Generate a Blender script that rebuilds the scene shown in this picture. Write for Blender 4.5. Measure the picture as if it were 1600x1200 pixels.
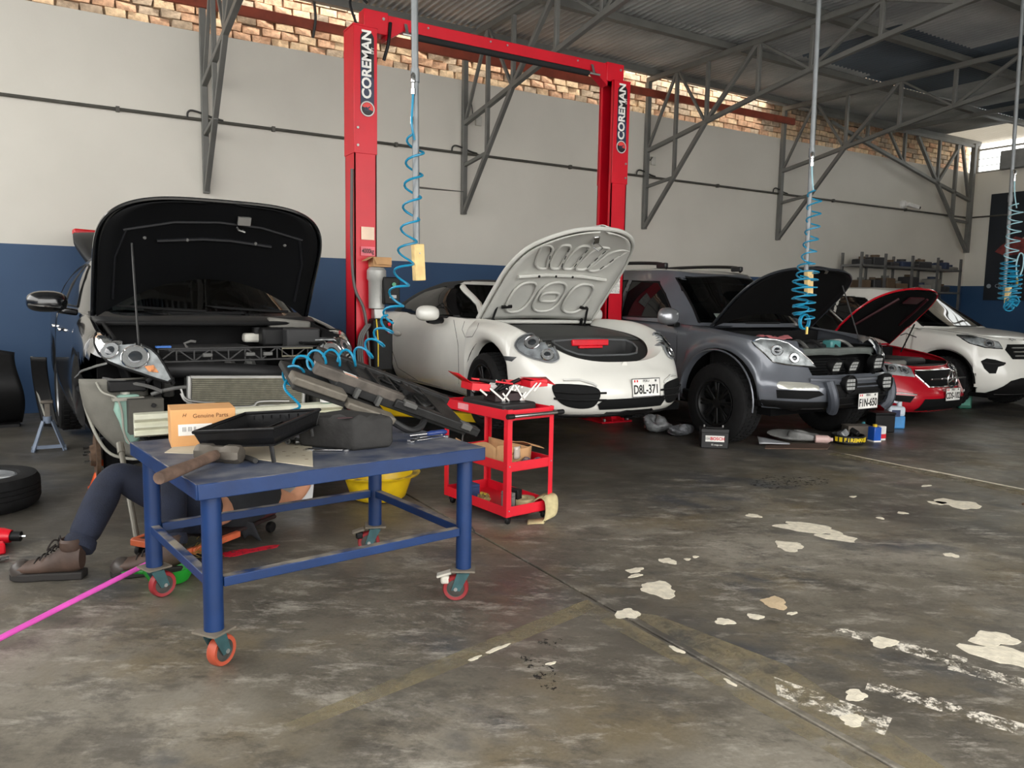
import bpy, bmesh, math, random
from math import sin, cos, pi, radians, sqrt, atan2
from mathutils import Vector, Matrix, Euler
from mathutils.bvhtree import BVHTree
random.seed(7)
for o in list(bpy.data.objects): bpy.data.objects.remove(o)
scn = bpy.context.scene
col = scn.collection
# ------------------------------------------------------------------ camera
cam = bpy.data.cameras.new('camera'); cam.sensor_width = 36; cam.lens = 27.0; cam.clip_end = 200
co = bpy.data.objects.new('camera', cam); col.objects.link(co)
_x = Vector((0.85678252, -0.5153725, 0.01774555)); _y = Vector((-0.04069717, -0.10188176, -0.99396371)); _z = Vector((0.51406951, 0.85088853, -0.10826471))
co.matrix_world = Matrix(((_x.x, -_y.x, -_z.x, 0), (_x.y, -_y.y, -_z.y, 0), (_x.z, -_y.z, -_z.z, 1.4), (0, 0, 0, 1)))
scn.camera = co
# ------------------------------------------------------------------ world, sun, exposure
w = bpy.data.worlds.new('overcast_sky'); scn.world = w; w.use_nodes = True
nt = w.node_tree; bg = nt.nodes['Background']
bg.inputs['Color'].default_value = (1.0, 0.985, 0.955, 1); bg.inputs['Strength'].default_value = 2.6
sun = bpy.data.lights.new('sun', 'SUN'); sun.energy = 3.2; sun.angle = radians(12); sun.color = (1, .93, .8)
so = bpy.data.objects.new('sun', sun); col.objects.link(so); so.rotation_euler = (radians(22), radians(12), 0)
vs = scn.view_settings; vs.view_transform = 'Standard'; vs.look = 'None'; vs.gamma = 1; vs.use_curve_mapping = False; vs.exposure = 0.85
# ------------------------------------------------------------------ helpers
def S(r, g, b):
    f = lambda c: c / 12.92 if c <= .04045 else ((c + .055) / 1.055) ** 2.4
    return (f(r / 255), f(g / 255), f(b / 255), 1)
def N(t, typ, **k):
    n = t.nodes.new(typ)
    for a, v in k.items():
        if a in n.inputs.keys(): n.inputs[a].default_value = v
        else: setattr(n, a, v)
    return n
_m = {}
def M(name, c=(128, 128, 128), rough=.5, metal=0, var=.12, vs=6, bump=.05, bs=60, coat=0, spec=.5, c2=None, emit=0, dust=None):
    if name in _m: return _m[name]
    m = bpy.data.materials.new(name); _m[name] = m; m.use_nodes = True; t = m.node_tree; p = t.nodes['Principled BSDF']
    c = S(*c); p.inputs['Roughness'].default_value = rough; p.inputs['Metallic'].default_value = metal
    p.inputs['Coat Weight'].default_value = coat; p.inputs['Coat Roughness'].default_value = .05; p.inputs['Specular IOR Level'].default_value = spec
    tc = N(t, 'ShaderNodeTexCoord'); no = N(t, 'ShaderNodeTexNoise', Scale=vs, Detail=5); t.links.new(tc.outputs['Object'], no.inputs['Vector'])
    rp = N(t, 'ShaderNodeValToRGB'); lo = tuple(x * (1 - var) for x in c[:3]) + (1,); hi = tuple(min(1, x * (1 + var)) for x in c[:3]) + (1,)
    if c2: hi = S(*c2)
    rp.color_ramp.elements[0].color = lo if not c2 else c; rp.color_ramp.elements[1].color = hi; rp.color_ramp.elements[0].position = .35; rp.color_ramp.elements[1].position = .65
    t.links.new(no.outputs[0], rp.inputs[0]); out = rp.outputs[0]
    if dust:   # settled dust, on faces that point up
        g = N(t, 'ShaderNodeNewGeometry'); sp = N(t, 'ShaderNodeSeparateXYZ'); t.links.new(g.outputs['Normal'], sp.inputs[0])
        n2 = N(t, 'ShaderNodeTexNoise', Scale=9, Detail=6); t.links.new(tc.outputs['Object'], n2.inputs['Vector'])
        mm = N(t, 'ShaderNodeMath', operation='MULTIPLY'); t.links.new(sp.outputs[2], mm.inputs[0]); t.links.new(n2.outputs[0], mm.inputs[1])
        r2 = N(t, 'ShaderNodeValToRGB'); r2.color_ramp.elements[0].position = .38; r2.color_ramp.elements[1].position = .62; t.links.new(mm.outputs[0], r2.inputs[0])
        mx = N(t, 'ShaderNodeMix', data_type='RGBA'); t.links.new(r2.outputs[0], mx.inputs[0]); t.links.new(out, mx.inputs[6]); mx.inputs[7].default_value = S(*dust); out = mx.outputs[2]
    t.links.new(out, p.inputs['Base Color'])
    if bump:
        n3 = N(t, 'ShaderNodeTexNoise', Scale=bs, Detail=4); t.links.new(tc.outputs['Object'], n3.inputs['Vector'])
        b = N(t, 'ShaderNodeBump', Strength=bump, Distance=.01); t.links.new(n3.outputs[0], b.inputs['Height']); t.links.new(b.outputs[0], p.inputs['Normal'])
    if emit: p.inputs['Emission Color'].default_value = c; p.inputs['Emission Strength'].default_value = emit
    return m
def glassM(name, tint, amount):     # tinted car glass: mirror-like coat over a see-through tint
    if name in _m: return _m[name]
    m = bpy.data.materials.new(name); _m[name] = m; m.use_nodes = True; t = m.node_tree; t.nodes.remove(t.nodes['Principled BSDF']); o = t.nodes['Material Output']
    tr = N(t, 'ShaderNodeBsdfTransparent'); tr.inputs[0].default_value = tint; gl = N(t, 'ShaderNodeBsdfGlossy', Roughness=.02)
    fr = N(t, 'ShaderNodeFresnel', IOR=1.5); mx = N(t, 'ShaderNodeMixShader'); t.links.new(fr.outputs[0], mx.inputs[0]); t.links.new(tr.outputs[0], mx.inputs[1]); t.links.new(gl.outputs[0], mx.inputs[2])
    t.links.new(mx.outputs[0], o.inputs[0]); return m
class B:
    def __init__(s): s.v = []; s.f = []
    def add(s, v, f):
        n = len(s.v); s.v += [tuple(p) for p in v]; s.f += [tuple(i + n for i in q) for q in f]; return s
    def box(s, x0, x1, y0, y1, z0, z1):
        return s.add([(x, y, z) for z in (z0, z1) for y in (y0, y1) for x in (x0, x1)], [(0, 2, 3, 1), (4, 5, 7, 6), (0, 1, 5, 4), (2, 6, 7, 3), (0, 4, 6, 2), (1, 3, 7, 5)])
    def cbox(s, c, d, rot=None):   # centred box, optional Euler rotation
        R = Euler(rot).to_matrix() if rot else Matrix.Identity(3)
        v = [Vector(c) + R @ Vector((x * d[0] / 2, y * d[1] / 2, z * d[2] / 2)) for z in (-1, 1) for y in (-1, 1) for x in (-1, 1)]
        return s.add(v, [(0, 2, 3, 1), (4, 5, 7, 6), (0, 1, 5, 4), (2, 6, 7, 3), (0, 4, 6, 2), (1, 3, 7, 5)])
    def beam(s, a, b, w, h=None, up=(0, 0, 1)):   # rectangular bar from a to b
        a = Vector(a); b = Vector(b); d = (b - a).normalized(); u = Vector(up)
        if abs(d.dot(u)) > .98: u = Vector((0, 1, 0))
        r = d.cross(u).normalized() * w / 2; u = r.cross(d).normalized() * (h or w) / 2
        v = [p + i * r + j * u for p in (a, b) for i, j in ((-1, -1), (1, -1), (1, 1), (-1, 1))]
        return s.add(v, [(3, 2, 1, 0), (4, 5, 6, 7), (0, 1, 5, 4), (1, 2, 6, 5), (2, 3, 7, 6), (3, 0, 4, 7)])
    def tube(s, pts, r, n=8, cap=True, closed=False):
        pts = [Vector(p) for p in pts]; m = len(pts); rs = r if hasattr(r, '__len__') else [r] * m
        base = len(s.v); pu = None
        for i, p in enumerate(pts):
            d = ((pts[(i + 1) % m] if (closed or i < m - 1) else p) - (pts[i - 1] if (closed or i) else p))
            d = d.normalized() if d.length > 1e-9 else Vector((0, 0, 1))
            if pu is None: pu = d.orthogonal().normalized()
            u = (pu - d * pu.dot(d)); u = u.normalized() if u.length > 1e-6 else d.orthogonal().normalized(); pu = u; w_ = d.cross(u)
            for k in range(n): s.v.append(tuple(p + rs[i] * (cos(2 * pi * k / n) * u + sin(2 * pi * k / n) * w_)))
        for i in range(m if closed else m - 1):
            for k in range(n):
                a = base + i * n + k; b = base + i * n + (k + 1) % n; j = ((i + 1) % m) * n
                s.f.append((a, b, base + j + (k + 1) % n, base + j + k))
        if cap and not closed: s.f.append(tuple(base + k for k in reversed(range(n)))); s.f.append(tuple(base + (m - 1) * n + k for k in range(n)))
        return s
    def cyl(s, a, b, r, n=16, r2=None): return s.tube([a, b], [r, r if r2 is None else r2], n)
    def lathe(s, prof, c=(0, 0, 0), ax='z', n=32, sweep=2 * pi):   # profile of (radius, height)
        m = len(prof); base = len(s.v); c = Vector(c); full = abs(sweep - 2 * pi) < 1e-6; nn = n if full else n + 1
        for r, h in prof:
            for k in range(nn):
                a = sweep * k / n; x, y = r * cos(a), r * sin(a)
                p = {'z': (x, y, h), 'x': (h, x, y), 'y': (x, h, -y)}[ax]; s.v.append(tuple(c + Vector(p)))
        for i in range(m - 1):
            for k in range(n):
                a = base + i * nn + k; b = base + i * nn + (k + 1) % nn; s.f.append((a, b, b + nn, a + nn))
        return s
    def prism(s, poly, vec):       # 3-D polygon pushed along vec
        n = len(poly); v = Vector(vec)
        return s.add([Vector(p) for p in poly] + [Vector(p) + v for p in poly], [tuple(reversed(range(n))), tuple(range(n, 2 * n))] + [(i, (i + 1) % n, n + (i + 1) % n, n + i) for i in range(n)])
    def grid(s, fn, nu, nv, flip=False):
        base = len(s.v)
        for j in range(nv + 1):
            for i in range(nu + 1): s.v.append(tuple(fn(i / nu, j / nv)))
        for j in range(nv):
            for i in range(nu):
                a = base + j * (nu + 1) + i; q = (a, a + 1, a + nu + 2, a + nu + 1); s.f.append(q[::-1] if flip else q)
        return s
    def sphere(s, c, r, n=12):
        r = r if hasattr(r, '__len__') else (r, r, r)
        return s.grid(lambda u, v: (c[0] + r[0] * cos(2 * pi * u) * sin(pi * v), c[1] + r[1] * sin(2 * pi * u) * sin(pi * v), c[2] - r[2] * cos(pi * v)), n, n // 2)
    def mirrored(s):
        o = B(); o.v = [(-x, y, z) for x, y, z in s.v]; o.f = [f[::-1] for f in s.f]; return o
    def xf(s, mat): s.v = [tuple(mat @ Vector(p)) for p in s.v]; return s
def mesh(name, b, m, smooth=35):
    me = bpy.data.meshes.new(name); me.from_pydata(b.v, [], b.f); me.materials.append(m)
    bm = bmesh.new(); bm.from_mesh(me); bmesh.ops.remove_doubles(bm, verts=bm.verts, dist=1e-5); bmesh.ops.recalc_face_normals(bm, faces=bm.faces) if smooth != 'keep' else None
    bm.to_mesh(me); bm.free()
    if smooth:
        me.polygons.foreach_set('use_smooth', [True] * len(me.polygons)); me.set_sharp_from_angle(angle=radians(35 if smooth == 'keep' else smooth))
    return me
def tag(o, label=None, cat=None, group=None, kind=None):
    for k, v in (('label', label), ('category', cat), ('group', group), ('kind', kind)):
        if v: o[k] = v
    return o
def O(name, b, m, parent=None, bevel=0, smooth=35, label=None, cat=None, group=None, kind=None, loc=None, rot=None, sol=0):
    o = bpy.data.objects.new(name, b if isinstance(b, bpy.types.Mesh) else mesh(name, b, m, smooth)); col.objects.link(o)
    if parent: o.parent = parent
    if loc: o.location = loc
    if rot: o.rotation_euler = rot
    if sol: md = o.modifiers.new('thick', 'SOLIDIFY'); md.thickness = sol; md.offset = 0
    if bevel: md = o.modifiers.new('bevel', 'BEVEL'); md.width = bevel; md.segments = 2; md.limit_method = 'ANGLE'; md.angle_limit = radians(40)
    return tag(o, label, cat, group, kind)
def E(name, loc, label, cat, rot=(0, 0, 0), group=None):
    o = bpy.data.objects.new(name, None); o.empty_display_size = .1; col.objects.link(o); o.location = loc; o.rotation_euler = rot
    return tag(o, label, cat, group)
def copytree(o, parent=None, loc=None, rot=None, label=None, group=None):
    c = o.copy(); col.objects.link(c); c.parent = parent
    for ch in list(o.children): copytree(ch, c)
    if loc is not None: c.location = loc
    if rot is not None: c.rotation_euler = rot
    return tag(c, label, None, group)
def text(name, body, size, m, parent, loc, rot, ext=.001, font_bold=0.0, align='CENTER', sx=1, shear=0):
    cu = bpy.data.curves.new(name, 'FONT'); cu.body = body; cu.size = size; cu.extrude = ext; cu.offset = font_bold; cu.align_x = align; cu.align_y = 'CENTER'; cu.shear = shear; cu.resolution_u = 3
    tmp = bpy.data.objects.new('tmp', cu); col.objects.link(tmp); dg = bpy.context.evaluated_depsgraph_get(); me = bpy.data.meshes.new_from_object(tmp.evaluated_get(dg))
    bpy.data.objects.remove(tmp); me.materials.clear(); me.materials.append(m)
    o = bpy.data.objects.new(name, me); col.objects.link(o); o.parent = parent; o.location = loc; o.rotation_euler = rot; o.scale = (sx, 1, 1); return o
def ip(x, P):          # smooth (Catmull-like) interpolation through (x, value) points
    if x <= P[0][0]: return P[0][1]
    if x >= P[-1][0]: return P[-1][1]
    for i in range(len(P) - 1):
        if x <= P[i + 1][0]: break
    x0, y0 = P[i]; x1, y1 = P[i + 1]; h = x1 - x0; d = (y1 - y0) / h
    dl = (y0 - P[i - 1][1]) / (x0 - P[i - 1][0]) if i else d; dr = (P[i + 2][1] - y1) / (P[i + 2][0] - x1) if i + 2 < len(P) else d
    m0 = 0 if dl * d <= 0 else 2 * dl * d / (dl + d); m1 = 0 if dr * d <= 0 else 2 * dr * d / (dr + d)
    t = (x - x0) / h; return y0 * (2 * t ** 3 - 3 * t * t + 1) + m0 * h * (t ** 3 - 2 * t * t + t) + y1 * (3 * t * t - 2 * t ** 3) + m1 * h * (t ** 3 - t * t)
def spline(P, n=6):    # Catmull-Rom through 3-D points
    P = [Vector(p) for p in P]; Q = [P[0] * 2 - P[1]] + P + [P[-1] * 2 - P[-2]]; out = []
    for i in range(1, len(Q) - 2):
        for k in range(n):
            t = k / n; a, b, c, d = Q[i - 1:i + 3]
            out.append(.5 * (2 * b + (c - a) * t + (2 * a - 5 * b + 4 * c - d) * t * t + (3 * b - a - 3 * c + d) * t ** 3))
    return out + [P[-1]]
def blob(rx, ry, n=18, j=.2, rnd=random): 
    ph = [rnd.uniform(0, 6.28) for _ in range(4)]
    return [((1 + j * (sin(2 * a + ph[0]) * .5 + sin(3 * a + ph[1]) * .5 + sin(5 * a + ph[2]) * .35 + sin(9 * a + ph[3]) * .2)) * rx * cos(a), (1 + j * (sin(2 * a + ph[0]) * .5 + sin(3 * a + ph[1]) * .5 + sin(5 * a + ph[2]) * .35 + sin(9 * a + ph[3]) * .2)) * ry * sin(a)) for a in [2 * pi * i / n for i in range(n)]]
# ================================================================== THE SETTING
WY = 10.42; WX = 18.95; RZ = 5.17
def floor_mat():
    m = bpy.data.materials.new('stained_concrete'); m.use_nodes = True; t = m.node_tree; p = t.nodes['Principled BSDF']; L = t.links.new
    g = N(t, 'ShaderNodeNewGeometry'); pos = g.outputs['Position']
    def noise(sc, det=6, stretch=None, rot=0, rough=.6):
        mp = N(t, 'ShaderNodeMapping', vector_type='TEXTURE'); mp.inputs['Scale'].default_value = tuple(1 / q for q in (stretch or (1, 1, 1))); mp.inputs['Rotation'].default_value = (0, 0, rot); L(pos, mp.inputs[0])
        n = N(t, 'ShaderNodeTexNoise', Scale=sc, Detail=det, Roughness=rough); L(mp.outputs[0], n.inputs[0]); return n.outputs[0]
    def ramp(i, *st):
        r = N(t, 'ShaderNodeValToRGB'); e = r.color_ramp.elements
        while len(e) < len(st): e.new(.5)
        for k, (q, c) in enumerate(st): e[k].position = q; e[k].color = c if len(c) == 4 else S(*c)
        L(i, r.inputs[0]); return r.outputs[0]
    def mix(f, a, b, mode='MIX', k=None):
        x = N(t, 'ShaderNodeMix', data_type='RGBA', blend_type=mode)
        if k is not None: mm = N(t, 'ShaderNodeMath', operation='MULTIPLY'); L(f, mm.inputs[0]); mm.inputs[1].default_value = k; f = mm.outputs[0]
        if isinstance(f, (int, float)): x.inputs[0].default_value = f
        else: L(f, x.inputs[0])
        for i, c in ((6, a), (7, b)):
            if isinstance(c, tuple): x.inputs[i].default_value = c
            else: L(c, x.inputs[i])
        return x.outputs[2]
    W = (1, 1, 1, 1); K = (0, 0, 0, 1)
    c = ramp(noise(.55, 8), (.36, (84, 80, 73)), (.5, (116, 110, 98)), (.64, (152, 146, 134)))
    c = mix(ramp(noise(1.1, 5, (1, 1, 1), .3), (.52, K), (.66, W)), c, S(118, 106, 82), k=.75)           # tan dust
    c = mix(ramp(noise(1.7, 6, (1, .55, 1), .5), (.55, K), (.66, W)), c, S(68, 72, 78), k=.85)            # blue-grey wet stains
    c = mix(ramp(noise(4.5, 9, (.6, 1.6, 1), -.5, .78), (.53, K), (.66, W)), c, S(188, 182, 170), k=.72)    # pale scuffs
    c = mix(ramp(noise(8, 9, (.55, 1.6, 1), -.6, .82), (.54, K), (.70, W)), c, S(50, 48, 44), k=.8)          # dark grime
    c = mix(ramp(noise(34, 6, rough=.8), (.66, K), (.74, W)), c, S(188, 182, 168), k=.45)                 # specks
    c = mix(ramp(noise(70, 3), (.3, K), (.7, W)), c, mix(.5, c, S(70, 66, 60), 'MULTIPLY'), k=.35)
    c = mix(ramp(noise(3.1, 9, (1.3, .7, 1), .9, .8), (.50, K), (.60, W)), c, S(74, 70, 64), k=.65)      # blotches
    c = mix(ramp(noise(2.3, 9, (.8, 1.4, 1), 2.1, .8), (.56, K), (.64, W)), c, S(166, 160, 148), k=.5)     # bare pale areas
    # ground darkens towards the row of cars, edge broken up by noise
    sx = N(t, 'ShaderNodeSeparateXYZ'); L(pos, sx.inputs[0]); nn = noise(.9, 5)
    ad = N(t, 'ShaderNodeMath', operation='MULTIPLY_ADD'); L(nn, ad.inputs[0]); ad.inputs[1].default_value = 2.2; L(sx.outputs[1], ad.inputs[2])
    mr = N(t, 'ShaderNodeMapRange', interpolation_type='SMOOTHSTEP'); L(ad.outputs[0], mr.inputs[0]); mr.inputs[1].default_value = 4.6; mr.inputs[2].default_value = 6.6
    c = mix(mr.outputs[0], c, S(60, 57, 53), k=.72)
    L(c, p.inputs['Base Color'])
    rr = N(t, 'ShaderNodeMapRange'); L(noise(1.3, 6), rr.inputs[0]); rr.inputs[1].default_value = .35; rr.inputs[2].default_value = .65; rr.inputs[3].default_value = .30; rr.inputs[4].default_value = .62; L(rr.outputs[0], p.inputs['Roughness'])
    b = N(t, 'ShaderNodeBump', Strength=.18, Distance=.01); L(noise(30, 8, rough=.7), b.inputs['Height']); L(b.outputs[0], p.inputs['Normal'])
    return m
FM = floor_mat()
b = B().box(-6, 24, -9, 12, -.06, -.012); fl = O('floor', b, M('joint_grit', (74, 62, 50), .9, bump=.2), kind='structure')
js = [-6, -2.2, 2.16, 6.47, 10.8, 15.1, 24]; jy = [-9, -1.4, 12]
for i in range(6):
    for k in range(2): O('floor_slab', B().box(js[i] + .007, js[i + 1] - .007, jy[k] + .006, jy[k + 1] - .006, -.05, 0), FM, fl, bevel=.004)
chip = M('chipped_pale_screed', (226, 218, 198), .8, var=.12, vs=25, bump=.4, bs=90)
def patch_floor(name, x, y, rx, ry, rot=0, m=chip, n=26, j=.28, h=.0018):
    R = Matrix.Rotation(rot, 4, 'Z'); pts = [R @ Vector((a, c, 0)) for a, c in blob(rx, ry, n, j)]
    O(name, B().prism([(p.x, p.y, .0002) for p in pts], (0, 0, h)), m, fl, loc=(x, y, 0), smooth=0)
for a in [(4.07, 3.08, .10, .20, .55), (4.06, 2.86, .07, .11, .5), (3.66, 2.89, .085, .085), (3.98, 3.44, .04, .05), (2.845, 3.03, .045, .045), (2.518, 2.739, .085, .10), (2.59, 3.004, .05, .03), (2.54, 2.94, .04, .02), (2.19, 2.58, .06, .05, .6),
          (5.56, 2.96, .14, .13), (5.45, 3.05, .06, .05), (2.95, 1.83, .055, .05), (3.28, 1.49, .10, .15, .4), (3.4, 1.62, .10, .07), (2.45, 1.61, .045, .035), (2.29, 1.51, .05, .03), (2.68, 2.276, .035, .03), (2.516, 2.306, .04, .035), (4.357, 2.336, .04, .035), (4.958, 3.008, .03, .03),
          (4.7, 3.0, .02, .03), (2.96, 3.0, .018, .018), (3.03, 3.01, .018, .016), (6.46, 4.1, .012, .35), (6.49, 3.4, .014, .45), (5.05, 3.45, .03, .02), (2.86, 2.22, .03, .012), (5.9, 3.4, .05, .02), (2.135, 2.2, .014, .04), (2.12, 1.9, .010, .03), (1.5, 2.56, .06, .012, .25), (1.38, 2.53, .03, .010, .2), (1.62, 2.35, .02, .01)]:
    patch_floor('bare_patch', *a)
rusty = M('peach_stain', (206, 184, 150), .8, bump=.4); patch_floor('bare_patch', 2.89, 2.345, .07, .06, .5, rusty)
# worn white lines of road paint at the right, and a tan repair strip across the near slab
def worn(col_, thr, sc=26, soft=.05):
    m = bpy.data.materials.new('worn_paint'); m.use_nodes = True; t = m.node_tree; p = t.nodes['Principled BSDF']; p.inputs['Base Color'].default_value = S(*col_); p.inputs['Roughness'].default_value = .7
    g = N(t, 'ShaderNodeNewGeometry'); n = N(t, 'ShaderNodeTexNoise', Scale=sc, Detail=9, Roughness=.78); t.links.new(g.outputs['Position'], n.inputs[0]); r = N(t, 'ShaderNodeValToRGB'); r.color_ramp.elements[0].position = thr; r.color_ramp.elements[1].position = thr + soft
    t.links.new(n.outputs[0], r.inputs[0]); t.links.new(r.outputs[0], p.inputs['Alpha']); return m
wp = worn((222, 216, 202), .5, 15, .07); wp2 = worn((150, 138, 110), .40, 6, .4)
for q in ([(2.52, 1.62), (2.60, 1.66), (2.86, 1.02), (2.78, .98)], [(2.95, 1.56), (3.03, 1.6), (3.3, 1.0), (3.2, .96)], [(2.85, 2.0), (2.93, 2.02), (3.12, 1.56), (3.0, 1.56)], [(2.2, 1.75), (2.3, 1.85), (2.42, 1.45), (2.3, 1.4)]): O('paint_line', B().prism([(x, y, .0003) for x, y in q], (0, 0, .0008)), wp, fl, smooth=0)
O('repair_strip', B().prism([(.62, 2.36, .0003), (1.3, 2.5, .0003), (2.12, 2.70, .0003), (2.12, 2.8, .0003), (1.3, 2.6, .0003), (.6, 2.42, .0003)], (0, 0, .0008)), wp2, fl, smooth=0)
for q in ([(2.02, 2.78), (2.13, 2.8), (2.14, 2.0), (2.15, 1.1), (2.05, 1.1), (2.06, 2.0)], [(2.2, 2.6), (2.3, 2.5), (2.42, 1.9), (2.3, 1.2), (2.19, 1.2)], [(6.3, 4.6), (6.45, 4.6), (6.45, 2.6), (6.25, 2.6)]): O('dirt_strip', B().prism([(x, y, .0003) for x, y in q], (0, 0, .0007)), wp2, fl, smooth=0)
oil = worn((44, 43, 42), .545); patch_floor('oil_stain', 1.55, 2.32, .05, .14, -.3, oil, h=.0006); patch_floor('oil_stain', 1.72, 2.5, .05, .05, 0, oil, h=.0006); patch_floor('oil_stain', 5.0, 4.0, .35, .2, 0, oil, h=.0006)
redsp = worn((224, 26, 56), .42); patch_floor('red_paint_splash', .88, 4.26, .16, .05, .12, redsp, h=.0006)
# --- long wall: plaster, blue dado
def wall_mat(name, split, axis=2):
    m = bpy.data.materials.new(name); m.use_nodes = True; t = m.node_tree; p = t.nodes['Principled BSDF']; L = t.links.new; g = N(t, 'ShaderNodeNewGeometry'); s = N(t, 'ShaderNodeSeparateXYZ'); L(g.outputs['Position'], s.inputs[0])
    n = N(t, 'ShaderNodeTexNoise', Scale=.8, Detail=7); L(g.outputs['Position'], n.inputs[0]); n2 = N(t, 'ShaderNodeTexNoise', Scale=40, Detail=4); L(g.outputs['Position'], n2.inputs[0])
    def rp(a, b_): r = N(t, 'ShaderNodeValToRGB'); r.color_ramp.elements[0].color = S(*a); r.color_ramp.elements[1].color = S(*b_); r.color_ramp.elements[0].position = .35; r.color_ramp.elements[1].position = .65; L(n.outputs[0], r.inputs[0]); return r.outputs[0]
    c = N(t, 'ShaderNodeMath', operation='LESS_THAN'); L(s.outputs[2], c.inputs[0]); c.inputs[1].default_value = split
    x = N(t, 'ShaderNodeMix', data_type='RGBA'); L(c.outputs[0], x.inputs[0]); L(rp((208, 204, 194), (216, 212, 202)), x.inputs[6]); L(rp((34, 66, 102), (44, 76, 112)), x.inputs[7]); L(x.outputs[2], p.inputs['Base Color'])
    p.inputs['Roughness'].default_value = .55; bb = N(t, 'ShaderNodeBump', Strength=.06, Distance=.01); L(n2.outputs[0], bb.inputs['Height']); L(bb.outputs[0], p.inputs['Normal']); return m
WM = wall_mat('white_plaster_blue_dado', 1.935)
def wz(x): return 4.60
O('wall_back', B().box(-5.2, WX + .2, WY, WY + .12, -.02, 4.6), WM, kind='structure')
O('wall_right', B().box(WX, WX + .2, -4, WY - .002, -.02, 4.57), WM, kind='structure')
O('wall_left_light_block', B().box(-5.2, -5.0, -3.5, WY + .1, -.02, 2.3), WM, kind='structure')  # unseen low wall, added to block bright reflections on the black SUV
O('wall_front_light_block', B().box(9.5, WX + .2, -2.9, -2.7, -.02, 5.1), WM, kind='structure')  # unseen wall added behind the camera so the right side gets less light
# --- rough brick wall rising behind the plaster, seen over it
bw = O('wall_brick', B().box(-4, WX + .5, WY + .345, WY + .5, 4.3, 6.3), M('old_mortar', (160, 142, 120), .95, var=.3, vs=14, bump=.8, bs=30), kind='structure')
bms = []
bmat = [M('brick_buff', (212, 186, 152), .92, var=.22, vs=14, bump=.6, bs=60), M('brick_salmon', (196, 158, 128), .92, var=.25, vs=14, bump=.6, bs=60), M('brick_grey', (178, 160, 138), .92, var=.25, vs=14, bump=.6, bs=60)]
for k in range(6):
    b = B(); r = random.Random(k)
    b.box(-.112, .112, -.05, .05, -.044, .044); b.v = [(x + r.uniform(-.012, .012), y + r.uniform(-.018, .012), z + r.uniform(-.008, .008)) for x, y, z in b.v]; bms.append(mesh('brick', b, bmat[k % 3], 0))
bricks = []
for row in range(9):
    z = 4.52 + row * .104; x = -.6 + (row % 2) * .12 + random.uniform(-.04, .04)
    while x < WX + .3:
        bricks.append((x + random.uniform(-.008, .008), WY + .33 + random.uniform(-.02, .015), z + random.uniform(-.006, .006), random.randrange(6))); x += .245
order = sorted(bricks, key=lambda q: (abs(q[2] - 4.87) > .36, q[0]))
rest = {0: B(), 1: B(), 2: B()}
for i, (x, y, z, k) in enumerate(order):
    if i < 298: O('brick', bms[k], None, bw, loc=(x, y, z), rot=(0, random.uniform(-.03, .03), random.choice((0, pi)) + random.uniform(-.06, .06)))
    else: rest[k % 3].box(x - .112, x + .112, y - .05, y + .05, z - .044, z + .044)
for k in range(3): O('brickwork', rest[k], bmat[k], bw, smooth=0, kind='stuff')
# --- corrugated roof
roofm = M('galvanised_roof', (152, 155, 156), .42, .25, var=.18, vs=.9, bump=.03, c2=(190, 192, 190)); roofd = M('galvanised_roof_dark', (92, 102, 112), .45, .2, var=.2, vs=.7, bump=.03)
def sheet(wd, ln, m):
    n = int(wd / .1) * 8; return mesh('roof_sheet', B().grid(lambda u, v: (u * wd, v * ln, .023 * sin(u * wd / .1 * 2 * pi)), n, 2), m, 60)
ceil_ = O('ceiling', B().box(-4.2, WX + .3, -2.6, -2.45, RZ - .1, RZ + .1), M('roof_edge_steel', (96, 96, 96), .5, .6), kind='structure')
sh = [sheet(1.82, 2.0, roofm), sheet(1.82, 2.0, roofd)]; sy = [-2.6, -.75, 1.1, 2.95, 4.8, 6.65, 8.46]
for i in range(12):
    for k, y in enumerate(sy):
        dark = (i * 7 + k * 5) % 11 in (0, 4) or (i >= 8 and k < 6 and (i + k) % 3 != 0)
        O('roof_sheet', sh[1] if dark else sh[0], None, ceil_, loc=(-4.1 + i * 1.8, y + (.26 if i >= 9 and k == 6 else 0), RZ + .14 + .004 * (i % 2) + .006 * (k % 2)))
trans = bpy.data.materials.new('translucent_sheet'); trans.use_nodes = True; t = trans.node_tree; p = t.nodes['Principled BSDF']; p.inputs['Base Color'].default_value = S(190, 186, 176); p.inputs['Roughness'].default_value = .4
tl = N(t, 'ShaderNodeBsdfTranslucent'); tl.inputs[0].default_value = S(235, 228, 214); mx = N(t, 'ShaderNodeMixShader'); mx.inputs[0].default_value = .10; t.links.new(p.outputs[0], mx.inputs[1]); t.links.new(tl.outputs[0], mx.inputs[2]); t.links.new(mx.outputs[0], t.nodes['Material Output'].inputs[0])
ts = sheet(1.7, 2.0, trans)
for k, y in enumerate(sy): O('skylight_sheet', ts, None, ceil_, loc=(-4.1 + 12 * 1.8, y + (.26 if k == 6 else 0), RZ + .14 + .006 * (k % 2)), label='translucent roof sheet')
steel = M('grey_painted_steel', (108, 108, 104), .5, .15, var=.1, vs=4, bump=.04)
for n_, y in enumerate((10.28, 8.65, 7.05, 5.45, 3.85, 2.25, .65, -1.0)): O('purlin', B().box(-4, WX, y - .05, y + .05, RZ + .02, RZ + .12), steel, bevel=.004, label=['grey steel roof purlin at the eave, nearest the brick wall', 'grey steel roof purlin, second out from the brick wall', 'grey steel roof purlin, third out from the brick wall', 'grey steel roof purlin, fourth out from the brick wall', 'grey steel roof purlin, fifth out from the brick wall', 'grey steel roof purlin over the blue workbench', 'grey steel roof purlin above the near floor', 'grey steel roof purlin at the open side'][n_], cat='purlin', group='roof purlins')
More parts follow.
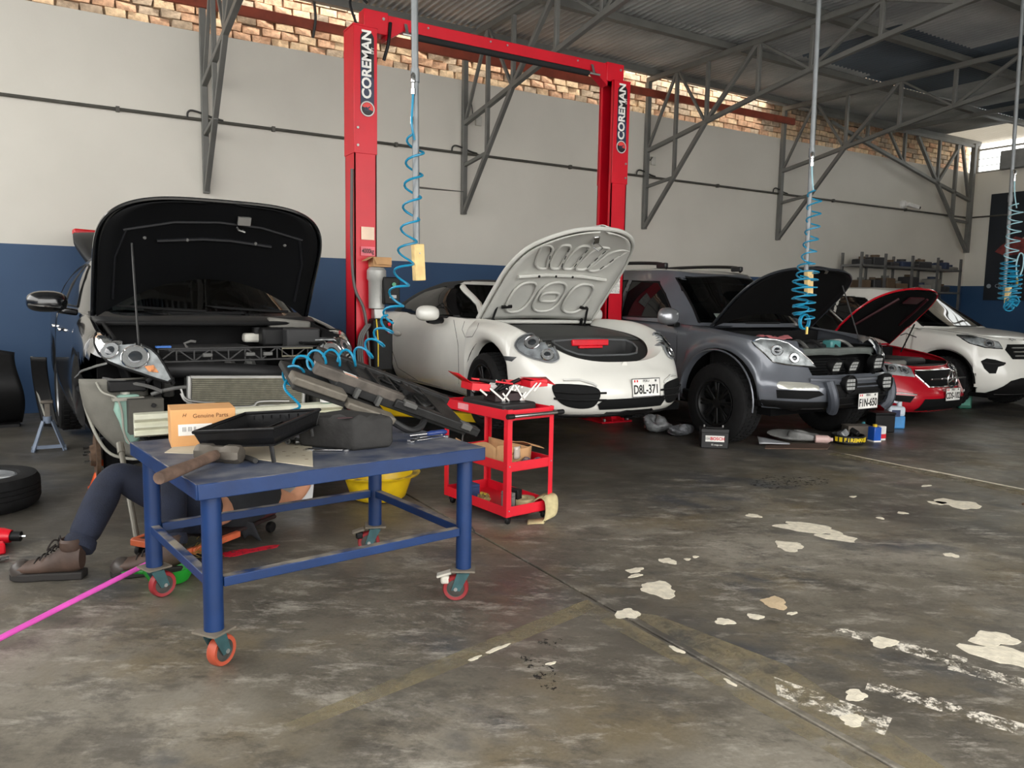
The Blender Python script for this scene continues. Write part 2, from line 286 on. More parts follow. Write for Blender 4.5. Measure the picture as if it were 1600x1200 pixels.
# --- trusses
def truss(X, label):
    r = E('roof_truss', (X, WY, 0), label, 'truss', group='roof trusses on wall brackets')
    P = lambda y, z: (0, y - WY, z)
    def mem(n, a, b, w=.06): O(n, B().beam(P(*a), P(*b), w, w, (1, 0, 0)), steel, r, bevel=.006)
    bc = [(10.36, 3.97), (9.6, 4.1), (9.0, 4.21), (8.0, 4.39), (7.1, 4.54), (6.1, 4.67), (5.1, 4.78), (4.0, 4.84), (2.6, 4.86), (1.0, 4.82), (-1.5, 4.7)]
    for i in range(len(bc) - 1): mem('bottom_chord', bc[i], bc[i + 1], .065)
    far = X > 15
    mem('top_chord', (10.4, RZ - .03), (-2.4, RZ - .03), .08); mem('wall_post', (10.37, 4.62 if far else 2.66), (10.37, RZ), .075)
    if not far: mem('strut', (10.37, 2.68), (9.0, 4.21))
    mem('strut', (9.0, 4.21), (8.0, RZ - .03))
    mem('post', (9.68, 4.1 if far else 3.42), (9.68, RZ - .03), .055)
    if not far: mem('tie', (10.37, 3.37), (9.68, 3.45), .05)
    mem('brace', (10.34, 4.0), (9.7, RZ - .05), .045); mem('brace', (9.66, RZ - .05), (9.05, 4.25), .04)
    for a in (2, 3, 4, 5, 6, 7, 8): mem('post', bc[a], (bc[a][0], RZ - .03), .055)
    for a in (3, 5, 7): mem('brace', (bc[a][0], RZ - .05), bc[a + 1], .035); mem('brace', bc[a + 1], (bc[a + 2][0], RZ - .05), .05)
    return r
truss(1.76, 'grey steel roof truss whose bracket ends above the black car'); truss(5.37, 'grey steel roof truss behind the red lift crossbeam'); truss(8.87, 'grey steel roof truss just right of the red lift'); truss(12.27, 'grey steel roof truss behind the second hanging pole')
O('roof_beam', B().box(15.56, 15.64, -2.4, 10.4, RZ - .07, RZ + .01), steel, bevel=.006, label='plain grey steel roof beam nearest the end wall', cat='beam')
# corner truss along the wall
r = E('corner_truss', (WX - .2, 10.2, 0), 'grey steel truss running along the wall into the far corner', 'truss')
def cm(n, a, b, w=.07): O(n, B().beam((a[0] - WX + .2, 0, a[1]), (b[0] - WX + .2, 0, b[1]), w, w, (0, 1, 0)), steel, r, bevel=.006)
cc = [(18.6, 3.9), (17.2, 4.18), (15.9, 4.47), (14.6, 4.75), (13.4, 5.02)]
for i in range(4): cm('bottom_chord', cc[i], cc[i + 1])
cm('wall_post', (18.6, 2.7), (18.6, 5.2), .1); cm('strut', (18.6, 2.72), (17.2, 4.18)); cm('strut', (17.2, 4.18), (16.35, 5.1)); cm('post', (17.9, 3.5), (17.9, 5.1)); cm('tie', (18.6, 3.4), (17.95, 3.42), .06)
for a in (1, 2, 3): cm('post', cc[a], (cc[a][0], 5.12), .06)
cm('brace', (17.2, 4.18), (18.0, 5.1), .06); cm('brace', (18.5, 3.95), (18.1, 5.1), .06); cm('brace', (15.9, 4.47), (15.3, 5.1), .05); cm('brace', (14.6, 4.75), (15.2, 5.1), .05); cm('top_chord', (13.0, 5.14), (18.7, 5.14))
# red-brown eave beam
rb = M('red_oxide_steel', (140, 62, 42), .6, .1, var=.2, vs=5)
O('eave_beam', B().box(-3.9, 12.5, 10.30, 10.36, 4.86, 4.98), rb, bevel=.005, label='red-brown steel eave beam crossing in front of the bricks', cat='beam')
for i, x in enumerate((0.05, 3.1)): O('hanger_strap', B().tube(spline([(x, 10.28, 5.3), (x + .03, 10.27, 5.0), (x, 10.29, 4.75)], 4), .018, 6), M('dark_strap', (58, 58, 56), .7), label=['dark hanger strap over the eave beam at far left', 'dark hanger strap over the eave beam beside the red lift'][i], cat='strap')
# conduit
cd = E('wall_conduit', (0, WY, 3.55), 'thin dark grey conduit running the length of the wall', 'pipe'); cmt = M('conduit_grey', (84, 82, 76), .5, .3)
O('pipe', B().cyl((-3.9, -.03, 0), (WX, -.03, 0), .02, 10), cmt, cd); O('pipe', B().cyl((WX - .03, -.03, 0), (WX - .03, -7.5, 0), .02, 10), cmt, cd)
for x in (-.9, .8, 2.6, 4.3, 7.3, 10.6, 13.9, 16.4): O('clip', B().box(x - .02, x + .02, -.055, 0, -.03, .03), cmt, cd)
for X in (1.76, 5.37, 8.87, 12.27): O('cable', B().tube(spline([(X - .2, -.04, 0), (X - .19, -.05, .07), (X - .12, -.06, .09), (X + .1, -.04, .04), (X + .22, -.04, .02)], 5), .012, 6), M('cable_dark', (46, 45, 42), .6), cd)
O('steel_rod', B().cyl((5.33, 10.3, 2.98), (1.8, 4.05, 2.02), .006, 6), cmt, label='thin steel guy wire from wall bracket to hanging pole', cat='wire')
for X in (5.62, 9.05): 
    r = E('wall_socket', (X, WY, 4.05 if X < 6 else 3.83), 'small grey electrical box on the white wall ' + ('behind the lift crossbeam' if X < 6 else 'right of the red lift'), 'socket'); O('box', B().box(-.05, .05, -.03, 0, -.07, .07), M('socket_grey', (196, 194, 186), .5), r, bevel=.006); O('lead', B().tube(spline([(-.03, -.03, .06), (-.1, -.04, .0), (-.12, -.04, .15), (-.15, -.04, .3)], 5), .008, 6), M('cable_dark'), r)
# security camera
r = E('security_camera', (16.3, WY, 3.66), 'small white bullet camera on the wall above the conduit', 'camera'); wpl = M('white_plastic', (225, 224, 220), .4)
O('bracket', B().lathe([(0, 0), (.09, 0), (.09, -.05), (.05, -.1), (0, -.1)], ax='y', n=16), wpl, r); O('housing', B().beam((.02, -.12, .0), (.30, -.2, -.06), .08, .08), wpl, r, bevel=.01); O('lens', B().cyl((.30, -.2, -.06), (.33, -.208, -.066), .035, 14), M('lens_black', (12, 12, 13), .15), r)
# end wall: clerestory opening with frame, dark poster
win = E('window_1', (WX, 0, 4.57), None, None); tag(win, 'bright open clerestory window strip on top of the end wall', None, None, 'structure')
alu = M('clerestory_frame', (150, 148, 142), .5, .2)
for y0 in [10.3 - i * 1.05 for i in range(12)]: O('mullion', B().box(0, .06, y0 - .02, y0 + .02, 0, .66), alu, win)
for z in (.0, .16, .32, .52): O('bar', B().box(.01, .05, -4, 10.4, z, z + (.04 if z in (0, .52) else .012)), alu, win)
gl = glassM('clear_glass', (.95, .97, .97, 1), .1)
for i in range(12): O('pane', B().box(.025, .03, 10.3 - (i + 1) * 1.05 + .02, 10.3 - i * 1.05 - .02, .04, .52), gl, win)
O('air_unit', B().box(WX - .1, WX + .25, 9.2, 9.75, 4.58, 5.0), M('air_unit_grey', (120, 122, 124), .5), label='small grey box sitting on top of the end wall', cat='box', bevel=.02)
po = E('wall_poster', (WX - .01, 0, 0), 'dark navy banner on the end wall with red smoke artwork', 'banner')
O('panel', B().box(-.02, 0, 3.6, 9.9, 1.6, 4.05), M('banner_dark', (22, 29, 38), .6, var=.3, vs=1.2), po)
O('artwork', B().prism([(-.024, y, z) for y, z in ((9.6, 2.85), (9.72, 2.72), (9.5, 2.62), (9.0, 2.65), (7.7, 2.7), (7.7, 3.05), (8.5, 3.08), (9.0, 2.95), (9.3, 3.05))], (.003, 0, 0)), M('banner_red', (120, 48, 46), .6, var=.4, vs=6), po, smooth=0)
wt = M('banner_text', (150, 158, 166), .6)
text('lettering', 'ONLY IN THEATRES', .12, wt, po, (-.024, 9.66, 1.93), (pi / 2, 0, -pi / 2), sx=1.2, align='LEFT'); text('title', 'TR', .42, M('banner_title', (150, 130, 120), .6), po, (-.026, 8.95, 2.86), (pi / 2, 0, -pi / 2), shear=.2); O('emblem', B().lathe([(0, 0), (.05, 0), (.05, -.004), (0, -.004)], (-.022, 9.79, 1.93), 'x', 16), wt, po)
# ================================================================== CARS: shared builders
CAMP = Vector((0, 0, 1.4)); CR = Matrix(((_x.x, _y.x, _z.x), (_x.y, _y.y, _z.y), (_x.z, _y.z, _z.z)))
def camray(u, v): return (CR @ Vector((u - 800, v - 600, 1200))).normalized()
def resample(pts, n):
    d = [0]
    for a, b in zip(pts, pts[1:]): d.append(d[-1] + (Vector(b) - Vector(a)).length)
    out = []; j = 0
    for k in range(n + 1):
        t = d[-1] * k / n
        while j < len(d) - 2 and d[j + 1] < t: j += 1
        q = (t - d[j]) / max(1e-9, d[j + 1] - d[j]); out.append(tuple(Vector(pts[j]).lerp(Vector(pts[j + 1]), min(1, q))))
    return out
def sm(P, k=4):       # rounded closed polygon
    Q = P[-2:] + P + P[:2]; S_ = spline([(x, y, 0) for x, y in Q], k); return [(v.x, v.y) for v in S_[2 * k:(len(P) + 2) * k]]
def inpoly(u, v, P):
    c = False
    for (a, b), (e, f) in zip(P, P[1:] + P[:1]):
        if (b > v) != (f > v) and u < (e - a) * (v - b) / (f - b) + a: c = not c
    return c
class Car:
    def __init__(s, name, label, loc, yaw=0, pitch=0, roll=0):
        s.root = E(name, loc, label, 'car', (pitch, roll, yaw)); s.mw = Matrix.Translation(Vector(loc)) @ Euler((pitch, roll, yaw)).to_matrix().to_4x4(); s.inv = s.mw.inverted(); q = CR.transposed() @ (Vector(loc) + Vector((0, 0, .6)) - CAMP); s.cx = 800 + 1200 * q.x / q.z
    def part(s, name, b, m, parent=None, **k): return O(name, b, m, parent or s.root, **k)
    def both(s, name, b, m, parent=None, **k): return s.part(name, b, m, parent, **k), s.part(name, b.mirrored(), m, parent, **k)
    def shell(s, y0, yr0, n, nr, w, yf, yr, zb, zt, arches=(), levels=16, wy=None, hood=None, ycowl=1.6, deform=None, drop=None, deckz=None):
        # columns of the left half: nose centre -> corner -> side -> tail centre
        c0 = y0 - yf(0); ths = [pi / 2 * (1 - k / 30) for k in range(31)]; ys = []; ya = y0
        while ya < yr0: ys.append(ya); ya += .06
        for yc, zc, R in arches:
            for k in range(17):
                y = yc - R * cos(pi * k / 16)
                if y < y0: ths.append(math.asin(min(1, max(0, (y0 - y) / c0)) ** (n / 2)))
                else: ys.append(y)
            for y in (yc - R - .004, yc + R + .004):
                if y < y0: ths.append(math.asin(min(1, max(0, (y0 - y) / c0)) ** (n / 2)))
                else: ys.append(y)
        cols = [('F', t) for t in sorted(ths, reverse=True)] + [('S', y) for y in sorted(ys) if y > y0 + .001] + [('R', pi / 2 * k / 14) for k in range(15)]
        def pt(c, f):
            if c[0] == 'F': p = sin(c[1]) ** (2 / n); x = max(0, cos(c[1])) ** (2 / n); y = y0 - p * (y0 - yf(f))
            elif c[0] == 'S': x = 1; y = c[1]
            else: p = sin(c[1]) ** (2 / nr); x = max(0, cos(c[1])) ** (2 / nr); y = yr0 + p * (yr(f) - yr0)
            if x < 1e-4: x = 0
            x *= w(f) * (wy(y) if wy else 1); a = zb(y); t = zt(y); z = a + f * (t - a)
            for yc, zc, R in arches:
                if abs(y - yc) < R and x > .55 * w(.3):
                    za = zc + sqrt(R * R - (y - yc) ** 2)
                    if za > a: z = za + f * (t - za)
            if deform: x, y, z = deform(x, y, z, f)
            return (-x, y, z)
        b = B(); nl = levels; fs = [k / nl for k in range(nl + 1)]; G = [[pt(c, f) for c in cols] for f in fs]; nc = len(cols)
        base = len(b.v)
        for row in G: b.v += row
        for j in range(nl):
            for i in range(nc - 1):
                q = (base + j * nc + i, base + j * nc + i + 1, base + (j + 1) * nc + i + 1, base + (j + 1) * nc + i)
                cx, cy, cz = [sum(b.v[k][a] for k in q) / 4 for a in range(3)]
                if drop and drop(cx, cy, cz): continue
                b.f.append(q)
        s.cols = cols; s.top = G[-1]
        if hood:   # rim between the shoulder and the bonnet opening, then the deck behind the cowl
            hx, hz, rows, bul = hood; s.rim = []; use = [i for i, c in enumerate(cols) if c[0] == 'F' or (c[0] == 'S' and c[1] <= ycowl)]
            base = len(b.v); m = len(use)
            for r_ in range(rows + 1):
                q = r_ / rows
                for i in use:
                    x0, yy, z0 = s.top[i]; c = cols[i]; x1, y1 = hx(c, yy); z1 = hz(y1, x1)
                    b.v.append((x0 + (-x1 - x0) * q, yy + (y1 - yy) * q, z0 + (z1 - z0) * q + bul(yy) * sin(pi * q) ** .8))
            for j in range(rows):
                for i in range(m - 1): b.f.append((base + j * m + i, base + j * m + i + 1, base + (j + 1) * m + i + 1, base + (j + 1) * m + i))
            s.hood_edge = [b.v[base + rows * m + i] for i in range(m)]
        if deckz is not None:
            base = len(b.v); use = [i for i, c in enumerate(cols) if c[0] != 'F' and s.top[i][1] >= ycowl - .07]; m = len(use)
            for q in range(7):
                for i in use: x, y, z = s.top[i]; b.v.append((x * (1 - q / 6), y, z + deckz(y) * (1 - (1 - q / 6) ** 2)))
            for j in range(6):
                for i in range(m - 1): b.f.append((base + j * m + i, base + j * m + i + 1, base + (j + 1) * m + i + 1, base + (j + 1) * m + i))
        nb = b.mirrored(); b.add(nb.v, nb.f); s.bvhL = BVHTree.FromPolygons([Vector(p) for p in b.v], [f for f in b.f if all(b.v[k][0] < .02 for k in f)]); s.shell_b = b; s.bvh = BVHTree.FromPolygons([Vector(p) for p in b.v], b.f); return b
    def hoodpanel(s, crown, nx=16, inset=0, rear=0):      # the bonnet in its closed place
        b = B(); E_ = [e for e in s.hood_edge if abs(e[0]) > .004]; rows = len(E_)
        def f(u, v):
            x, y, z = E_[min(rows - 1, int(round(v * (rows - 1))))]; sx = -1 + 2 * u
            sc = 1 - inset; yc = (E_[0][1] + E_[-1][1]) / 2; yy = y - rear * (1 - sx * sx) * max(0, (y - E_[0][1]) / (E_[-1][1] - E_[0][1])) ** 2; return (-x * sc * sx, yc + (yy - yc) * sc, z + crown(y) * (1 - sx * sx))
        return b.grid(f, nx, rows - 1)
    def house(s, yf, yr, w, n, zb, zr, levels=14, npts=150, crown=.05, belt=0):
        b = B(); rings = []
        for k in range(levels + 1):
            t = k / levels; ya, yb, ww = yf(t), yr(t), w(t); yc = (ya + yb) / 2; hy = (yb - ya) / 2
            P = []
            for q in range(721):
                a = -pi / 2 + 2 * pi * q / 720; ca, sa = cos(a), sin(a); P.append((ww * math.copysign(abs(ca) ** (2 / n(t)), ca), yc + hy * math.copysign(abs(sa) ** (2 / n(t)), sa), 0))
            P = resample(P, npts)[:-1]; rings.append([(x, y, zb(y) + t * (zr(y) - zb(y))) for x, y, _ in P])
        top = rings[-1]; yc = sum(p[1] for p in top) / len(top)
        for q in (.97, .9, .78, .6, .4, .2, .02): rings.append([(x * q, yc + (y - yc) * q, zr(yc + (y - yc) * q) + crown * (1 - q * q)) for x, y, z in top])
        m = npts
        for r_ in rings: b.v += r_
        for j in range(len(rings) - 1):
            for i in range(m): b.f.append((j * m + i, j * m + (i + 1) % m, (j + 1) * m + (i + 1) % m, (j + 1) * m + i))
        s.house_b = b; s.hbvh = BVHTree.FromPolygons([Vector(p) for p in b.v], b.f); return b
    def cut(s, b, tests): b.f = [f for f in b.f if not any(t(*[sum(b.v[k][a] for k in f) / len(f) for a in range(3)]) for t in tests)]
    def patch(s, poly, view='F', bvh=None, off=.003, step=.05, hole=None):
        bvh = bvh or (s.bvhL if view == 'C' and max(p[0] for p in poly) < s.cx else s.bvh); bm = bmesh.new()
        if view == 'C': step = step if step > 1 else 7
        f = bm.faces.new([bm.verts.new((u, v, 0)) for u, v in poly]); bmesh.ops.triangulate(bm, faces=[f])
        for a in (0, 1):
            lo = min(p[a] for p in poly); hi = max(p[a] for p in poly); k = math.floor(lo / step) + 1
            while k * step < hi:
                co_ = [0, 0, 0]; no_ = [0, 0, 0]; co_[a] = k * step; no_[a] = 1
                bmesh.ops.bisect_plane(bm, geom=bm.verts[:] + bm.edges[:] + bm.faces[:], plane_co=co_, plane_no=no_, dist=1e-6); k += 1
        bm.verts.index_update(); out = B()
        for v in bm.verts:
            u, w_ = v.co.x, v.co.y
            if view == 'C': o_ = s.inv @ CAMP; d = (s.inv.to_3x3() @ camray(u, w_)).normalized()
            elif view == 'F': o_ = Vector((u, -3, w_)); d = Vector((0, 1, 0))
            elif view == 'L': o_ = Vector((-4, u, w_)); d = Vector((1, 0, 0))
            elif view == 'T': o_ = Vector((u, w_, 4)); d = Vector((0, 0, -1))
            else: o_ = view(u, w_)[0]; d = view(u, w_)[1]
            hit, nrm, _, _ = bvh.ray_cast(o_, d)
            if hit is None:
                best = None
                for q in range(40):
                    pp = o_ + d * (1 + q * .25); h2 = bvh.find_nearest(pp)
                    if h2[0] is not None and (best is None or h2[3] < best[3]): best = h2
                hit, nrm = best[0], best[1]
            if nrm.dot(d) > 0: nrm = -nrm
            out.v.append(tuple(hit + nrm * off))
        out.f = [tuple(v.index for v in f.verts) for f in bm.faces]; bm.free(); return out
    def on(s, u, v, bvh=None, off=0, view='C'):
        b = s.patch([(u, v), (u + .01, v), (u, v + .01)], view, bvh, off); return Vector(b.v[0])
    def line(s, pts, view='C', bvh=None, off=.001, r=.004, n=5, seg=6):   # seam or trim strip lying on the surface
        Q = []
        for a, b in zip(pts, pts[1:]): Q += [(a[0] + (b[0] - a[0]) * k / seg, a[1] + (b[1] - a[1]) * k / seg) for k in range(seg)]
        Q.append(pts[-1]); return B().tube([s.on(*q, bvh=bvh, off=off, view=view) for q in Q], r, n)
    def wheel(s, c, R, wd, rim, style, m_rim, side=-1, droop=0, rz=0, tread=40, mt=None):
        # axis along x; outer face looks to x*side
        h = E('wheel', c, None, None, (0, 0, rz)); h.parent = s.root; mt = mt or M('tyre_rubber', (20, 20, 21), .8, spec=.3, var=.25, vs=20, bump=.2, bs=90); t = B()
        prof = [(rim, -wd * .5 * .86), (rim + .02, -wd * .5), (R - .05, -wd * .52), (R - .012, -wd * .44), (R, -wd * .34), (R, wd * .34), (R - .012, wd * .44), (R - .05, wd * .52), (rim + .02, wd * .5), (rim, wd * .5 * .86)]
        t.lathe(prof, ax='x', n=56); O('tyre', t, mt, h)
        tr = B()
        for k in range(tread):
            a = 2 * pi * k / tread
            for q in (-1, 0, 1):
                a2 = a + (q * .5) * 2 * pi / tread; p = Vector((q * wd * .24, cos(a2) * R, sin(a2) * R)); tr.beam(p - Vector((wd * .105, 0, 0)), p + Vector((wd * .105, 0, 0)), .6 * 2 * pi * R / tread, .014, (0, cos(a2), sin(a2)))
        O('tread', tr, mt, h, smooth=0)
        r_ = B().lathe([(rim, side * wd * .46), (rim - .012, side * wd * .47), (rim - .03, side * wd * .38), (rim - .035, -side * wd * .4), (rim, -side * wd * .45)], ax='x', n=48); O('rim', r_, m_rim, h)
        O('barrel', B().lathe([(rim - .036, side * wd * .1), (.0, side * wd * .05)], ax='x', n=32), M('brake_dark', (26, 26, 27), .7), h)
        ho = side * wd * .36; O('hub_cap', B().lathe([(0, ho + side * .012), (.03, ho + side * .012), (.06, ho), (.075, ho - side * .05)], ax='x', n=20), m_rim, h)
        for k in range(style[0]):
            a = 2 * pi * k / style[0]
            for da in style[1]:
                p0 = Vector((ho - side * .005, cos(a) * .045, sin(a) * .045)); p1 = Vector((side * wd * .38, cos(a + da) * (rim - .02), sin(a + da) * (rim - .02)))
                O('spoke', B().beam(p0, p1, style[2], .022, (1, 0, 0)), m_rim, h, bevel=.005)
        return h
    def well(s, yc, zc, R, x0, x1, m=None):
        m = m or M('wheel_well', (9, 9, 10), .9, spec=.1)
        b = B().lathe([(R + .01, x0), (R + .012, x1), (0.01, x1)], (0, yc, zc), 'x', 28, pi); s.part('wheel_well', b, m, smooth=35); s.part('wheel_well', b.mirrored(), m)
    def plate(s, body, c, rz=0, tilt=0, w_=.3, h_=.15):
        r_ = E('licence_plate', c, None, None, (pi / 2 + tilt, 0, rz)); r_.parent = s.root
        O('plate_sheet', B().box(-w_ / 2, w_ / 2, -h_ / 2, h_ / 2, 0, .003), M('plate_white', (232, 231, 226), .4), r_, bevel=.004); k = M('plate_black', (18, 18, 18), .5)
        O('plate_frame', B().tube([(-w_ / 2, -h_ / 2, .003), (w_ / 2, -h_ / 2, .003), (w_ / 2, h_ / 2, .003), (-w_ / 2, h_ / 2, .003)], .004, 6, closed=True), M('plate_border', (60, 60, 60), .5), r_)
        text('plate_number', body, .105, k, r_, (0, -.018, .004), (0, 0, 0), font_bold=.0022, sx=.74); text('plate_country', 'PERU', .03, k, r_, (.0, .055, .004), (0, 0, 0))
        O('flag', B().box(-.13, -.115, .047, .066, .003, .004).box(-.102, -.087, .047, .066, .003, .004), M('flag_red', (200, 30, 36), .5), r_); O('hologram', B().box(.095, .115, .047, .066, .003, .004), M('hologram_grey', (90, 90, 92), .3, .4), r_)
        return r_
    def seat(s, x, y, z, m):
        b = B().grid(lambda u, v: (x + .24 * (2 * u - 1), y + .12 + .3 * v * .35 + .06 * (2 * u - 1) ** 2 * -1, z + .1 + v * .62), 6, 8); s.part('seat_back', b, m, sol=.12); s.part('headrest', B().sphere((x, y + .25, z + .84), (.13, .06, .09)), m)
        s.part('seat_cushion', B().cbox((x, y - .12, z + .05), (.5, .5, .14)), m, bevel=.04)
def mirror_housing(c, sx, rx, ry, rz, bottom=.35):      # rounded door mirror shell
    b = B()
    def f(u, v):
        a = 2 * pi * u; q = pi * v; x = math.copysign(abs(cos(a)) ** .75, cos(a)) * sin(q) ** .7; z = math.copysign(abs(sin(a)) ** .75, sin(a)) * sin(q) ** .7; y = -cos(q)
        return (c[0] + rx * x, c[1] + ry * (y if y < 0 else .35 * y), c[2] + rz * z * (1 if z > 0 else .85))
    return b.grid(f, 24, 12)
GLASS = glassM('tinted_car_glass', (.16, .18, .18, 1), .1); GLASSD = M('dark_tinted_glass', (14, 15, 17), .06, bump=0, spec=.35); LENS = glassM('lamp_lens', (.93, .95, .96, 1), .1)
BLK = M('black_plastic', (18, 18, 19), .55, var=.2, vs=20, bump=.1, spec=.3); SEAM = M('panel_gap', (16, 16, 17), .8); CHR = M('chrome', (215, 215, 215), .12, 1, bump=0); ALU = M('cast_aluminium', (165, 165, 162), .4, .7, bump=.1); REFL = M('lamp_reflector', (205, 208, 210), .15, .8, bump=0); SEATM = M('seat_cloth_black', (26, 26, 28), .8)
PAPER = M('paper_white', (236, 234, 232), .7, bump=.02)
def headlamp(car, poly, view, bowls, m_house=None, off=.006, amber=None, side=True, depth=.0):
    # lens shell over a dark housing with round reflector bowls; both sides
    bm_ = car.patch(poly, view, off=.010, step=4); car.both('headlamp_housing', bm_, m_house or M('lamp_housing', (164, 166, 168), .3, .1, var=.4, vs=14, bump=0)); ls = car.patch(poly, view, off=off + .012, step=4); out = car.both('headlamp_lens', ls, LENS)
    for k, (u, v, r_) in enumerate(bowls):
        p = car.on(u, v, off=.022, view=view); nrm = (p - car.on(u, v, off=-.02, view=view)).normalized(); q = nrm.to_track_quat('Z', 'Y').to_matrix()
        for sgn in (1, -1):
            for nm, prof, mm in (('bezel', [(r_, 0), (r_ * 1.06, .004), (r_ * 1.12, 0), (r_, 0)], CHR), ('reflector', [(r_ * .98, .001), (r_ * .6, .0005), (.002, .0008)], REFL), ('projector', [(r_ * .55, .002), (r_ * .42, .006), (.001, .009)], LENSD)):
                b = B().lathe(prof, n=22); b.v = [tuple(p + q @ Vector(x)) for x in b.v]; car.part(nm, b if sgn > 0 else b.mirrored(), mm, out[0 if sgn > 0 else 1])
    return out
LENSD = M('projector_glass', (52, 56, 60), .05, .2, coat=1, bump=0)

def open_hood(car, yh, zh, ang, skin, under, crown, rear=.1, drop=.02, name='bonnet'):
    h = E(name, (0, yh, zh), None, None, (radians(-ang), 0, 0)); h.parent = car.root
    def tl(b): b.v = [(x, y - yh, z - zh) for x, y, z in b.v]; return b
    O('bonnet_skin', tl(car.hoodpanel(crown, rear=rear)), skin, h, sol=.005)
    i = tl(car.hoodpanel(crown, inset=.035, rear=rear)); i.v = [(x, y, z - drop) for x, y, z in i.v]; O('inner_panel', i, under, h, sol=.008)
    e = [(x, y - yh, z - zh - .008) for x, y, z in car.hood_edge]; O('rolled_edge', B().tube(e + [(-x, y, z) for x, y, z in e[::-1]], .013, 6), skin, h)
    return h
def suv_cabin(car, paint, yf, yr, w, n, zb, zr, ws, sides, crown=.04, glass=GLASS, roofline=True, seats=None, wstop=None):
    h = car.house(yf, yr, w, n, zb, zr, crown=crown)
    tests = [lambda x, y, z: inpoly(x, z, ws) and y < wstop]
    for sd in sides: tests.append(lambda x, y, z, sd=sd: abs(x) > .4 and inpoly(y, z, sd))
    car.cut(h, tests); car.part('cabin', h, paint); car.part('windscreen', car.patch(ws, 'F', car.hbvh, .002), glass)
    car.part('windscreen_seal', car.line(ws + ws[:1], 'F', car.hbvh, .002, .012, 6, 3), BLK)
    for sd in sides: car.both('side_window', car.patch(sd, 'L', car.hbvh, .002), GLASSD); car.both('window_seal', car.line(sd + sd[:1], 'L', car.hbvh, .001, .010, 5, 2), BLK)
    for x, y, z in seats or (): car.seat(x, y, z, SEATM)
def lerp_(a, b, t): return a + (b - a) * t
# ================================================================== WHITE CONVERTIBLE ON THE LIFT
WHT = M('white_car_paint', (226, 225, 218), .32, coat=.7, var=.02, bump=0)
por = Car('sports_convertible', 'white convertible sports car with front lid open, raised on the red lift', (4.17, 4.92, .32))
def p_zt(y): return ip(y, [(.15, .565), (.25, .625), (.45, .755), (.75, .85), (1.05, .885), (1.5, .895), (2.2, .915), (3.2, .93), (3.8, .91), (4.2, .82), (4.5, .74)])
def p_wy(y): return ip(y, [(0, 1.0), (.9, 1.0), (1.05, .995), (1.7, .965), (2.4, .975), (3.3, 1.03), (3.7, 1.03), (4.4, .98)])
def p_w(f): return ip(f, [(0, .80), (.08, .855), (.25, .895), (.5, .905), (.72, .895), (.88, .855), (1, .785)])
def p_yf(f): return ip(f, [(0, .13), (.1, .05), (.25, .01), (.45, 0), (.6, .02), (.78, .06), (.9, .11), (1, .17)])
por.shell(1.02, 3.5, 2.75, 2.4, p_w, p_yf, lambda f: ip(f, [(0, 4.3), (.3, 4.47), (.6, 4.48), (1, 4.28)]), lambda y: ip(y, [(0, .13), (.5, .13), (1, .16), (2, .17), (4.4, .2)]), p_zt,
    arches=[(1.0, .325, .385), (3.45, .335, .40)], wy=p_wy, ycowl=1.62,
    hood=(lambda c, y: ((.66 * max(0, cos(c[1])) ** (2 / 2.3), 1.05 - sin(c[1]) ** (2 / 2.3) * .85) if c[0] == 'F' else (ip(c[1], [(1.0, .66), (1.62, .68)]), 1.05 + (c[1] - 1.02) / .6 * .55)),
          lambda y, x: ip(y, [(.2, .565), (.35, .625), (.6, .725), (.9, .78), (1.2, .81), (1.62, .84)]) - .0 * x, 8, lambda y: ip(y, [(.25, .0), (.5, .02), (.9, .05), (1.3, .045), (1.6, .02)])), deckz=lambda y: ip(y, [(1.5, .0), (2, .0), (4, .04)]))
por.cut(por.shell_b, [lambda x, y, z: 1.62 < y < 2.0 and abs(x) < .6 and z > .8])
por.part('body', por.shell_b, WHT)
por.well(1.0, .325, .40, -.86, -.5); por.well(3.45, .335, .41, -.86, -.45)
# lid, raised about its rear hinges
lid = E('front_lid', (0, 1.60, .845), None, None, (radians(-49), 0, 0)); lid.parent = por.root
def tolid(b): b.v = [(x, y - 1.60, z - .845) for x, y, z in b.v]; return b
lidg = M('white_lid_inner', (196, 196, 190), .45, var=.03, bump=0)
hp = tolid(por.hoodpanel(lambda y: .045)); O('lid_skin', hp, WHT, lid, sol=.006)
inn = tolid(por.hoodpanel(lambda y: .045, inset=.05)); inn.v = [(x, y, z - .03) for x, y, z in inn.v]; O('inner_panel', inn, lidg, lid, sol=.012)
edge = [(x, y - 1.60, z - .845 - .012) for x, y, z in por.hood_edge]; edge = edge + [(-x, y, z) for x, y, z in edge[::-1]]
O('rolled_edge', B().tube(edge, .019, 8), lidg, lid)
def ribz(x, y): 
    Y = y + 1.60; return ip(Y, [(.2, .565), (.35, .625), (.6, .725), (.9, .78), (1.2, .81), (1.62, .84)]) + .045 * (1 - min(1, (x / .6) ** 2)) - .845 - .052
def rib(name, pts, r_=.013, closed=True): O(name, B().tube([(x, y, ribz(x, y)) for x, y in pts], r_, 8, closed=closed), lidg, lid)
def rr(cx, cy, hx, hy, n=24, sk=0, e=3.5): return [(cx + hx * math.copysign(abs(cos(a)) ** (2 / e), cos(a)) + sk * sin(a) * hy, cy + hy * math.copysign(abs(sin(a)) ** (2 / e), sin(a))) for a in [2 * pi * k / n for k in range(n)]]
for cx, sk in ((-.36, .5), (-.18, .25), (0, 0), (.18, -.25), (.36, -.5)): rib('pressing', rr(cx, -.95, .07, .17, sk=sk))
for cx, hx in ((-.33, .13), (0, .15), (.33, .13)): rib('pressing', rr(cx, -.40, hx, .2, e=2.6))
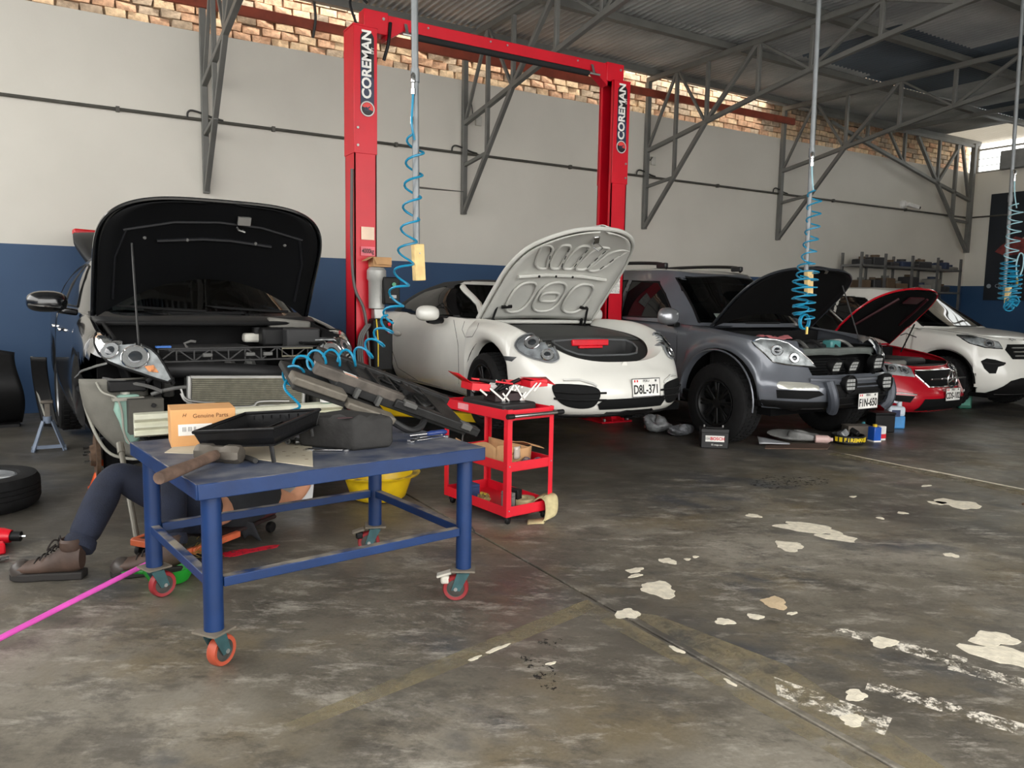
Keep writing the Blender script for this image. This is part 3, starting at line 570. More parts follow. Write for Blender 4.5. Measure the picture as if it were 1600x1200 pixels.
rib('pressing', rr(0, -.40, .10, .06)); rib('cross_rib', [(-.5, -.68), (-.2, -.695), (.2, -.695), (.5, -.68)], .018, False)
slotm = M('slot_black', (14, 14, 14), .8)
for cx, sk in ((-.36, .5), (-.18, .25), (0, 0), (.18, -.25), (.36, -.5)):
    for k in (-.1, .0, .1): O('slot', B().beam((cx + sk * k + .05, -.95 + k - .02, ribz(cx, -.95 + k) - .018), (cx + sk * (k + .04) + .05, -.95 + k + .025, ribz(cx, -.91 + k) - .018), .007, .004), slotm, lid)
for cx in (-.28, -.09, .1): O('grommet', B().sphere((cx, -.695, ribz(cx, -.695) - .02), .013, 8), slotm, lid)
O('latch', B().beam((0, -1.28, ribz(0, -1.27)), (0.02, -1.2, ribz(0, -1.2) - .04), .06, .03), CHR, lid, bevel=.008); O('latch_hook', B().tube([(.05, -1.2, -.2), (.07, -1.2, -.3), (.03, -1.18, -.32), (0, -1.18, -.27)], .006, 6), CHR, lid)
for sx in (-1, 1):
    O('hinge', B().tube(spline([(sx * .52, -.12, ribz(.5, -.12)), (sx * .54, -.06, -.05), (sx * .55, .04, -.06)], 4), .016, 6), BLK, lid); por.part('gas_strut', B().cyl((sx * .56, 1.50, .80), (sx * .53, 1.40, 1.02), .011, 8), BLK)
    O('strut_bracket', B().beam((sx * .50, -.28, ribz(.5, -.28)), (sx * .40, -.30, ribz(.4, -.3) - .02), .025, .02), BLK, lid)
# luggage well
def pf(x, y): return ip(y, [(.2, .565), (.35, .625), (.6, .725), (.9, .78), (1.2, .81), (1.62, .84)]) - .018 + .02 * (1 - (x / .62) ** 2)
tubm = M('frunk_black', (24, 25, 26), .6, var=.15, vs=12, bump=.1); he = [e for e in por.hood_edge]
inner = [(-.40 * cos(a) ** (.7) if a < pi / 2 else 0, .56 + .42 * (1 - sin(a) ** .7)) for a in [pi / 2 - k * pi / 2 / 12 for k in range(13)]]
b = B(); L_ = resample([(x, y, z - .015) for x, y, z in he], 40); I_ = resample([(0, .33, 0), (-.2, .335, 0), (-.32, .37, 0), (-.40, .46, 0), (-.43, .56, 0), (-.41, .64, 0), (0, .66, 0)], 40)
b = B()
for (x0, y0, z0), (x1, y1, _) in zip(L_, I_): b.v += [(x0, y0, z0), (x1, y1, pf(x1, y1)), (x1 * .97, y1 + (.01 if y1 < .5 else -.01), pf(x1, y1) - .05), (x1 * .94, .5 + (y1 - .5) * .93, .30)]
for i in range(40):
    for k in range(3): b.f.append((i * 4 + k, i * 4 + 4 + k, i * 4 + 5 + k, i * 4 + 1 + k))
mb = b.mirrored(); b.add(mb.v, mb.f); por.part('luggage_trim', b, tubm)
por.part('luggage_floor', B().box(-.42, .42, .33, .68, .28, .30), tubm)
por.part('cowl_cover', B().grid(lambda u, v: ((2 * u - 1) * .64, lerp_(.67, 1.66, v), pf(.62 * (2 * u - 1), lerp_(.67, 1.66, v)) + .004 + .012 * sin(pi * v)), 12, 8), M('cowl_cover_grey', (52, 53, 52), .55, var=.1), sol=.006)
por.part('weatherstrip', B().tube([(x, y, z + .004) for x, y, z in L_] , .012, 6), BLK); por.part('weatherstrip', B().tube([(-x, y, z + .004) for x, y, z in L_], .012, 6), BLK)
por.part('well_seal', B().tube([(x, y, pf(x, y) + .004) for x, y, _ in I_], .009, 6), M('seal_grey', (88, 90, 92), .4)); por.part('well_seal', B().tube([(-x, y, pf(x, y) + .004) for x, y, _ in I_], .009, 6), M('seal_grey'))
tri = E('warning_triangle_case', por.mw @ Vector((0, .645, .715)), 'red plastic warning triangle case clipped in the front luggage well', 'case'); rp_ = M('red_plastic', (214, 22, 40), .35, bump=.02)
O('case', B().box(-.20, .20, -.025, .025, -.028, .028), rp_, tri, bevel=.008); O('lower_lip', B().box(-.13, .13, -.03, .0, -.05, -.028), rp_, tri, bevel=.005)
# cabin with black soft top
ph = por.house(lambda t: ip(t, [(0, 1.55), (.5, 1.93), (1, 2.22)]), lambda t: ip(t, [(0, 3.75), (.4, 3.5), (.8, 3.1), (1, 2.75)]), lambda t: ip(t, [(0, .80), (.3, .765), (.7, .66), (1, .50)]), lambda t: 4.2, lambda y: ip(y, [(1.5, .86), (2.2, .90), (3.8, .92)]), lambda y: ip(y, [(1.9, 1.235), (2.3, 1.265), (2.8, 1.255), (3.4, 1.2)]), crown=.035)
wsp = [(-.70, .90), (.70, .90), (.66, 1.02), (.54, 1.21), (0, 1.238), (-.54, 1.21), (-.66, 1.02)]
sdw = [(1.82, .925), (2.02, 1.07), (2.20, 1.185), (2.42, 1.205), (2.75, 1.15), (3.0, 1.04), (3.12, .94), (2.7, .925)]
ph0 = B(); ph0.v = list(ph.v); ph0.f = list(ph.f)
isws = lambda x, y, z: y < 2.28 and abs(x) < ip(z, [(.86, .72), (1.02, .66), (1.24, .54)]) and z < 1.245 and z > .88
issd = lambda x, y, z: abs(x) > .45 and inpoly(y, z, sdw)
por.cut(ph, [isws, issd])
soft = lambda x, y, z: y > ip(z, [(.9, 1.82), (1.2, 2.26), (1.3, 2.26)]) 
pt_ = B(); pt_.v = ph.v; pt_.f = [f for f in ph.f if soft(*[sum(ph.v[k][a] for k in f) / 4 for a in range(3)])]; pb_ = B(); pb_.v = ph.v; pb_.f = [f for f in ph.f if f not in set(pt_.f)]
por.part('soft_top', pt_, M('soft_top_cloth', (44, 45, 46), .9, var=.1, vs=30, bump=.2, bs=200)); por.part('windscreen_frame', pb_, WHT)
por.part('windscreen', por.patch(wsp, 'F', por.hbvh, .002), GLASS); por.both('side_window', por.patch(sdw, 'L', por.hbvh, .002), GLASSD)
por.both('a_pillar', por.line([(1.66, .90), (1.95, 1.06), (2.2, 1.21)], 'L', por.hbvh, .0, .034, 8), WHT)
por.part('cabin_floor', B().box(-.7, .7, 1.95, 3.4, .35, .38), BLK); por.part('dashboard', B().cbox((0, 1.98, .82), (1.3, .34, .18)), BLK, bevel=.06)
for x in (-.36, .36): por.seat(x, 2.6, .22, SEATM)
por.part('steering_wheel', B().tube([(.36 + .17 * cos(a), 2.12 + .05 * sin(a), .88 + .16 * sin(a)) for a in [2 * pi * k / 24 for k in range(24)]], .014, 8, closed=True), BLK)
for x in (-.25, .3): por.part('wiper', B().tube(spline([(x - .3, 1.60, .90), (x, 1.61, .905), (x + .35, 1.66, .93)], 4), .010, 6), BLK)
O('paper_sheet', B().grid(lambda u, v: (0.08 + .30 * u, .13 * v - .1 * u * 0, .02 * sin(u * 5) + .13 * v), 8, 4), PAPER, loc=por.mw @ Vector((.22, 1.68, .945)), rot=(0, 0, -.05), label='white paper sheet lying under the windscreen of the white convertible', cat='paper')
# lamps, intakes, lines placed on the nose
hl = [(806, 540), (812, 530), (825, 524), (842, 526), (858, 536), (868, 549), (872, 562), (862, 567), (845, 564), (826, 558), (812, 550)]
hl = sm(hl)
hout = headlamp(por, hl, 'C', [(832, 537, .062), (855, 556, .05)])
por.both('lamp_ring', por.line(hl + hl[:1], off=.014, r=.009, seg=2), M('lamp_ring_grey', (120, 122, 124), .3, .3))
for poly in ([(863, 603), (880, 600), (925, 604), (938, 615), (928, 634), (905, 638), (880, 632), (868, 620)],): por.both('side_intake', por.patch(sm(poly), 'C', off=.009, step=5), M('intake_black', (10, 11, 12), .7, spec=.2))
for z in (.0, .09): por.both('intake_blade', por.line([(866, 612 + z * 110), (900, 615 + z * 110), (946, 614 + z * 115)], off=.018, r=.009, seg=4), BLK)
por.both('running_light', por.line([(880, 594), (905, 594), (926, 600), (932, 604)], off=.008, r=.012, seg=3), M('running_light', (205, 205, 200), .2))
por.part('centre_intake', por.patch([(-.33, .205), (.33, .205), (.37, .265), (.30, .29), (-.30, .29), (-.36, .25)], 'F', off=.009, step=.03), M('intake_black')); por.part('chin_spoiler', por.patch([(-.78, .10), (.78, .10), (.78, .155), (.3, .135), (-.3, .135), (-.78, .155)], 'F', off=.006), BLK, sol=.012)
por.both('side_marker', por.patch([(784, 556), (808, 558), (800, 565), (790, 563)], 'C', off=.003, step=4), M('smoked_lens', (70, 72, 74), .2))
por.part('front_crest', B().lathe([(0, 0), (.03, 0), (.03, .003), (0, .003)], tuple(por.on(0, .55, view='F')), 'y', 14), WHT)
por.line
por.both('door_seam', por.line([(709, 500), (716, 540), (717, 600)], off=0, r=.003), SEAM); por.both('door_seam', por.line([(613, 500), (612, 545), (622, 575), (655, 596), (716, 611)], off=0, r=.003), SEAM)
por.both('fuel_flap_seam', por.line([(726, 502), (722, 515), (727, 527), (738, 526), (746, 512), (748, 505)], off=0, r=.0025), SEAM)
por.both('sill_trim', por.line([(2.8, .21), (1.45, .19)], 'L', off=.0, r=.012), M('sill_grey', (150, 148, 142), .4))  # plain grey strip along the sill
hd = por.on(622, 521); por.both('door_handle', B().sphere((hd.x - .012, hd.y, hd.z), (.02, .10, .03)), WHT)
mh = mirror_housing((-1.0, 1.95, .935), -1, .12, .10, .082); por.both('mirror', mh, WHT); por.both('mirror_base', B().tube(spline([(-1.0, 1.94, .875), (-.92, 1.96, .87), (-.82, 1.99, .87)], 4), [.03, .032, .034, .036, .038, .036, .034, .03, .03], 8), BLK)
rim_b = M('rim_black', (30, 30, 32), .35, .3, bump=0)
por.wheel((-.79, 1.0, .275), .335, .245, .245, (5, (-.12, .12), .03), rim_b, rz=-.05); por.wheel((.79, 1.0, .275), .335, .245, .245, (5, (-.12, .12), .03), rim_b, 1); por.wheel((-.80, 3.45, .285), .34, .30, .25, (5, (-.12, .12), .03), rim_b); por.wheel((.80, 3.45, .285), .34, .30, .25, (5, (-.12, .12), .03), rim_b, 1)
por.part('underbody', B().box(-.74, .74, .25, 4.3, .12, .18), M('underbody_black', (10, 10, 11), .9, spec=.1)); pp = por.on(1008, 606, off=.012); por.plate('D8L-371', pp, 0, -.12)
# ================================================================== BLACK SUV, FRONT STRIPPED
BLKP = M('black_car_paint', (13, 15, 18), .25, coat=.8, var=.1, bump=0); BAY = M('engine_bay_black', (11, 11, 12), .8, spec=.25, var=.2, vs=8, bump=.2)
kia = Car('black_suv', 'black SUV with bonnet raised and front bumper removed, radiator exposed', (1.115, 5.2, .16), radians(2.6))
kia.shell(.80, 3.75, 4.4, 3, lambda f: ip(f, [(0, .85), (.1, .90), (.35, .927), (.6, .922), (.85, .90), (1, .84)]), lambda f: ip(f, [(0, .15), (.3, .0), (.55, .03), (.8, .12), (1, .20)]), lambda f: ip(f, [(0, 4.3), (.4, 4.43), (1, 4.3)]),
    lambda y: ip(y, [(0, .24), (1, .22), (3, .24), (4.4, .32)]), lambda y: ip(y, [(.1, .86), (.3, .92), (.6, .99), (1.0, 1.05), (1.3, 1.08), (2, 1.10), (3.2, 1.17), (4.4, 1.2)]), arches=[(.92, .36, .42), (3.56, .36, .41)], ycowl=1.24,
    hood=(lambda c, y: ((.79 * max(0, cos(c[1])) ** (2 / 3.6), .80 - sin(c[1]) ** (2 / 3.6) * .60) if c[0] == 'F' else (.79, c[1])), lambda y, x: ip(y, [(.2, .88), (.5, .96), (.9, 1.03), (1.24, 1.075)]), 5, lambda y: .008), deckz=lambda y: .0)
klamp = [(151, 524), (160, 518), (172, 522), (190, 531), (212, 538), (236, 546), (247, 556), (258, 573), (269, 594), (262, 599), (245, 594), (220, 585), (195, 577), (170, 566), (157, 553), (151, 540)]
headlamp(kia, klamp, 'C', [(174, 550, .055), (212, 560, .075)], M('lamp_housing_clear', (176, 178, 178), .3, .15, var=.35, vs=16, bump=0))
kia.both('lamp_rim', kia.line(klamp + klamp[:1], off=.014, r=.009, seg=2), BLK); kia.both('indicator', kia.patch([(226, 574), (240, 572), (248, 584), (232, 582)], 'C', off=.018, step=4), M('amber_lens', (224, 150, 100), .25))
kia.cut(kia.shell_b, [lambda x, y, z: y < .30 or (y < .62 and z < .86 - .2 * (y - .3) ) and y < .60 - .0 * z, lambda x, y, z: 1.2 < y < 1.9 and abs(x) < .78 and z > 1.0 and abs(z - 1.09) < .03 and abs(x) < .74])
kia.part('body', kia.shell_b, BLKP); kia.well(3.56, .36, .43, -.88, -.5)
kia.both('fender_lip', kia.line([(118, 590), (128, 580), (152, 572), (168, 568)], off=.004, r=.008), ALU)
# engine bay
kia.part('firewall', B().box(-.78, .78, 1.08, 1.12, .2, 1.06), BAY); kia.part('bay_floor', B().box(-.6, .6, .3, 1.1, .26, .30), BAY); kia.both('bay_side', B().grid(lambda u, v: (-.745 + .2 * (1 - v), .33 + .8 * u, .3 + v * .66 + .1 * u), 6, 6), BAY, sol=.02)
kia.part('engine_block', B().cbox((-.1, .72, .62), (.75, .42, .46)), BAY, bevel=.03); kia.part('engine_cover', B().cbox((-.12, .68, .855), (.56, .36, .05)), M('engine_cover', (36, 36, 37), .5), bevel=.02)
mh_ = M('hose_rubber', (34, 34, 35), .6); kia.part('intake_pipe', B().tube(spline([(-.55, .42, .74), (-.2, .40, .73), (.15, .42, .70), (.4, .5, .67)], 6), .055, 12), mh_)
for i in range(5): kia.part('intake_runner', B().tube(spline([(-.42 + i * .14, .5, .76), (-.42 + i * .14, .42, .70), (-.42 + i * .14, .44, .56)], 4), .04, 8), M('manifold_grey', (84, 84, 82), .5))
kia.part('bellows', B().tube([(.42 + .02 * k, .52 + .005 * k, .74 - .02 * k) for k in range(12)], [.07 if k % 2 else .085 for k in range(12)], 12), mh_)
kia.part('fuse_box', B().cbox((.45, .85, .93), (.3, .26, .14)), BLK, bevel=.02); kia.part('air_duct', B().cbox((.56, .92, 1.015), (.34, .10, .09), (0, .1, .1)), M('duct_grey', (112, 110, 104), .7, var=.2), bevel=.02)
kia.part('battery_cover', B().cbox((.58, .72, .92), (.26, .22, .16)), M('battery_cover', (40, 40, 41), .6), bevel=.015)
rsv = kia.part('brake_fluid_reservoir', B().cbox((.28, .88, .92), (.17, .1, .07)), M('reservoir_white', (198, 196, 186), .5), bevel=.02); O('cap', B().cyl((.3, .87, .95), (.3, .87, 1.0), .04, 16), BLK, rsv)
# cowl
kia.part('cowl_panel', B().grid(lambda u, v: ((2 * u - 1) * .80, lerp_(.98, 1.34, v) - .16 * (1 - (2 * u - 1) ** 2), 1.03 + .075 * v + .015 * sin(6 * v)), 20, 8), M('cowl_plastic', (33, 34, 35), .6), sol=.01)
kia.part('cowl_seal', B().tube([((2 * u - 1) * .78, .965 - .16 * (1 - (2 * u - 1) ** 2), 1.03) for u in [k / 20 for k in range(21)]], .016, 8), BLK)
for x0, x1 in ((-.62, -.02), (.0, .62)): kia.part('wiper', B().tube(spline([(x1, 1.12, 1.115), ((x0 + x1) / 2, 1.15, 1.13), (x0, 1.26, 1.15)], 5), .010, 6), BLK)
# front structure
pale = M('primer_cream', (206, 206, 186), .5, var=.08, vs=8); lat = M('carrier_plastic', (38, 38, 38), .5)
bb = kia.part('bumper_beam', B().prism([(-.68, .12, .34), (-.68, .06, .36), (-.68, .10, .385), (-.68, .06, .41), (-.68, .10, .435), (-.68, .06, .46), (-.68, .07, .49), (-.68, .12, .50)], (1.36, 0, 0)), pale, bevel=.006)
for sx in (-1, 1): kia.part('crash_box', B().box(min(sx * .50, sx * .70), max(sx * .50, sx * .70), .12, .34, .36, .58), M('primer_grey', (70, 68, 62), .7, var=.25)); O('bolt', B().cyl((sx * .56, .10, .54), (sx * .56, .125, .54), .014, 8), BLK, bb)
cn = E('condenser', (.0, .15, .50), None, None, (0, radians(2.2), 0)); cn.parent = kia.root; fin = M('condenser_fin', (122, 120, 104), .45, .5, var=.2, vs=30)
O('core', B().box(-.33, .40, -.012, .012, .0, .19), M('condenser_core', (82, 80, 70), .6, .3), cn)
for k in range(15): O('fin_tube', B().box(-.33, .40, -.02, .02, .006 + k * .0125, .012 + k * .0125), fin, cn)
O('header_tank', B().cyl((-.345, 0, -.01), (-.345, 0, .2), .018, 12), ALU, cn); O('header_tank', B().cyl((.41, 0, -.01), (.41, 0, .2), .018, 12), ALU, cn); O('top_rail', B().box(-.34, .41, -.025, .025, .188, .203), ALU, cn)
for k, z in enumerate((.02, .05)): O('refrigerant_pipe', B().tube(spline([(-.40, -.02, .14 - z), (-.36, -.03, .06 - z * .5), (-.2, -.04, .045 - z), (-.1, -.04, .02 - z), (.05, -.04, .02 - z), (.1, -.04, .05 - z), (.3, -.04, .05 - z)], 5), .007, 6), ALU, cn)
lt = E('front_carrier', (.0, .27, .80), None, None); lt.parent = kia.root
for z in (0, .085): O('rail', B().beam((-.50, 0, z), (.60, 0, z), .03, .012), lat, lt, bevel=.003)
for k in range(11):
    x = -.5 + k * .11; O('strut', B().beam((x, 0, 0), (x, 0, .085), .008), lat, lt); O('brace', B().beam((x, 0, .085 if k % 2 else 0), (x + .11, 0, 0 if k % 2 else .085), .008), lat, lt) if k < 10 else None
O('sensor_plate', B().tube([(.30, -.02, .02), (.52, -.02, .02), (.52, -.02, .075), (.30, -.02, .075)], .006, 6, closed=True), M('sensor_frame', (120, 116, 100), .5), lt)
for x in (-.2, .08, .2): O('clip', B().cbox((x, -.02, .04), (.06, .03, .025)), M('clip_grey', (92, 92, 90), .5), lt, bevel=.004)
O('hook', B().tube([(-.32, 0, .085), (-.34, -.01, .12), (-.30, -.01, .135), (-.27, -.01, .13)], .009, 6), M('clip_grey'), lt); O('blue_tape', B().cbox((-.47, -.01, .10), (.09, .05, .012)), M('blue_tape', (40, 96, 170), .5), lt)
for sx in (-1, 1):
    kia.part('lamp_bracket', B().box(min(sx * .58, sx * .80), max(sx * .58, sx * .80), .22, .36, .62, .69), BLK, bevel=.01); kia.part('upright', B().box(min(sx * .50, sx * .54), max(sx * .50, sx * .54), .2, .28, .35, .86), BAY)
    kia.part('lower_tie', B().tube(spline([(sx * .82, .32, .70), (sx * .6, .2, .66), (sx * .5, .16, .62)], 4), .012, 6), M('clip_grey'))
# left corner: liner, washer bottle, hoses
ln = M('liner_grey', (112, 110, 102), .75, var=.15, vs=6, bump=.15)
kia.part('wheel_liner', B().grid(lambda u, v: (lerp_(-.95 + .27 * v ** 2.2, -.56, u), .36 - .05 * sin(pi * u) - .03 * u, .70 - .53 * v), 10, 12), ln, sol=.008)
kia.part('liner_edge', B().tube(spline([(-.94, .40, .68), (-.915, .38, .5), (-.86, .36, .32), (-.79, .34, .21), (-.68, .32, .17), (-.6, .30, .17)], 5), .010, 6), M('liner_rim', (150, 148, 138), .6))
kia.part('liner_boss', B().sphere((-.84, .36, .57), (.04, .03, .05)), ln)
wb = kia.part('washer_bottle', B().prism([(-.75, .24, .60), (-.62, .24, .60), (-.60, .24, .50), (-.62, .24, .30), (-.70, .24, .27), (-.74, .24, .42), (-.77, .24, .50)], (0, .1, 0)), M('washer_bottle', (150, 186, 172), .4, var=.08), bevel=.02); O('neck', B().cyl((-.70, .29, .60), (-.70, .29, .66), .03, 12), M('reservoir_white'), wb); O('collar', B().cbox((-.69, .28, .575), (.18, .14, .02)), M('liner_rim'), wb)
for pts, r_, mm in (([(-.86, .30, .68), (-.83, .26, .62), (-.76, .22, .585), (-.73, .22, .5), (-.72, .21, .35), (-.66, .2, .26), (-.58, .2, .26)], .007, M('liner_rim')), ([(-.62, .2, .36), (-.66, .18, .42), (-.60, .17, .5), (-.57, .18, .55)], .009, mh_), ([(-.60, .28, .62), (-.55, .24, .70), (-.46, .22, .71), (-.42, .24, .66)], .016, mh_), ([(-.56, .2, .60), (-.48, .18, .625), (-.40, .16, .64), (-.30, .16, .64)], .013, M('clip_grey')), ([(-.62, .2, .33), (-.6, .16, .30), (-.63, .15, .27)], .02, BLK)): kia.part('hose', B().tube(spline(pts, 6), r_, 8), mm)
# bare front hub with studs on this side, wheel on the other
hub = E('front_hub', (-.80, .92, .10), None, None); hub.parent = kia.root; rust = M('rusty_iron', (92, 72, 56), .8, .3, var=.3, vs=20, bump=.3)
O('disc', B().lathe([(0, .0), (.15, 0), (.15, .025), (0, .025)], (-.03, 0, 0), 'x', 32), rust, hub); O('hat', B().lathe([(0, -.06), (.07, -.06), (.08, -.03)], ax='x', n=24), rust, hub)
for k in range(5): O('stud', B().cyl((-.10, .055 * cos(k * 1.257), .055 * sin(k * 1.257)), (-.05, .055 * cos(k * 1.257), .055 * sin(k * 1.257)), .008, 8), CHR, hub)
O('knuckle', B().cbox((.1, .02, .0), (.16, .12, .22)), BAY, hub, bevel=.02); O('lower_arm', B().beam((.08, 0, -.09), (.5, .05, -.02), .07, .04), BAY, hub, bevel=.01)
kia.part('subframe', B().box(-.55, .55, .55, 1.3, .14, .26), BAY, bevel=.02); kia.part('undertray', B().cbox((-.42, .35, .17), (.3, .22, .16)), BLK, bevel=.03)
rimk = M('rim_silver', (170, 172, 174), .3, .7, bump=0); kia.wheel((.80, .92, .20), .345, .22, .225, (5, (-.1, .1), .03), rimk, 1); kia.wheel((-.80, 3.56, .24), .345, .22, .225, (5, (-.1, .1), .03), rimk); kia.wheel((.80, 3.56, .24), .345, .22, .225, (5, (-.1, .1), .03), rimk, 1)
kia.part('underbody', B().box(-.8, .8, 1.2, 4.2, .18, .26), M('underbody_black'))
# cabin
kws = [(-.74, 1.10), (.74, 1.10), (.70, 1.22), (.60, 1.50), (0, 1.535), (-.60, 1.50), (-.70, 1.22)]
suv_cabin(kia, BLKP, lambda t: ip(t, [(0, 1.10), (.5, 1.5), (1, 1.86)]), lambda t: ip(t, [(0, 4.25), (.5, 4.12), (1, 3.8)]), lambda t: ip(t, [(0, .87), (.4, .80), (.8, .68), (1, .60)]), lambda t: 4.5, lambda y: ip(y, [(1, 1.06), (1.4, 1.075), (3.2, 1.16), (4.4, 1.2)]), lambda y: ip(y, [(1.6, 1.53), (2.2, 1.585), (3.2, 1.57), (4.2, 1.5)]), kws,
    [[(1.75, 1.13), (2.05, 1.36), (2.25, 1.46), (2.55, 1.48), (2.55, 1.14)], [(2.63, 1.15), (2.63, 1.485), (3.1, 1.475), (3.5, 1.40), (3.6, 1.2)]], wstop=2.0, seats=((-.38, 2.35, .55), (.38, 2.35, .55)))
kia.part('dashboard', B().cbox((0, 1.65, 1.0), (1.5, .5, .16)), BLK, bevel=.05); kia.part('steering_wheel', B().tube([(.36 + .18 * cos(a), 1.95 + .05 * sin(a), 1.14 + .16 * sin(a)) for a in [2 * pi * k / 24 for k in range(24)]], .015, 8, closed=True), M('wheel_leather', (60, 60, 60), .5), label='steering wheel')
kia.part('cabin_floor', B().box(-.8, .8, 1.5, 4.2, .5, .53), BAY); kia.both('door_inner', B().box(-.83, -.80, 1.5, 4.2, .5, 1.05), BAY)
mh = mirror_housing((-1.05, 1.50, 1.165), -1, .135, .10, .085); kia.part('mirror', mh, BLKP); kia.part('mirror_stalk', B().beam((-.98, 1.52, 1.11), (-.86, 1.56, 1.09), .09, .05), BLKP, bevel=.015); kia.part('mirror_strip', B().tube(spline([(-1.17, 1.44, 1.15), (-1.08, 1.405, 1.14), (-.97, 1.42, 1.13)], 4), .008, 6), CHR)
for y in (2.45, 3.3): kia.both('door_handle', B().cbox((-.93, y, .93), (.03, .2, .03)), CHR, bevel=.008)
kh = open_hood(kia, 1.20, 1.09, 64, BLKP, M('bonnet_under_black', (9, 10, 12), .6, var=.1, spec=.2), lambda y: .03, rear=.32)
for pts, r_ in (([(-.62, -.72), (-.3, -.80), (0, -.82), (.3, -.80), (.62, -.72)], .012), ([(-.60, -.72), (-.66, -.5), (-.66, -.15)], .010), ([(.60, -.72), (.66, -.5), (.66, -.15)], .010), ([(-.40, -.64), (-.1, -.67), (.1, -.67), (.4, -.64)], .014)): O('bonnet_rib', B().tube([(x, y, ip(y + 1.2, [(.2, .88), (.5, .96), (.9, 1.03), (1.24, 1.075)]) + .03 * (1 - (x / .76) ** 2) - 1.085 - .03) for x, y in pts], r_, 6), M('bonnet_rib', (20, 21, 24), .5, spec=.3), kh)
O('latch', B().tube([(.12, -.80, -.18), (.12, -.80, -.23), (.16, -.79, -.235), (.16, -.78, -.18)], .007, 6), ALU, kh); O('latch_plate', B().cbox((.16, -.86, -.20), (.09, .06, .02)), ALU, kh)
for x in (-.48, -.2, .28, .5): O('bump_stop', B().sphere((x, -.66, -.125), .014, 8), M('clip_grey'), kh)
kia.part('prop_rod', B().cyl((-.60, .36, .90), (-.575, .70, 1.58), .007, 8), M('prop_rod', (50, 50, 50), .4))
# raised tailgate
tg = E('tailgate', (.07, 3.9, 1.53), None, None, (radians(-5), 0, 0)); tg.parent = kia.root
O('tailgate_panel', B().grid(lambda u, v: ((2 * u - 1) * (.62 + .10 * sin(pi * v)), .95 * v, .10 * sin(pi * v) + .42 * v + .03 * (1 - (2 * u - 1) ** 2)), 16, 12), M('tailgate_dark', (20, 22, 25), .55), tg, sol=.08); O('tail_lamp', B().cbox((-.56, .96, .47), (.26, .1, .07), (0, 0, .2)), M('tail_red', (200, 20, 30), .2), tg, bevel=.02); O('tail_lamp', B().cbox((.56, .96, .47), (.26, .1, .07), (0, 0, -.2)), M('tail_red'), tg, bevel=.02)
O('paper_sheet', B().grid(lambda u, v: (.22 * u - .02 * v, .11 * v, .17 * v + .005 * sin(5 * u)), 6, 4), PAPER, loc=kia.mw @ Vector((-.62, 1.49, 1.11)), rot=(0, 0, radians(2.6)), label='white paper sheet on the dashboard of the black SUV', cat='paper')
fr = E('air_freshener', kia.mw @ Vector((.02, 1.78, 1.30)), 'tiny pale air freshener hanging inside the black SUV windscreen', 'air freshener'); O('tag', B().prism([(-.03, 0, 0), (.03, 0, 0), (.03, 0, .03), (0, 0, .06), (-.03, 0, .03)], (0, .008, 0)), M('freshener', (206, 214, 196), .6), fr); O('string', B().cyl((0, 0, .06), (0, 0, .2), .002, 5), M('freshener'), fr)
# ================================================================== GREY OFF-ROADER
GRY = M('grey_car_paint', (108, 112, 120), .28, .35, coat=.7, var=.03, bump=0)
sy = Car('grey_offroader', 'grey off-roader with black wheels, bonnet open and round spotlights', (6.70, 4.56, .0))
sy.shell(1.0, 4.0, 3.7, 3, lambda f: ip(f, [(0, .86), (.12, .92), (.35, .93), (.55, .91), (.75, .905), (.9, .905), (1, .84)]), lambda f: ip(f, [(0, .12), (.15, .02), (.35, .0), (.48, .06), (.7, .16), (.9, .22), (1, .30)]), lambda f: ip(f, [(0, 4.6), (.4, 4.72), (1, 4.6)]),
    lambda y: ip(y, [(0, .42), (.5, .42), (1, .38), (3, .38), (4.7, .45)]), lambda y: ip(y, [(.2, 1.0), (.35, 1.06), (.5, 1.085), (.9, 1.12), (1.3, 1.155), (2, 1.19), (4.7, 1.24)]), arches=[(.97, .44, .50), (3.8, .44, .48)], ycowl=1.30,
    hood=(lambda c, y: ((.80 * max(0, cos(c[1])) ** (2 / 3.2), 1.0 - sin(c[1]) ** (2 / 3.2) * .66) if c[0] == 'F' else (.80, c[1])), lambda y, x: ip(y, [(.3, .98), (.5, 1.03), (.9, 1.10), (1.3, 1.15)]), 5, lambda y: .01), deckz=lambda y: 0,
    deform=lambda x, y, z, f: (x + .03 * math.exp(-((sqrt((y - .97) ** 2 + (z - .44) ** 2) - .52) / .09) ** 2) * (x > .6), y, z))
sy.cut(sy.shell_b, [lambda x, y, z: abs(x) < .555 and z > .735 and y < .42])
sy.part('body', sy.shell_b, GRY)
sy.part('radiator', B().box(-.62, .62, .42, .45, .52, .92), M('intake_black'))
for k in range(12): sy.part('radiator_fin', B().box(-.5, .5, .405, .42, .56 + k * .028, .566 + k * .028), M('radiator_fin', (40, 42, 44), .5, .4))
sy.part('cavity_floor', B().box(-.6, .6, .10, .44, .69, .71), BLK)
sl = [(1176, 534), (1188, 531), (1213, 533), (1231, 538), (1249, 550.5), (1265, 564), (1273.5, 575), (1251.5, 572.5), (1227, 570), (1207.5, 565.6), (1194, 552), (1180, 539.5)]
headlamp(sy, sl, 'C', [(1214, 548, .05), (1240, 560, .045)], M('lamp_housing_clear')); sy.both('lamp_rim', sy.line(sl + sl[:1], off=.014, r=.007, seg=2), CHR)
dk = M('intake_black'); sy.both('fog_lamp', sy.patch([(1214, 600), (1218.5, 596), (1262.5, 598.6), (1279, 604), (1280, 609), (1251.5, 609.6), (1216, 607)], 'C', off=.006), M('fog_lamp_lens', (196, 196, 186), .15, .5, bump=0)); sy.both('bumper_vent', sy.patch([(1213, 609), (1280, 611), (1288, 617), (1262, 624), (1214, 622)], 'C', off=.004), dk)
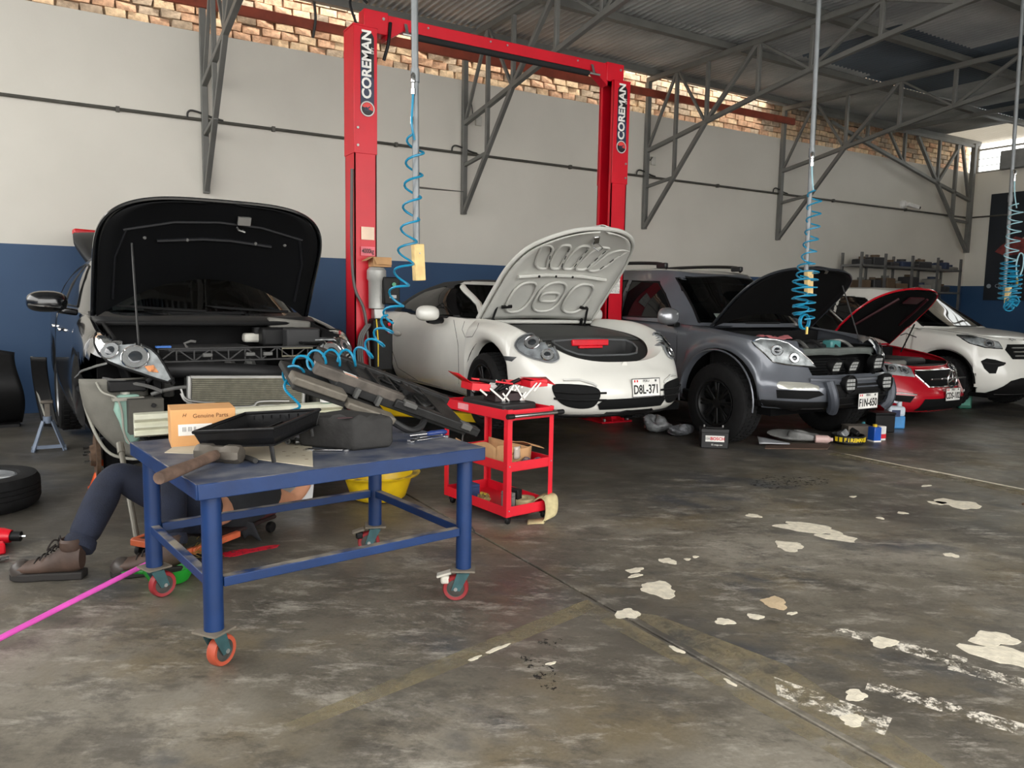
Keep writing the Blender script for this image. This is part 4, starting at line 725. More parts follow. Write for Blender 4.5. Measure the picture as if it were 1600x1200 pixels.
gr = [(-.52, .70), (.52, .70), (.60, .82), (.60, .97), (.48, .985), (-.48, .985), (-.60, .97), (-.60, .82)]
sy.part('lower_intake', sy.patch([(-.40, .42), (.40, .42), (.42, .66), (-.42, .66)], 'F', off=.006), BLK); sy.part('bumper_skirt', sy.patch([(-.93, .40), (.93, .40), (.93, .50), (.42, .47), (-.42, .47), (-.93, .50)], 'F', off=.007), BLK, sol=.02)
for x in (-.46, .46): sy.part('overrider', B().tube(spline([(x, .03, .69), (x * .98, -.01, .58), (x * .93, -.01, .48), (x * .86, .03, .41)], 5), .05, 10), M('overrider_grey', (66, 70, 78), .4, .3))
sy.part('bumper_lip', sy.line([(-.62, .70), (-.3, .69), (.3, .69), (.62, .70)], 'F', off=.01, r=.022, n=8), GRY)
for k in range(3): sy.part('intake_bar', B().box(-.40, .40, -.012, .008, .47 + k * .065, .478 + k * .065), BLK)
led = M('led_lens', (190, 192, 190), .25, .3, bump=0)
def spot(c, r_, tilt):
    h = E('spotlight', c, None, None, (tilt, 0, 0)); h.parent = sy.root; O('spot_body', B().lathe([(0, .09), (r_ * .7, .08), (r_, .03), (r_ * 1.02, -.01), (r_ * .9, -.012), (r_ * .88, .0), (0, .0)], ax='y', n=24), BLK, h)
    for i in range(-1, 2):
        for k in range(-1, 2): O('led', B().box(i * r_ * .48 - r_ * .2, i * r_ * .48 + r_ * .2, -.006, .0, k * r_ * .42 - r_ * .15, k * r_ * .42 + r_ * .15), led, h)
    O('bracket', B().box(-.02, .02, .02, .05, -r_ * 1.35, -r_ * .9), BLK, h)
spot((-.22, -.03, .665), .088, 0); spot((.34, -.03, .665), .088, 0); spot((-.32, .06, .83), .075, .35); spot((-.08, .05, .83), .075, .35); spot((.30, .05, .85), .085, .15)
sy.plate('F1N-650', (.03, -.05, .50), 0, 0)
# bay
sy.part('firewall', B().box(-.82, .82, 1.16, 1.2, .4, 1.12), BAY); sy.part('bay_floor', B().box(-.7, .7, .3, 1.16, .5, .54), BAY); sy.both('bay_side', B().box(-.80, -.77, .36, 1.18, .5, 1.0), BAY)
sup = M('radiator_support', (118, 124, 120), .45, .4, var=.15); sy.part('radiator_support', B().beam((-.60, .36, .955), (.60, .36, .955), .12, .06), sup, bevel=.012); sy.part('support_lip', B().tube(spline([(-.55, .29, .90), (-.48, .285, .93), (-.2, .28, .935), (0, .28, .925), (.2, .28, .935), (.48, .285, .93), (.55, .29, .90)], 4), .012, 6), sup)
sy.part('engine_cover', B().cbox((0, .8, .96), (.6, .5, .1)), M('engine_cover'), bevel=.03); sy.part('battery', B().cbox((-.58, .62, .98), (.28, .2, .14)), M('battery_blue', (40, 70, 130), .5), bevel=.01); sy.part('coolant_tank', B().cbox((.25, .55, 1.0), (.16, .12, .1)), M('coolant_teal', (70, 130, 130), .4), bevel=.02)
for k in range(5): sy.part('hose', B().tube(spline([(-.5 + k * .24, .42, .95), (-.42 + k * .22, .6, 1.04), (-.3 + k * .16, .8, 1.0), (-.2 + k * .1, 1.1, .98)], 5), .018, 8), [mh_, ALU, mh_, mh_, ALU][k])
sy.part('strut_tower', B().cyl((-.62, .9, .7), (-.62, .9, 1.06), .09, 16), BAY)
O('shop_rag', B().grid(lambda u, v: (.3 * u, .22 * v, .03 * sin(7 * u + 3 * v) * sin(5 * v)), 12, 8), M('rag_pink', (188, 110, 112), .9, var=.3, vs=10), loc=sy.mw @ Vector((-.70, .52, 1.075)), label='crumpled pink rag on the front wing of the grey off-roader', cat='rag', sol=.006)
sh_ = open_hood(sy, 1.27, 1.16, 51, M('bonnet_rim_dark', (44, 47, 52), .35, .3, coat=.4), M('bonnet_liner', (9, 9, 10), .9, spec=.15), lambda y: .035, rear=.16)
O('latch', B().cbox((.05, -.92, -.2), (.05, .03, .05)), CHR, sh_); sy.part('prop_rod', B().cyl((.72, .55, 1.02), (.60, .72, 1.62), .007, 6), M('prop_rod'))
syws = [(-.76, 1.20), (.76, 1.20), (.71, 1.36), (.62, 1.68), (0, 1.71), (-.62, 1.68), (-.71, 1.36)]
suv_cabin(sy, GRY, lambda t: ip(t, [(0, 1.20), (.5, 1.52), (1, 1.86)]), lambda t: ip(t, [(0, 4.6), (.5, 4.55), (1, 4.35)]), lambda t: ip(t, [(0, .89), (.4, .83), (.8, .72), (1, .64)]), lambda t: 5, lambda y: ip(y, [(1, 1.15), (2, 1.19), (4.6, 1.24)]), lambda y: ip(y, [(1.6, 1.70), (2.2, 1.775), (3.4, 1.79), (4.4, 1.74)]), syws,
    [[(1.72, 1.235), (1.98, 1.50), (2.15, 1.63), (2.6, 1.655), (2.6, 1.24)], [(2.68, 1.245), (2.68, 1.66), (3.5, 1.66), (3.5, 1.26)], [(3.58, 1.265), (3.58, 1.65), (4.15, 1.60), (4.25, 1.3)]], wstop=2.0, seats=((-.4, 2.35, .68), (.4, 2.35, .68)))
sy.part('dashboard', B().cbox((0, 1.7, 1.1), (1.5, .5, .16)), BLK, bevel=.05); sy.part('cabin_floor', B().box(-.85, .85, 1.5, 4.5, .6, .63), BAY)
O('windscreen_sticker', B().box(-.065, .065, 0, .002, -.03, .03), M('sticker_pale', (170, 186, 180), .6), sy.root, loc=tuple(sy.on(-.55, 1.27, sy.hbvh, .012, 'F')), rot=(radians(-45), 0, 0))
for sx in (-1, 1):
    rl = sy.part('roof_rail', B().tube(spline([(sx * .60, 2.15, 1.80), (sx * .62, 2.3, 1.855), (sx * .63, 3.1, 1.875), (sx * .62, 4.0, 1.85), (sx * .60, 4.15, 1.80)], 5), .02, 8), M('rail_black', (30, 30, 31), .4))
    for y in (2.22, 4.08): O('rail_foot', B().cbox((sx * .61, y, 1.83), (.05, .16, .06)), M('rail_black'), rl, bevel=.012)
mh = mirror_housing((-1.05, 1.62, 1.255), -1, .13, .11, .10); sy.both('mirror', mh, M('mirror_silver', (150, 152, 156), .25, .6, coat=.5, bump=0)); sy.both('mirror_stalk', B().beam((-.98, 1.64, 1.18), (-.86, 1.68, 1.17), .10, .05), BLK, bevel=.015)
sy.both('door_seam', sy.line([(1.62, 1.15), (1.60, .8), (1.62, .5)], 'L', off=0, r=.003), SEAM); sy.both('door_seam', sy.line([(2.62, 1.18), (2.62, .5)], 'L', off=0, r=.003), SEAM)
sy.both('arch_trim', B().tube([(-.985 + .01 * abs(cos(a)), .97 + .505 * cos(a), .44 + .505 * sin(a)) for a in [pi * k / 24 for k in range(-1, 26)]], .009, 6), GRY)
sy.well(.97, .44, .52, -.93, -.45); sy.well(3.8, .44, .50, -.93, -.45); rbk = M('rim_matt_black', (20, 20, 21), .45, .2)
for x, y, sd in ((-.83, .97, -1), (.83, .97, 1), (-.83, 3.8, -1), (.83, 3.8, 1)): sy.wheel((x, y, .405), .40, .29, .235, (8, (-.1, .1), .025), rbk, sd, tread=52)
sy.part('underbody', B().box(-.8, .8, .4, 4.4, .34, .42), M('underbody_black'))
# ================================================================== RED SALOON
RED = M('red_car_paint', (176, 16, 34), .25, coat=.8, var=.04, bump=0)
me_ = Car('red_saloon', 'red saloon car with bonnet open and star badge in the grille', (9.20, 5.12, 0))
me_.shell(.95, 3.7, 2.6, 2.8, lambda f: ip(f, [(0, .80), (.12, .86), (.4, .885), (.7, .875), (.9, .85), (1, .79)]), lambda f: ip(f, [(0, .10), (.15, .02), (.35, .0), (.6, .05), (.85, .14), (1, .24)]), lambda f: ip(f, [(0, 4.45), (.4, 4.58), (1, 4.45)]),
    lambda y: ip(y, [(0, .16), (1, .17), (4, .2)]), lambda y: ip(y, [(.15, .66), (.4, .73), (.8, .80), (1.3, .87), (2, .91), (4.5, .96)]), arches=[(.82, .32, .37), (3.58, .32, .37)], ycowl=1.36,
    hood=(lambda c, y: ((.74 * max(0, cos(c[1])) ** (2 / 3.0), .95 - sin(c[1]) ** (2 / 3.0) * .72) if c[0] == 'F' else (.72, c[1])), lambda y, x: ip(y, [(.25, .68), (.5, .75), (.9, .82), (1.36, .88)]), 5, lambda y: .012), deckz=lambda y: ip(y, [(1.4, 0), (2, 0), (4, .03)]))
me_.part('body', me_.shell_b, RED)
ml = [(1375, 569), (1386, 568), (1411, 569), (1422, 576), (1429, 590), (1411, 588), (1393, 586), (1379.5, 582.5)]; headlamp(me_, ml, 'C', [(1392, 577, .05), (1412, 580, .05)], M('lamp_housing_clear'))
me_.part('grille', me_.patch([(-.30, .46), (.30, .46), (.40, .60), (.36, .645), (-.36, .645), (-.40, .60)], 'F', off=.006), dk); me_.part('grille_rim', me_.line([(-.30, .46), (.30, .46), (.40, .60), (.36, .645), (-.36, .645), (-.40, .60), (-.30, .46)], 'F', off=.008, r=.010, seg=3), CHR)
me_.part('grille_bar', B().box(-.36, .36, -.0, .02, .555, .575), CHR, bevel=.004); st = me_.part('star_badge', B().tube([(.095 * cos(a), -.03, .56 + .095 * sin(a)) for a in [2 * pi * k / 30 for k in range(30)]], .011, 8, closed=True), CHR)
for k in range(3): a = pi / 2 + k * 2 * pi / 3; O('star_arm', B().tube([(0, -.035, .56), (.092 * cos(a), -.03, .56 + .092 * sin(a))], [.02, .004], 6), CHR, st)
me_.part('lower_intake', me_.patch([(-.46, .19), (.46, .19), (.40, .33), (-.40, .33)], 'F', off=.008, step=.03), dk); me_.both('fog_slot', me_.patch([(1386, 616), (1430, 619), (1422, 629), (1392, 625)], 'C', off=.005), dk); me_.both('fog_trim', me_.line([(1383, 613), (1408, 614), (1432, 617)], off=.008, r=.009), CHR); me_.plate('CDS-102', (.06, -.02, .375), 0, 0)
me_.part('firewall', B().box(-.74, .74, 1.22, 1.25, .3, .86), BAY); me_.part('bay_floor', B().box(-.68, .68, .28, 1.22, .3, .34), BAY); me_.both('bay_side', B().box(-.73, -.70, .34, 1.25, .34, .72), BAY); me_.part('slam_panel', B().cbox((0, .36, .68), (1.1, .12, .04)), BLK, bevel=.01); me_.part('engine_cover', B().cbox((0, .8, .72), (.7, .6, .1)), M('engine_cover'), bevel=.04); me_.part('air_box', B().cbox((-.42, .5, .72), (.36, .22, .08)), M('duct_grey'), bevel=.03)
mo = open_hood(me_, 1.32, .92, 52, RED, M('bonnet_liner'), lambda y: .03, rear=.12); O('latch_plate', B().cbox((.1, -.9, -.235), (.3, .12, .02), (.3, 0, 0)), M('bonnet_under_red', (60, 20, 26), .5), mo)
for x in (-.3, .3): O('bonnet_rib', B().tube([(x, -.95, -.27), (x * 1.3, -.7, -.2), (x * 1.6, -.4, -.11)], .016, 6), M('bonnet_under_red'), mo)
me_.part('gas_strut', B().cyl((.66, 1.05, .80), (.60, .85, 1.18), .010, 8), BLK); mws = [(-.66, .90), (.66, .90), (.62, 1.06), (.52, 1.34), (0, 1.365), (-.52, 1.34), (-.62, 1.06)]
suv_cabin(me_, RED, lambda t: ip(t, [(0, 1.24), (.5, 1.65), (1, 2.0)]), lambda t: ip(t, [(0, 4.2), (.5, 3.9), (1, 3.4)]), lambda t: ip(t, [(0, .80), (.4, .74), (.8, .62), (1, .54)]), lambda t: 4.2, lambda y: ip(y, [(1, .87), (2, .91), (4.4, .95)]), lambda y: ip(y, [(1.8, 1.36), (2.4, 1.43), (3.2, 1.42), (4, 1.3)]), mws, [[(1.85, .95), (2.1, 1.2), (2.3, 1.31), (2.7, 1.34), (2.7, .95)], [(2.77, .95), (2.77, 1.34), (3.2, 1.31), (3.6, 1.1), (3.65, .97)]], wstop=2.15)
me_.well(.82, .32, .39, -.86, -.45)
for x, y, sd in ((-.77, .82, -1), (.77, .82, 1), (-.77, 3.58, -1), (.77, 3.58, 1)): me_.wheel((x, y, .32), .315, .22, .22, (5, (-.12, .12), .03), rimk, sd, tread=30)
# ================================================================== WHITE SUV
lr = Car('white_suv', 'white SUV with closed bonnet at the far end of the row', (11.47, 5.12, 0))
lr.shell(.98, 3.8, 2.7, 3, lambda f: ip(f, [(0, .87), (.12, .92), (.4, .945), (.7, .935), (.9, .91), (1, .85)]), lambda f: ip(f, [(0, .14), (.2, .02), (.4, .0), (.6, .04), (.85, .12), (1, .22)]), lambda f: ip(f, [(0, 4.45), (.4, 4.58), (1, 4.45)]),
    lambda y: ip(y, [(0, .26), (1, .26), (4, .3)]), lambda y: ip(y, [(.15, .95), (.4, 1.0), (.8, 1.05), (1.3, 1.10), (2, 1.13), (4.5, 1.22)]), arches=[(.9, .40, .43), (3.62, .40, .43)], ycowl=1.30,
    hood=(lambda c, y: ((.78 * max(0, cos(c[1])) ** (2 / 2.8), .98 - sin(c[1]) ** (2 / 2.8) * .72) if c[0] == 'F' else (.78, c[1])), lambda y, x: ip(y, [(.2, .965), (.5, 1.03), (.9, 1.08), (1.3, 1.11)]), 5, lambda y: .01), deckz=lambda y: 0)
lr.part('body', lr.shell_b, WHT); lr.part('bonnet', lr.hoodpanel(lambda y: .035, rear=0), WHT, sol=.006); lr.part('bonnet_gap', B().tube([(x, y, z + .002) for x, y, z in lr.hood_edge] + [(-x, y, z + .002) for x, y, z in lr.hood_edge[::-1]], .004, 5), SEAM)
ll = [(1495, 524), (1517, 525), (1559.5, 535), (1566, 545), (1539, 543), (1514.5, 536)]; headlamp(lr, ll, 'C', [(1545, 538, .055)], M('lamp_housing_clear')); lr.both('lamp_rim', lr.line(ll + ll[:1], off=.004, r=.009, seg=2), BLK)
lr.part('grille', lr.patch([(-.55, .74), (.55, .74), (.60, .86), (.52, .93), (-.52, .93), (-.60, .86)], 'F', off=.006), dk)
for k in range(3): lr.part('grille_bar', lr.line([(-.50, .78 + .05 * k), (0, .78 + .05 * k), (.50, .78 + .05 * k)], 'F', off=.014, r=.010, seg=6), ALU)
lr.both('bumper_vent', lr.patch([(1532.5, 564.5), (1541.5, 560), (1555, 562), (1571, 567), (1568.5, 571), (1559.5, 573.5), (1556, 583.6), (1546, 583.6), (1538, 576)], 'C', off=.006), dk); lr.both('vent_bar', lr.line([(1534, 566), (1552, 568), (1570, 568)], off=.012, r=.014), BLK)
lr.part('bumper_skirt', lr.patch([(-.75, .27), (.75, .27), (.60, .46), (.48, .50), (-.48, .50), (-.60, .46)], 'F', off=.008, step=.03), BLK); tl_ = lr.on(0, .955, view='F', off=.01); text('bonnet_lettering', 'DISCOVERY', .075, M('badge_dark', (60, 60, 62), .4), lr.root, (0, .275, .992), (radians(35), 0, 0), sx=2.0)
lr.both('wing_vent', lr.line([(1407, 524), (1416, 521), (1432, 527)], off=.004, r=.007), M('badge_dark')); lr.both('door_seam', lr.line([(1.42, 1.08), (1.40, .6), (1.44, .32)], 'L', off=0, r=.003), SEAM)
lws = [(-.74, 1.14), (.74, 1.14), (.69, 1.30), (.59, 1.57), (0, 1.60), (-.59, 1.57), (-.69, 1.30)]
suv_cabin(lr, WHT, lambda t: ip(t, [(0, 1.02), (.5, 1.45), (1, 1.82)]), lambda t: ip(t, [(0, 4.4), (.5, 4.3), (1, 4.05)]), lambda t: ip(t, [(0, .88), (.4, .82), (.8, .71), (1, .63)]), lambda t: 4.6, lambda y: ip(y, [(1, 1.10), (2, 1.13), (4.4, 1.22)]), lambda y: ip(y, [(1.7, 1.60), (2.3, 1.675), (3.4, 1.67), (4.3, 1.6)]), lws, [[(1.78, 1.17), (2.05, 1.40), (2.25, 1.53), (2.65, 1.56), (2.65, 1.18)], [(2.72, 1.185), (2.72, 1.565), (3.4, 1.56), (3.5, 1.2)], [(3.55, 1.21), (3.5, 1.56), (4.0, 1.52), (4.1, 1.25)]], wstop=2.1)
lr.part('dashboard', B().cbox((0, 1.7, 1.05), (1.5, .5, .14)), BLK, bevel=.05); lr.part('cabin_floor', B().box(-.8, .8, 1.5, 4.2, .5, .53), BAY); lr.well(.9, .40, .45, -.92, -.45); lr.well(3.62, .40, .45, -.92, -.45)
for x, y, sd in ((-.81, .9, -1), (.81, .9, 1), (-.81, 3.62, -1), (.81, 3.62, 1)): lr.wheel((x, y, .365), .36, .235, .235, (5, (-.12, .12), .035), rimk, sd, tread=30)
lr.part('underbody', B().box(-.8, .8, .3, 4.3, .22, .28), M('underbody_black'))
# ================================================================== RED TWO-POST LIFT
LR_ = M('lift_red', (206, 10, 36), .38, var=.06, vs=3, bump=.02); lift = E('car_lift', (4.2, 7.23, 0), 'tall red two-post car lift with overhead crossbeam and white lettering', 'car lift')
YEL = M('lift_yellow', (226, 190, 20), .45, var=.1); up = (Matrix.Rotation(pi / 2, 3, 'X') @ Matrix.Rotation(pi / 2, 3, 'Z')).to_euler(); dk_ = M('sign_black', (24, 25, 30), .4, bump=0); nv = M('sign_navy', (44, 52, 74), .4, bump=0); wh = M('sign_white', (236, 234, 228), .5, bump=0)
def column(xo, sgn, z1):      # xo: outer face; sgn: side on which the channel is open
    c = E('column', (xo - 4.2, 0, 0), None, None); c.parent = lift; t = .012; w_ = .22; d = .26
    bx = lambda a, b: (min(a * sgn, b * sgn), max(a * sgn, b * sgn))
    O('post', B().box(*bx(0, t), -d / 2, d / 2, 0, z1).box(*bx(0, w_), -d / 2, -d / 2 + t, 0, z1).box(*bx(0, w_), d / 2 - t, d / 2, 0, z1).box(*bx(w_ - t, w_), -d / 2, -d / 2 + .05, 0, z1).box(*bx(w_ - t, w_), d / 2 - .05, d / 2, 0, z1), LR_, c)
    O('upper_sleeve', B().box(*bx(-.006, t), -d / 2 - .006, d / 2 + .006, 2.75, z1).box(*bx(-.006, w_ + .004), -d / 2 - .008, -d / 2, 2.75, z1).box(*bx(-.006, w_ + .004), d / 2, d / 2 + .008, 2.75, z1), LR_, c, bevel=.003)
    O('cap_plate', B().box(*bx(-.01, w_ + .01), -d / 2 - .01, d / 2 + .01, z1, z1 + .012), LR_, c)
    for y in (-.05, .05): O('guide_rail', B().box(*bx(.05, .06), y - .006, y + .006, .1, z1 - .2), LR_, c)
    O('carriage', B().box(*bx(.03, w_ + .03), -.10, .10, .25, .95), LR_, c, bevel=.006); O('base_plate', B().box(*bx(-.08, .36), -.28, .28, 0, .02), LR_, c, bevel=.004)
    O('gusset', B().prism([(sgn * .02, -.14, .02), (sgn * .02, -.26, .02), (sgn * .02, -.14, .22)], (sgn * .02, 0, 0)), LR_, c); O('gusset', B().prism([(sgn * .20, -.14, .02), (sgn * .20, -.26, .02), (sgn * .20, -.14, .22)], (-sgn * .02, 0, 0)), LR_, c)
    for x in (-.04, .3):
        for y in (-.24, .24): O('anchor_bolt', B().cyl((sgn * x, y, .02), (sgn * x, y, .05), .016, 6), ALU, c)
    for z in (2.82, 2.98): O('bolt', B().cyl((sgn * .03, -d / 2 - .02, z), (sgn * .03, -d / 2 - .005, z), .012, 8), ALU, c)
    return c
def sign(c, x, z0, z1):
    f = -.143; cx = x; w2 = .066; n = 10; P = []
    for a in [pi * k / n for k in range(n + 1)]: P.append((cx + w2 * cos(a), f, z1 - w2 + w2 * sin(a)))
    for a in [pi + pi * k / n for k in range(n + 1)]: P.append((cx + w2 * cos(a), f, z0 + w2 + w2 * sin(a)))
    s = O('name_plate', B().prism(P, (0, .005, 0)), dk_, c, smooth=0); O('navy_field', B().prism([(cx - w2, f - .001, z0 + .12), (cx + w2, f - .001, z0 + .12), (cx + w2, f - .001, z0 + .34), (cx - w2, f - .001, z0 + .54)], (0, .002, 0)), nv, s, smooth=0)
    text('lettering', 'COREMAN', .125, wh, s, (cx - .004, f - .003, (z0 + z1) / 2 + .085), up, font_bold=.004, sx=1.02); text('small_lettering', 'LIFT', .034, wh, s, (cx + .052, f - .003, z1 - .17), up)
    for r_, m_, e in ((.072, M('ring_grey', (150, 150, 152), .4), 0), (.066, wh, .001), (.060, dk_, .002)): O('emblem', B().lathe([(0, -.002), (r_, -.002), (r_, 0)], (cx, f - .001 - e, z0 + .07), 'y', 24), m_, s)
    O('emblem_top', B().prism([(cx, f - .006, z0 + .07)] + [(cx + .056 * cos(a), f - .006, z0 + .07 + .056 * sin(a)) for a in [pi * k / 14 - .3 for k in range(15)]], (0, .002, 0)), M('emblem_red', (222, 70, 66), .4), s, smooth=0); text('emblem_letter', 'R', .075, nv, s, (cx, f - .009, z0 + .07), up, font_bold=.002)
    return s
lc = column(2.52, 1, 3.9); rc = column(5.785, -1, 3.88); sign(lc, .125, 3.09, 3.86); sign(rc, -.105, 3.09, 3.84)
O('cross_beam', B().box(-1.54, 1.50, -.06, .06, 3.955, 4.07), LR_, lift, bevel=.006)
for x in (-1.44, 1.42): O('beam_bracket', B().box(x - .12, x + .12, -.075, .075, 3.88, 4.085), LR_, lift, bevel=.006); O('beam_bolt', B().cyl((x + .07, -.085, 4.02), (x + .07, -.07, 4.02), .014, 8), ALU, lift); O('beam_gusset', B().prism([(x * .93, -.06, 3.96), (x * .80, -.06, 3.96), (x * .93, -.06, 3.83)], (0, .12, 0)), LR_, lift)
for x in (-.9, -.2, .0, .9): O('beam_bolt', B().cyl((x, -.07, 4.03), (x, -.058, 4.03), .010, 8), ALU, lift)
sb = O('safety_bar', B().cyl((-1.05, -.12, 3.90), (1.0, -.12, 3.90), .032, 14), M('foam_black', (28, 28, 29), .85), lift)
for x in (-1.2, 1.15): O('bar_bracket', B().tube([(x, -.14, 3.90), (x * .88, -.14, 3.90)], .012, 6), ALU, sb); O('bar_hanger', B().beam((x * .95, -.12, 3.9), (x * .95, -.07, 4.02), .03, .006), ALU, sb)
O('hydraulic_hose', B().tube(spline([(-1.62, -.05, 3.92), (-1.68, -.03, 4.12), (-1.60, .0, 4.22), (-1.50, 0, 4.16)], 5), .012, 6), BLK, lift); O('hydraulic_hose', B().tube(spline([(-1.30, -.08, 4.0), (-1.33, -.1, 3.8), (-1.36, -.06, 3.65)], 5), .016, 6), BLK, lift)
O('hydraulic_hose', B().tube(spline([(-1.70, -.12, 2.6), (-1.71, -.13, 1.9), (-1.69, -.15, 1.5), (-1.60, -.18, 1.25), (-1.55, -.2, .7), (-1.5, -.2, .2)], 6), .014, 6), M('hose_grey', (86, 84, 82), .5), lift)
for k in range(3): O('hose_loop', B().tube(spline([(-1.55 - .02 * k, -.2, 1.15), (-1.63 - .02 * k, -.2, 1.0), (-1.62 - .02 * k, -.2, .7), (-1.52, -.2, .5), (-1.44 + .02 * k, -.2, .75), (-1.46, -.2, 1.12)], 6), .012, 6), M('hose_grey'), lift)
# motor unit, control box on the left post
pu = E('power_unit', (-1.47, -.20, 0), None, None); pu.parent = lift; mg = M('motor_grey', (176, 176, 172), .4, .3)
O('motor', B().lathe([(0, 1.30), (.075, 1.30), (.078, 1.56), (.092, 1.58), (.092, 1.66), (.07, 1.69), (0, 1.69)], (-.02, 0, 0), 'z', 24), mg, pu); O('oil_tank', B().cbox((.02, 0, .95), (.20, .16, .5)), BLK, pu, bevel=.02); O('pump_block', B().cbox((.0, 0, 1.25), (.12, .1, .1)), ALU, pu, bevel=.01)
cb = O('control_box', B().cbox((.09, -.08, 1.47), (.16, .10, .26)), BLK, pu, bevel=.012); O('green_button', B().cyl((.10, -.135, 1.53), (.10, -.15, 1.53), .02, 16), M('button_green', (20, 140, 96), .3), cb); O('rating_label', B().box(.06, .13, -.133, -.13, 1.40, 1.43), M('label_silver', (168, 168, 166), .4), cb)
for z in (1.15, 1.08): O('red_knob', B().sphere((.07, -.1, z), .018, 10), M('knob_red', (214, 20, 40), .4), pu)
O('yellow_hose', B().tube([(-.06, -.1, 1.2), (-.05, -.12, 1.0), (-.05, -.12, .75)], .006, 6), YEL, pu)
bx_ = E('small_carton', (2.74, 7.02, 1.695), 'small open brown carton sitting on top of the lift motor', 'carton'); cbd = M('cardboard', (190, 148, 104), .85, var=.1, vs=8, bump=.1); O('carton_body', B().box(-.09, .09, -.07, .07, 0, .09), cbd, bx_); O('flap', B().prism([(-.09, -.07, .09), (-.09, .07, .09), (-.16, .06, .05), (-.16, -.06, .05)], (0, 0, .004)), cbd, bx_); O('flap', B().prism([(-.09, -.07, .09), (.09, -.07, .09), (.08, -.10, .02), (-.07, -.10, .02)], (0, -.003, 0)), cbd, bx_)
O('notice_sticker', B().box(.06, .19, -.145, -.142, 1.95, 2.07), M('sticker_cream', (236, 210, 186), .6), lc); sg = O('capacity_sticker', B().box(.055, .195, -.145, -.142, 1.80, 1.885), M('sticker_pink', (232, 120, 132), .6), lc); text('capacity_text', '4000kg', .062, M('plate_black'), sg, (.125, -.147, 1.842), (pi / 2, 0, 0), font_bold=.001, sx=.66)
O('notice_sticker', B().box(-.2, -.06, -.145, -.142, 1.50, 1.72), M('sticker_notice', (224, 222, 216), .6, var=.3, vs=60), rc)
for sx, xo in ((-1, -1.45), (1, 1.42)):     # swing arms under the car
    for sy_, ty in ((-1, -1.15), (1, .85)):
        tip = (sx * .62 - .03, ty, .30); a = O('swing_arm', B().beam((xo, sy_ * .08, .30), tip, .10, .08), YEL, lift, bevel=.008); O('pad', B().cyl((tip[0], tip[1], .33), (tip[0], tip[1], .435), .05, 16), BLK, a); O('arm_sleeve', B().beam((xo, sy_ * .08, .30), (xo * .75, sy_ * .08 + (ty - sy_ * .08) * .28, .30), .13, .105), YEL, a, bevel=.008)
# ================================================================== HANGING POLES WITH COILED AIR HOSES
galv = M('galvanised_pipe', (122, 126, 128), .45, .4, var=.1, vs=10); tq = M('hose_turquoise', (20, 130, 168), .35, bump=0); pine = M('pine_block', (222, 190, 130), .7, var=.12, vs=20)
def coil(path, R, turns, r_=.0065, per=14, taper=None):
    P = spline(path, 10); L = [0]
    for a, b in zip(P, P[1:]): L.append(L[-1] + (b - a).length)
    n = int(turns * per); out = []; j = 0; pu = None
    for k in range(n + 1):
        t = L[-1] * k / n
        while j < len(L) - 2 and L[j + 1] < t: j += 1
        q = (t - L[j]) / max(1e-9, L[j + 1] - L[j]); p = P[j].lerp(P[j + 1], q); d = (P[j + 1] - P[j]).normalized()
        u = (pu - d * pu.dot(d)).normalized() if pu is not None else d.orthogonal().normalized(); pu = u; a = 2 * pi * turns * k / n; rr_ = R * (taper(k / n) if taper else 1)
        out.append(p + rr_ * (cos(a) * u + sin(a) * d.cross(u)))
    return B().tube(out, r_, 6)
def pole(x, y, zb, lean, label, fz):
    r_ = E('hanging_pole', (x, y, RZ), label, 'pole', group='galvanised poles hung from the roof'); O('pipe', B().cyl((lean[0], lean[1], 0), (0, 0, zb - RZ), .019, 14), galv, r_); O('union', B().cyl((lean[0] * .3, lean[1] * .3, (zb - RZ) * .7), (lean[0] * .28, lean[1] * .28, (zb - RZ) * .72), .024, 12), galv, r_)
    O('air_fitting', B().lathe([(.008, 0), (.013, 0), (.013, .03), (.009, .035), (.009, .06), (.014, .065), (.014, .10), (.008, .11)], (-.035, -.02, fz - RZ), 'z', 12), CHR, r_); O('fitting_stub', B().beam((-.035, -.02, fz - RZ + .1), (lean[0] * .4, lean[1] * .4, fz - RZ + .13), .014), CHR, r_)
    return r_
p1 = pole(1.78, 4.0, 1.56, (-.05, .0), 'galvanised pole with wooden block, hanging above the blue workbench', 2.50); p2 = pole(5.37, 4.23, 1.60, (0, 0.05), 'galvanised pole with wooden block, hanging before the grey off-roader', 2.52); p3 = pole(8.87, 4.42, 1.52, (0, .08), 'galvanised pole with wooden block, rightmost of the three', 2.75)
for x, y, z, l, rz_ in ((1.78, 3.97, 1.50, 'over the workbench', .1), (5.37, 4.20, 1.49, 'before the grey off-roader', -.1), (8.87, 4.39, 1.44, 'at the far right', 0)):
    wb_ = O('wooden_block', B().box(-.032, .032, -.02, .02, 0, .20), pine, bevel=.004, loc=(x, y - .005, z), rot=(0, -.06 if x < 6 else 0, rz_), label='pale wooden block tied to the pole end ' + l, cat='block', group='wooden blocks on pole ends'); O('nail', B().cyl((0, -.024, .15), (0, -.018, .15), .004, 6), ALU, wb_)
hs = E('air_hose', (1.745, 3.98, 2.5), 'turquoise coiled air hose stretched from the pole down to the workbench', 'hose', group='coiled air hoses'); hl_ = Vector((1.745, 3.98, 2.5))
def lp(P): return [Vector(p) - hl_ for p in P]
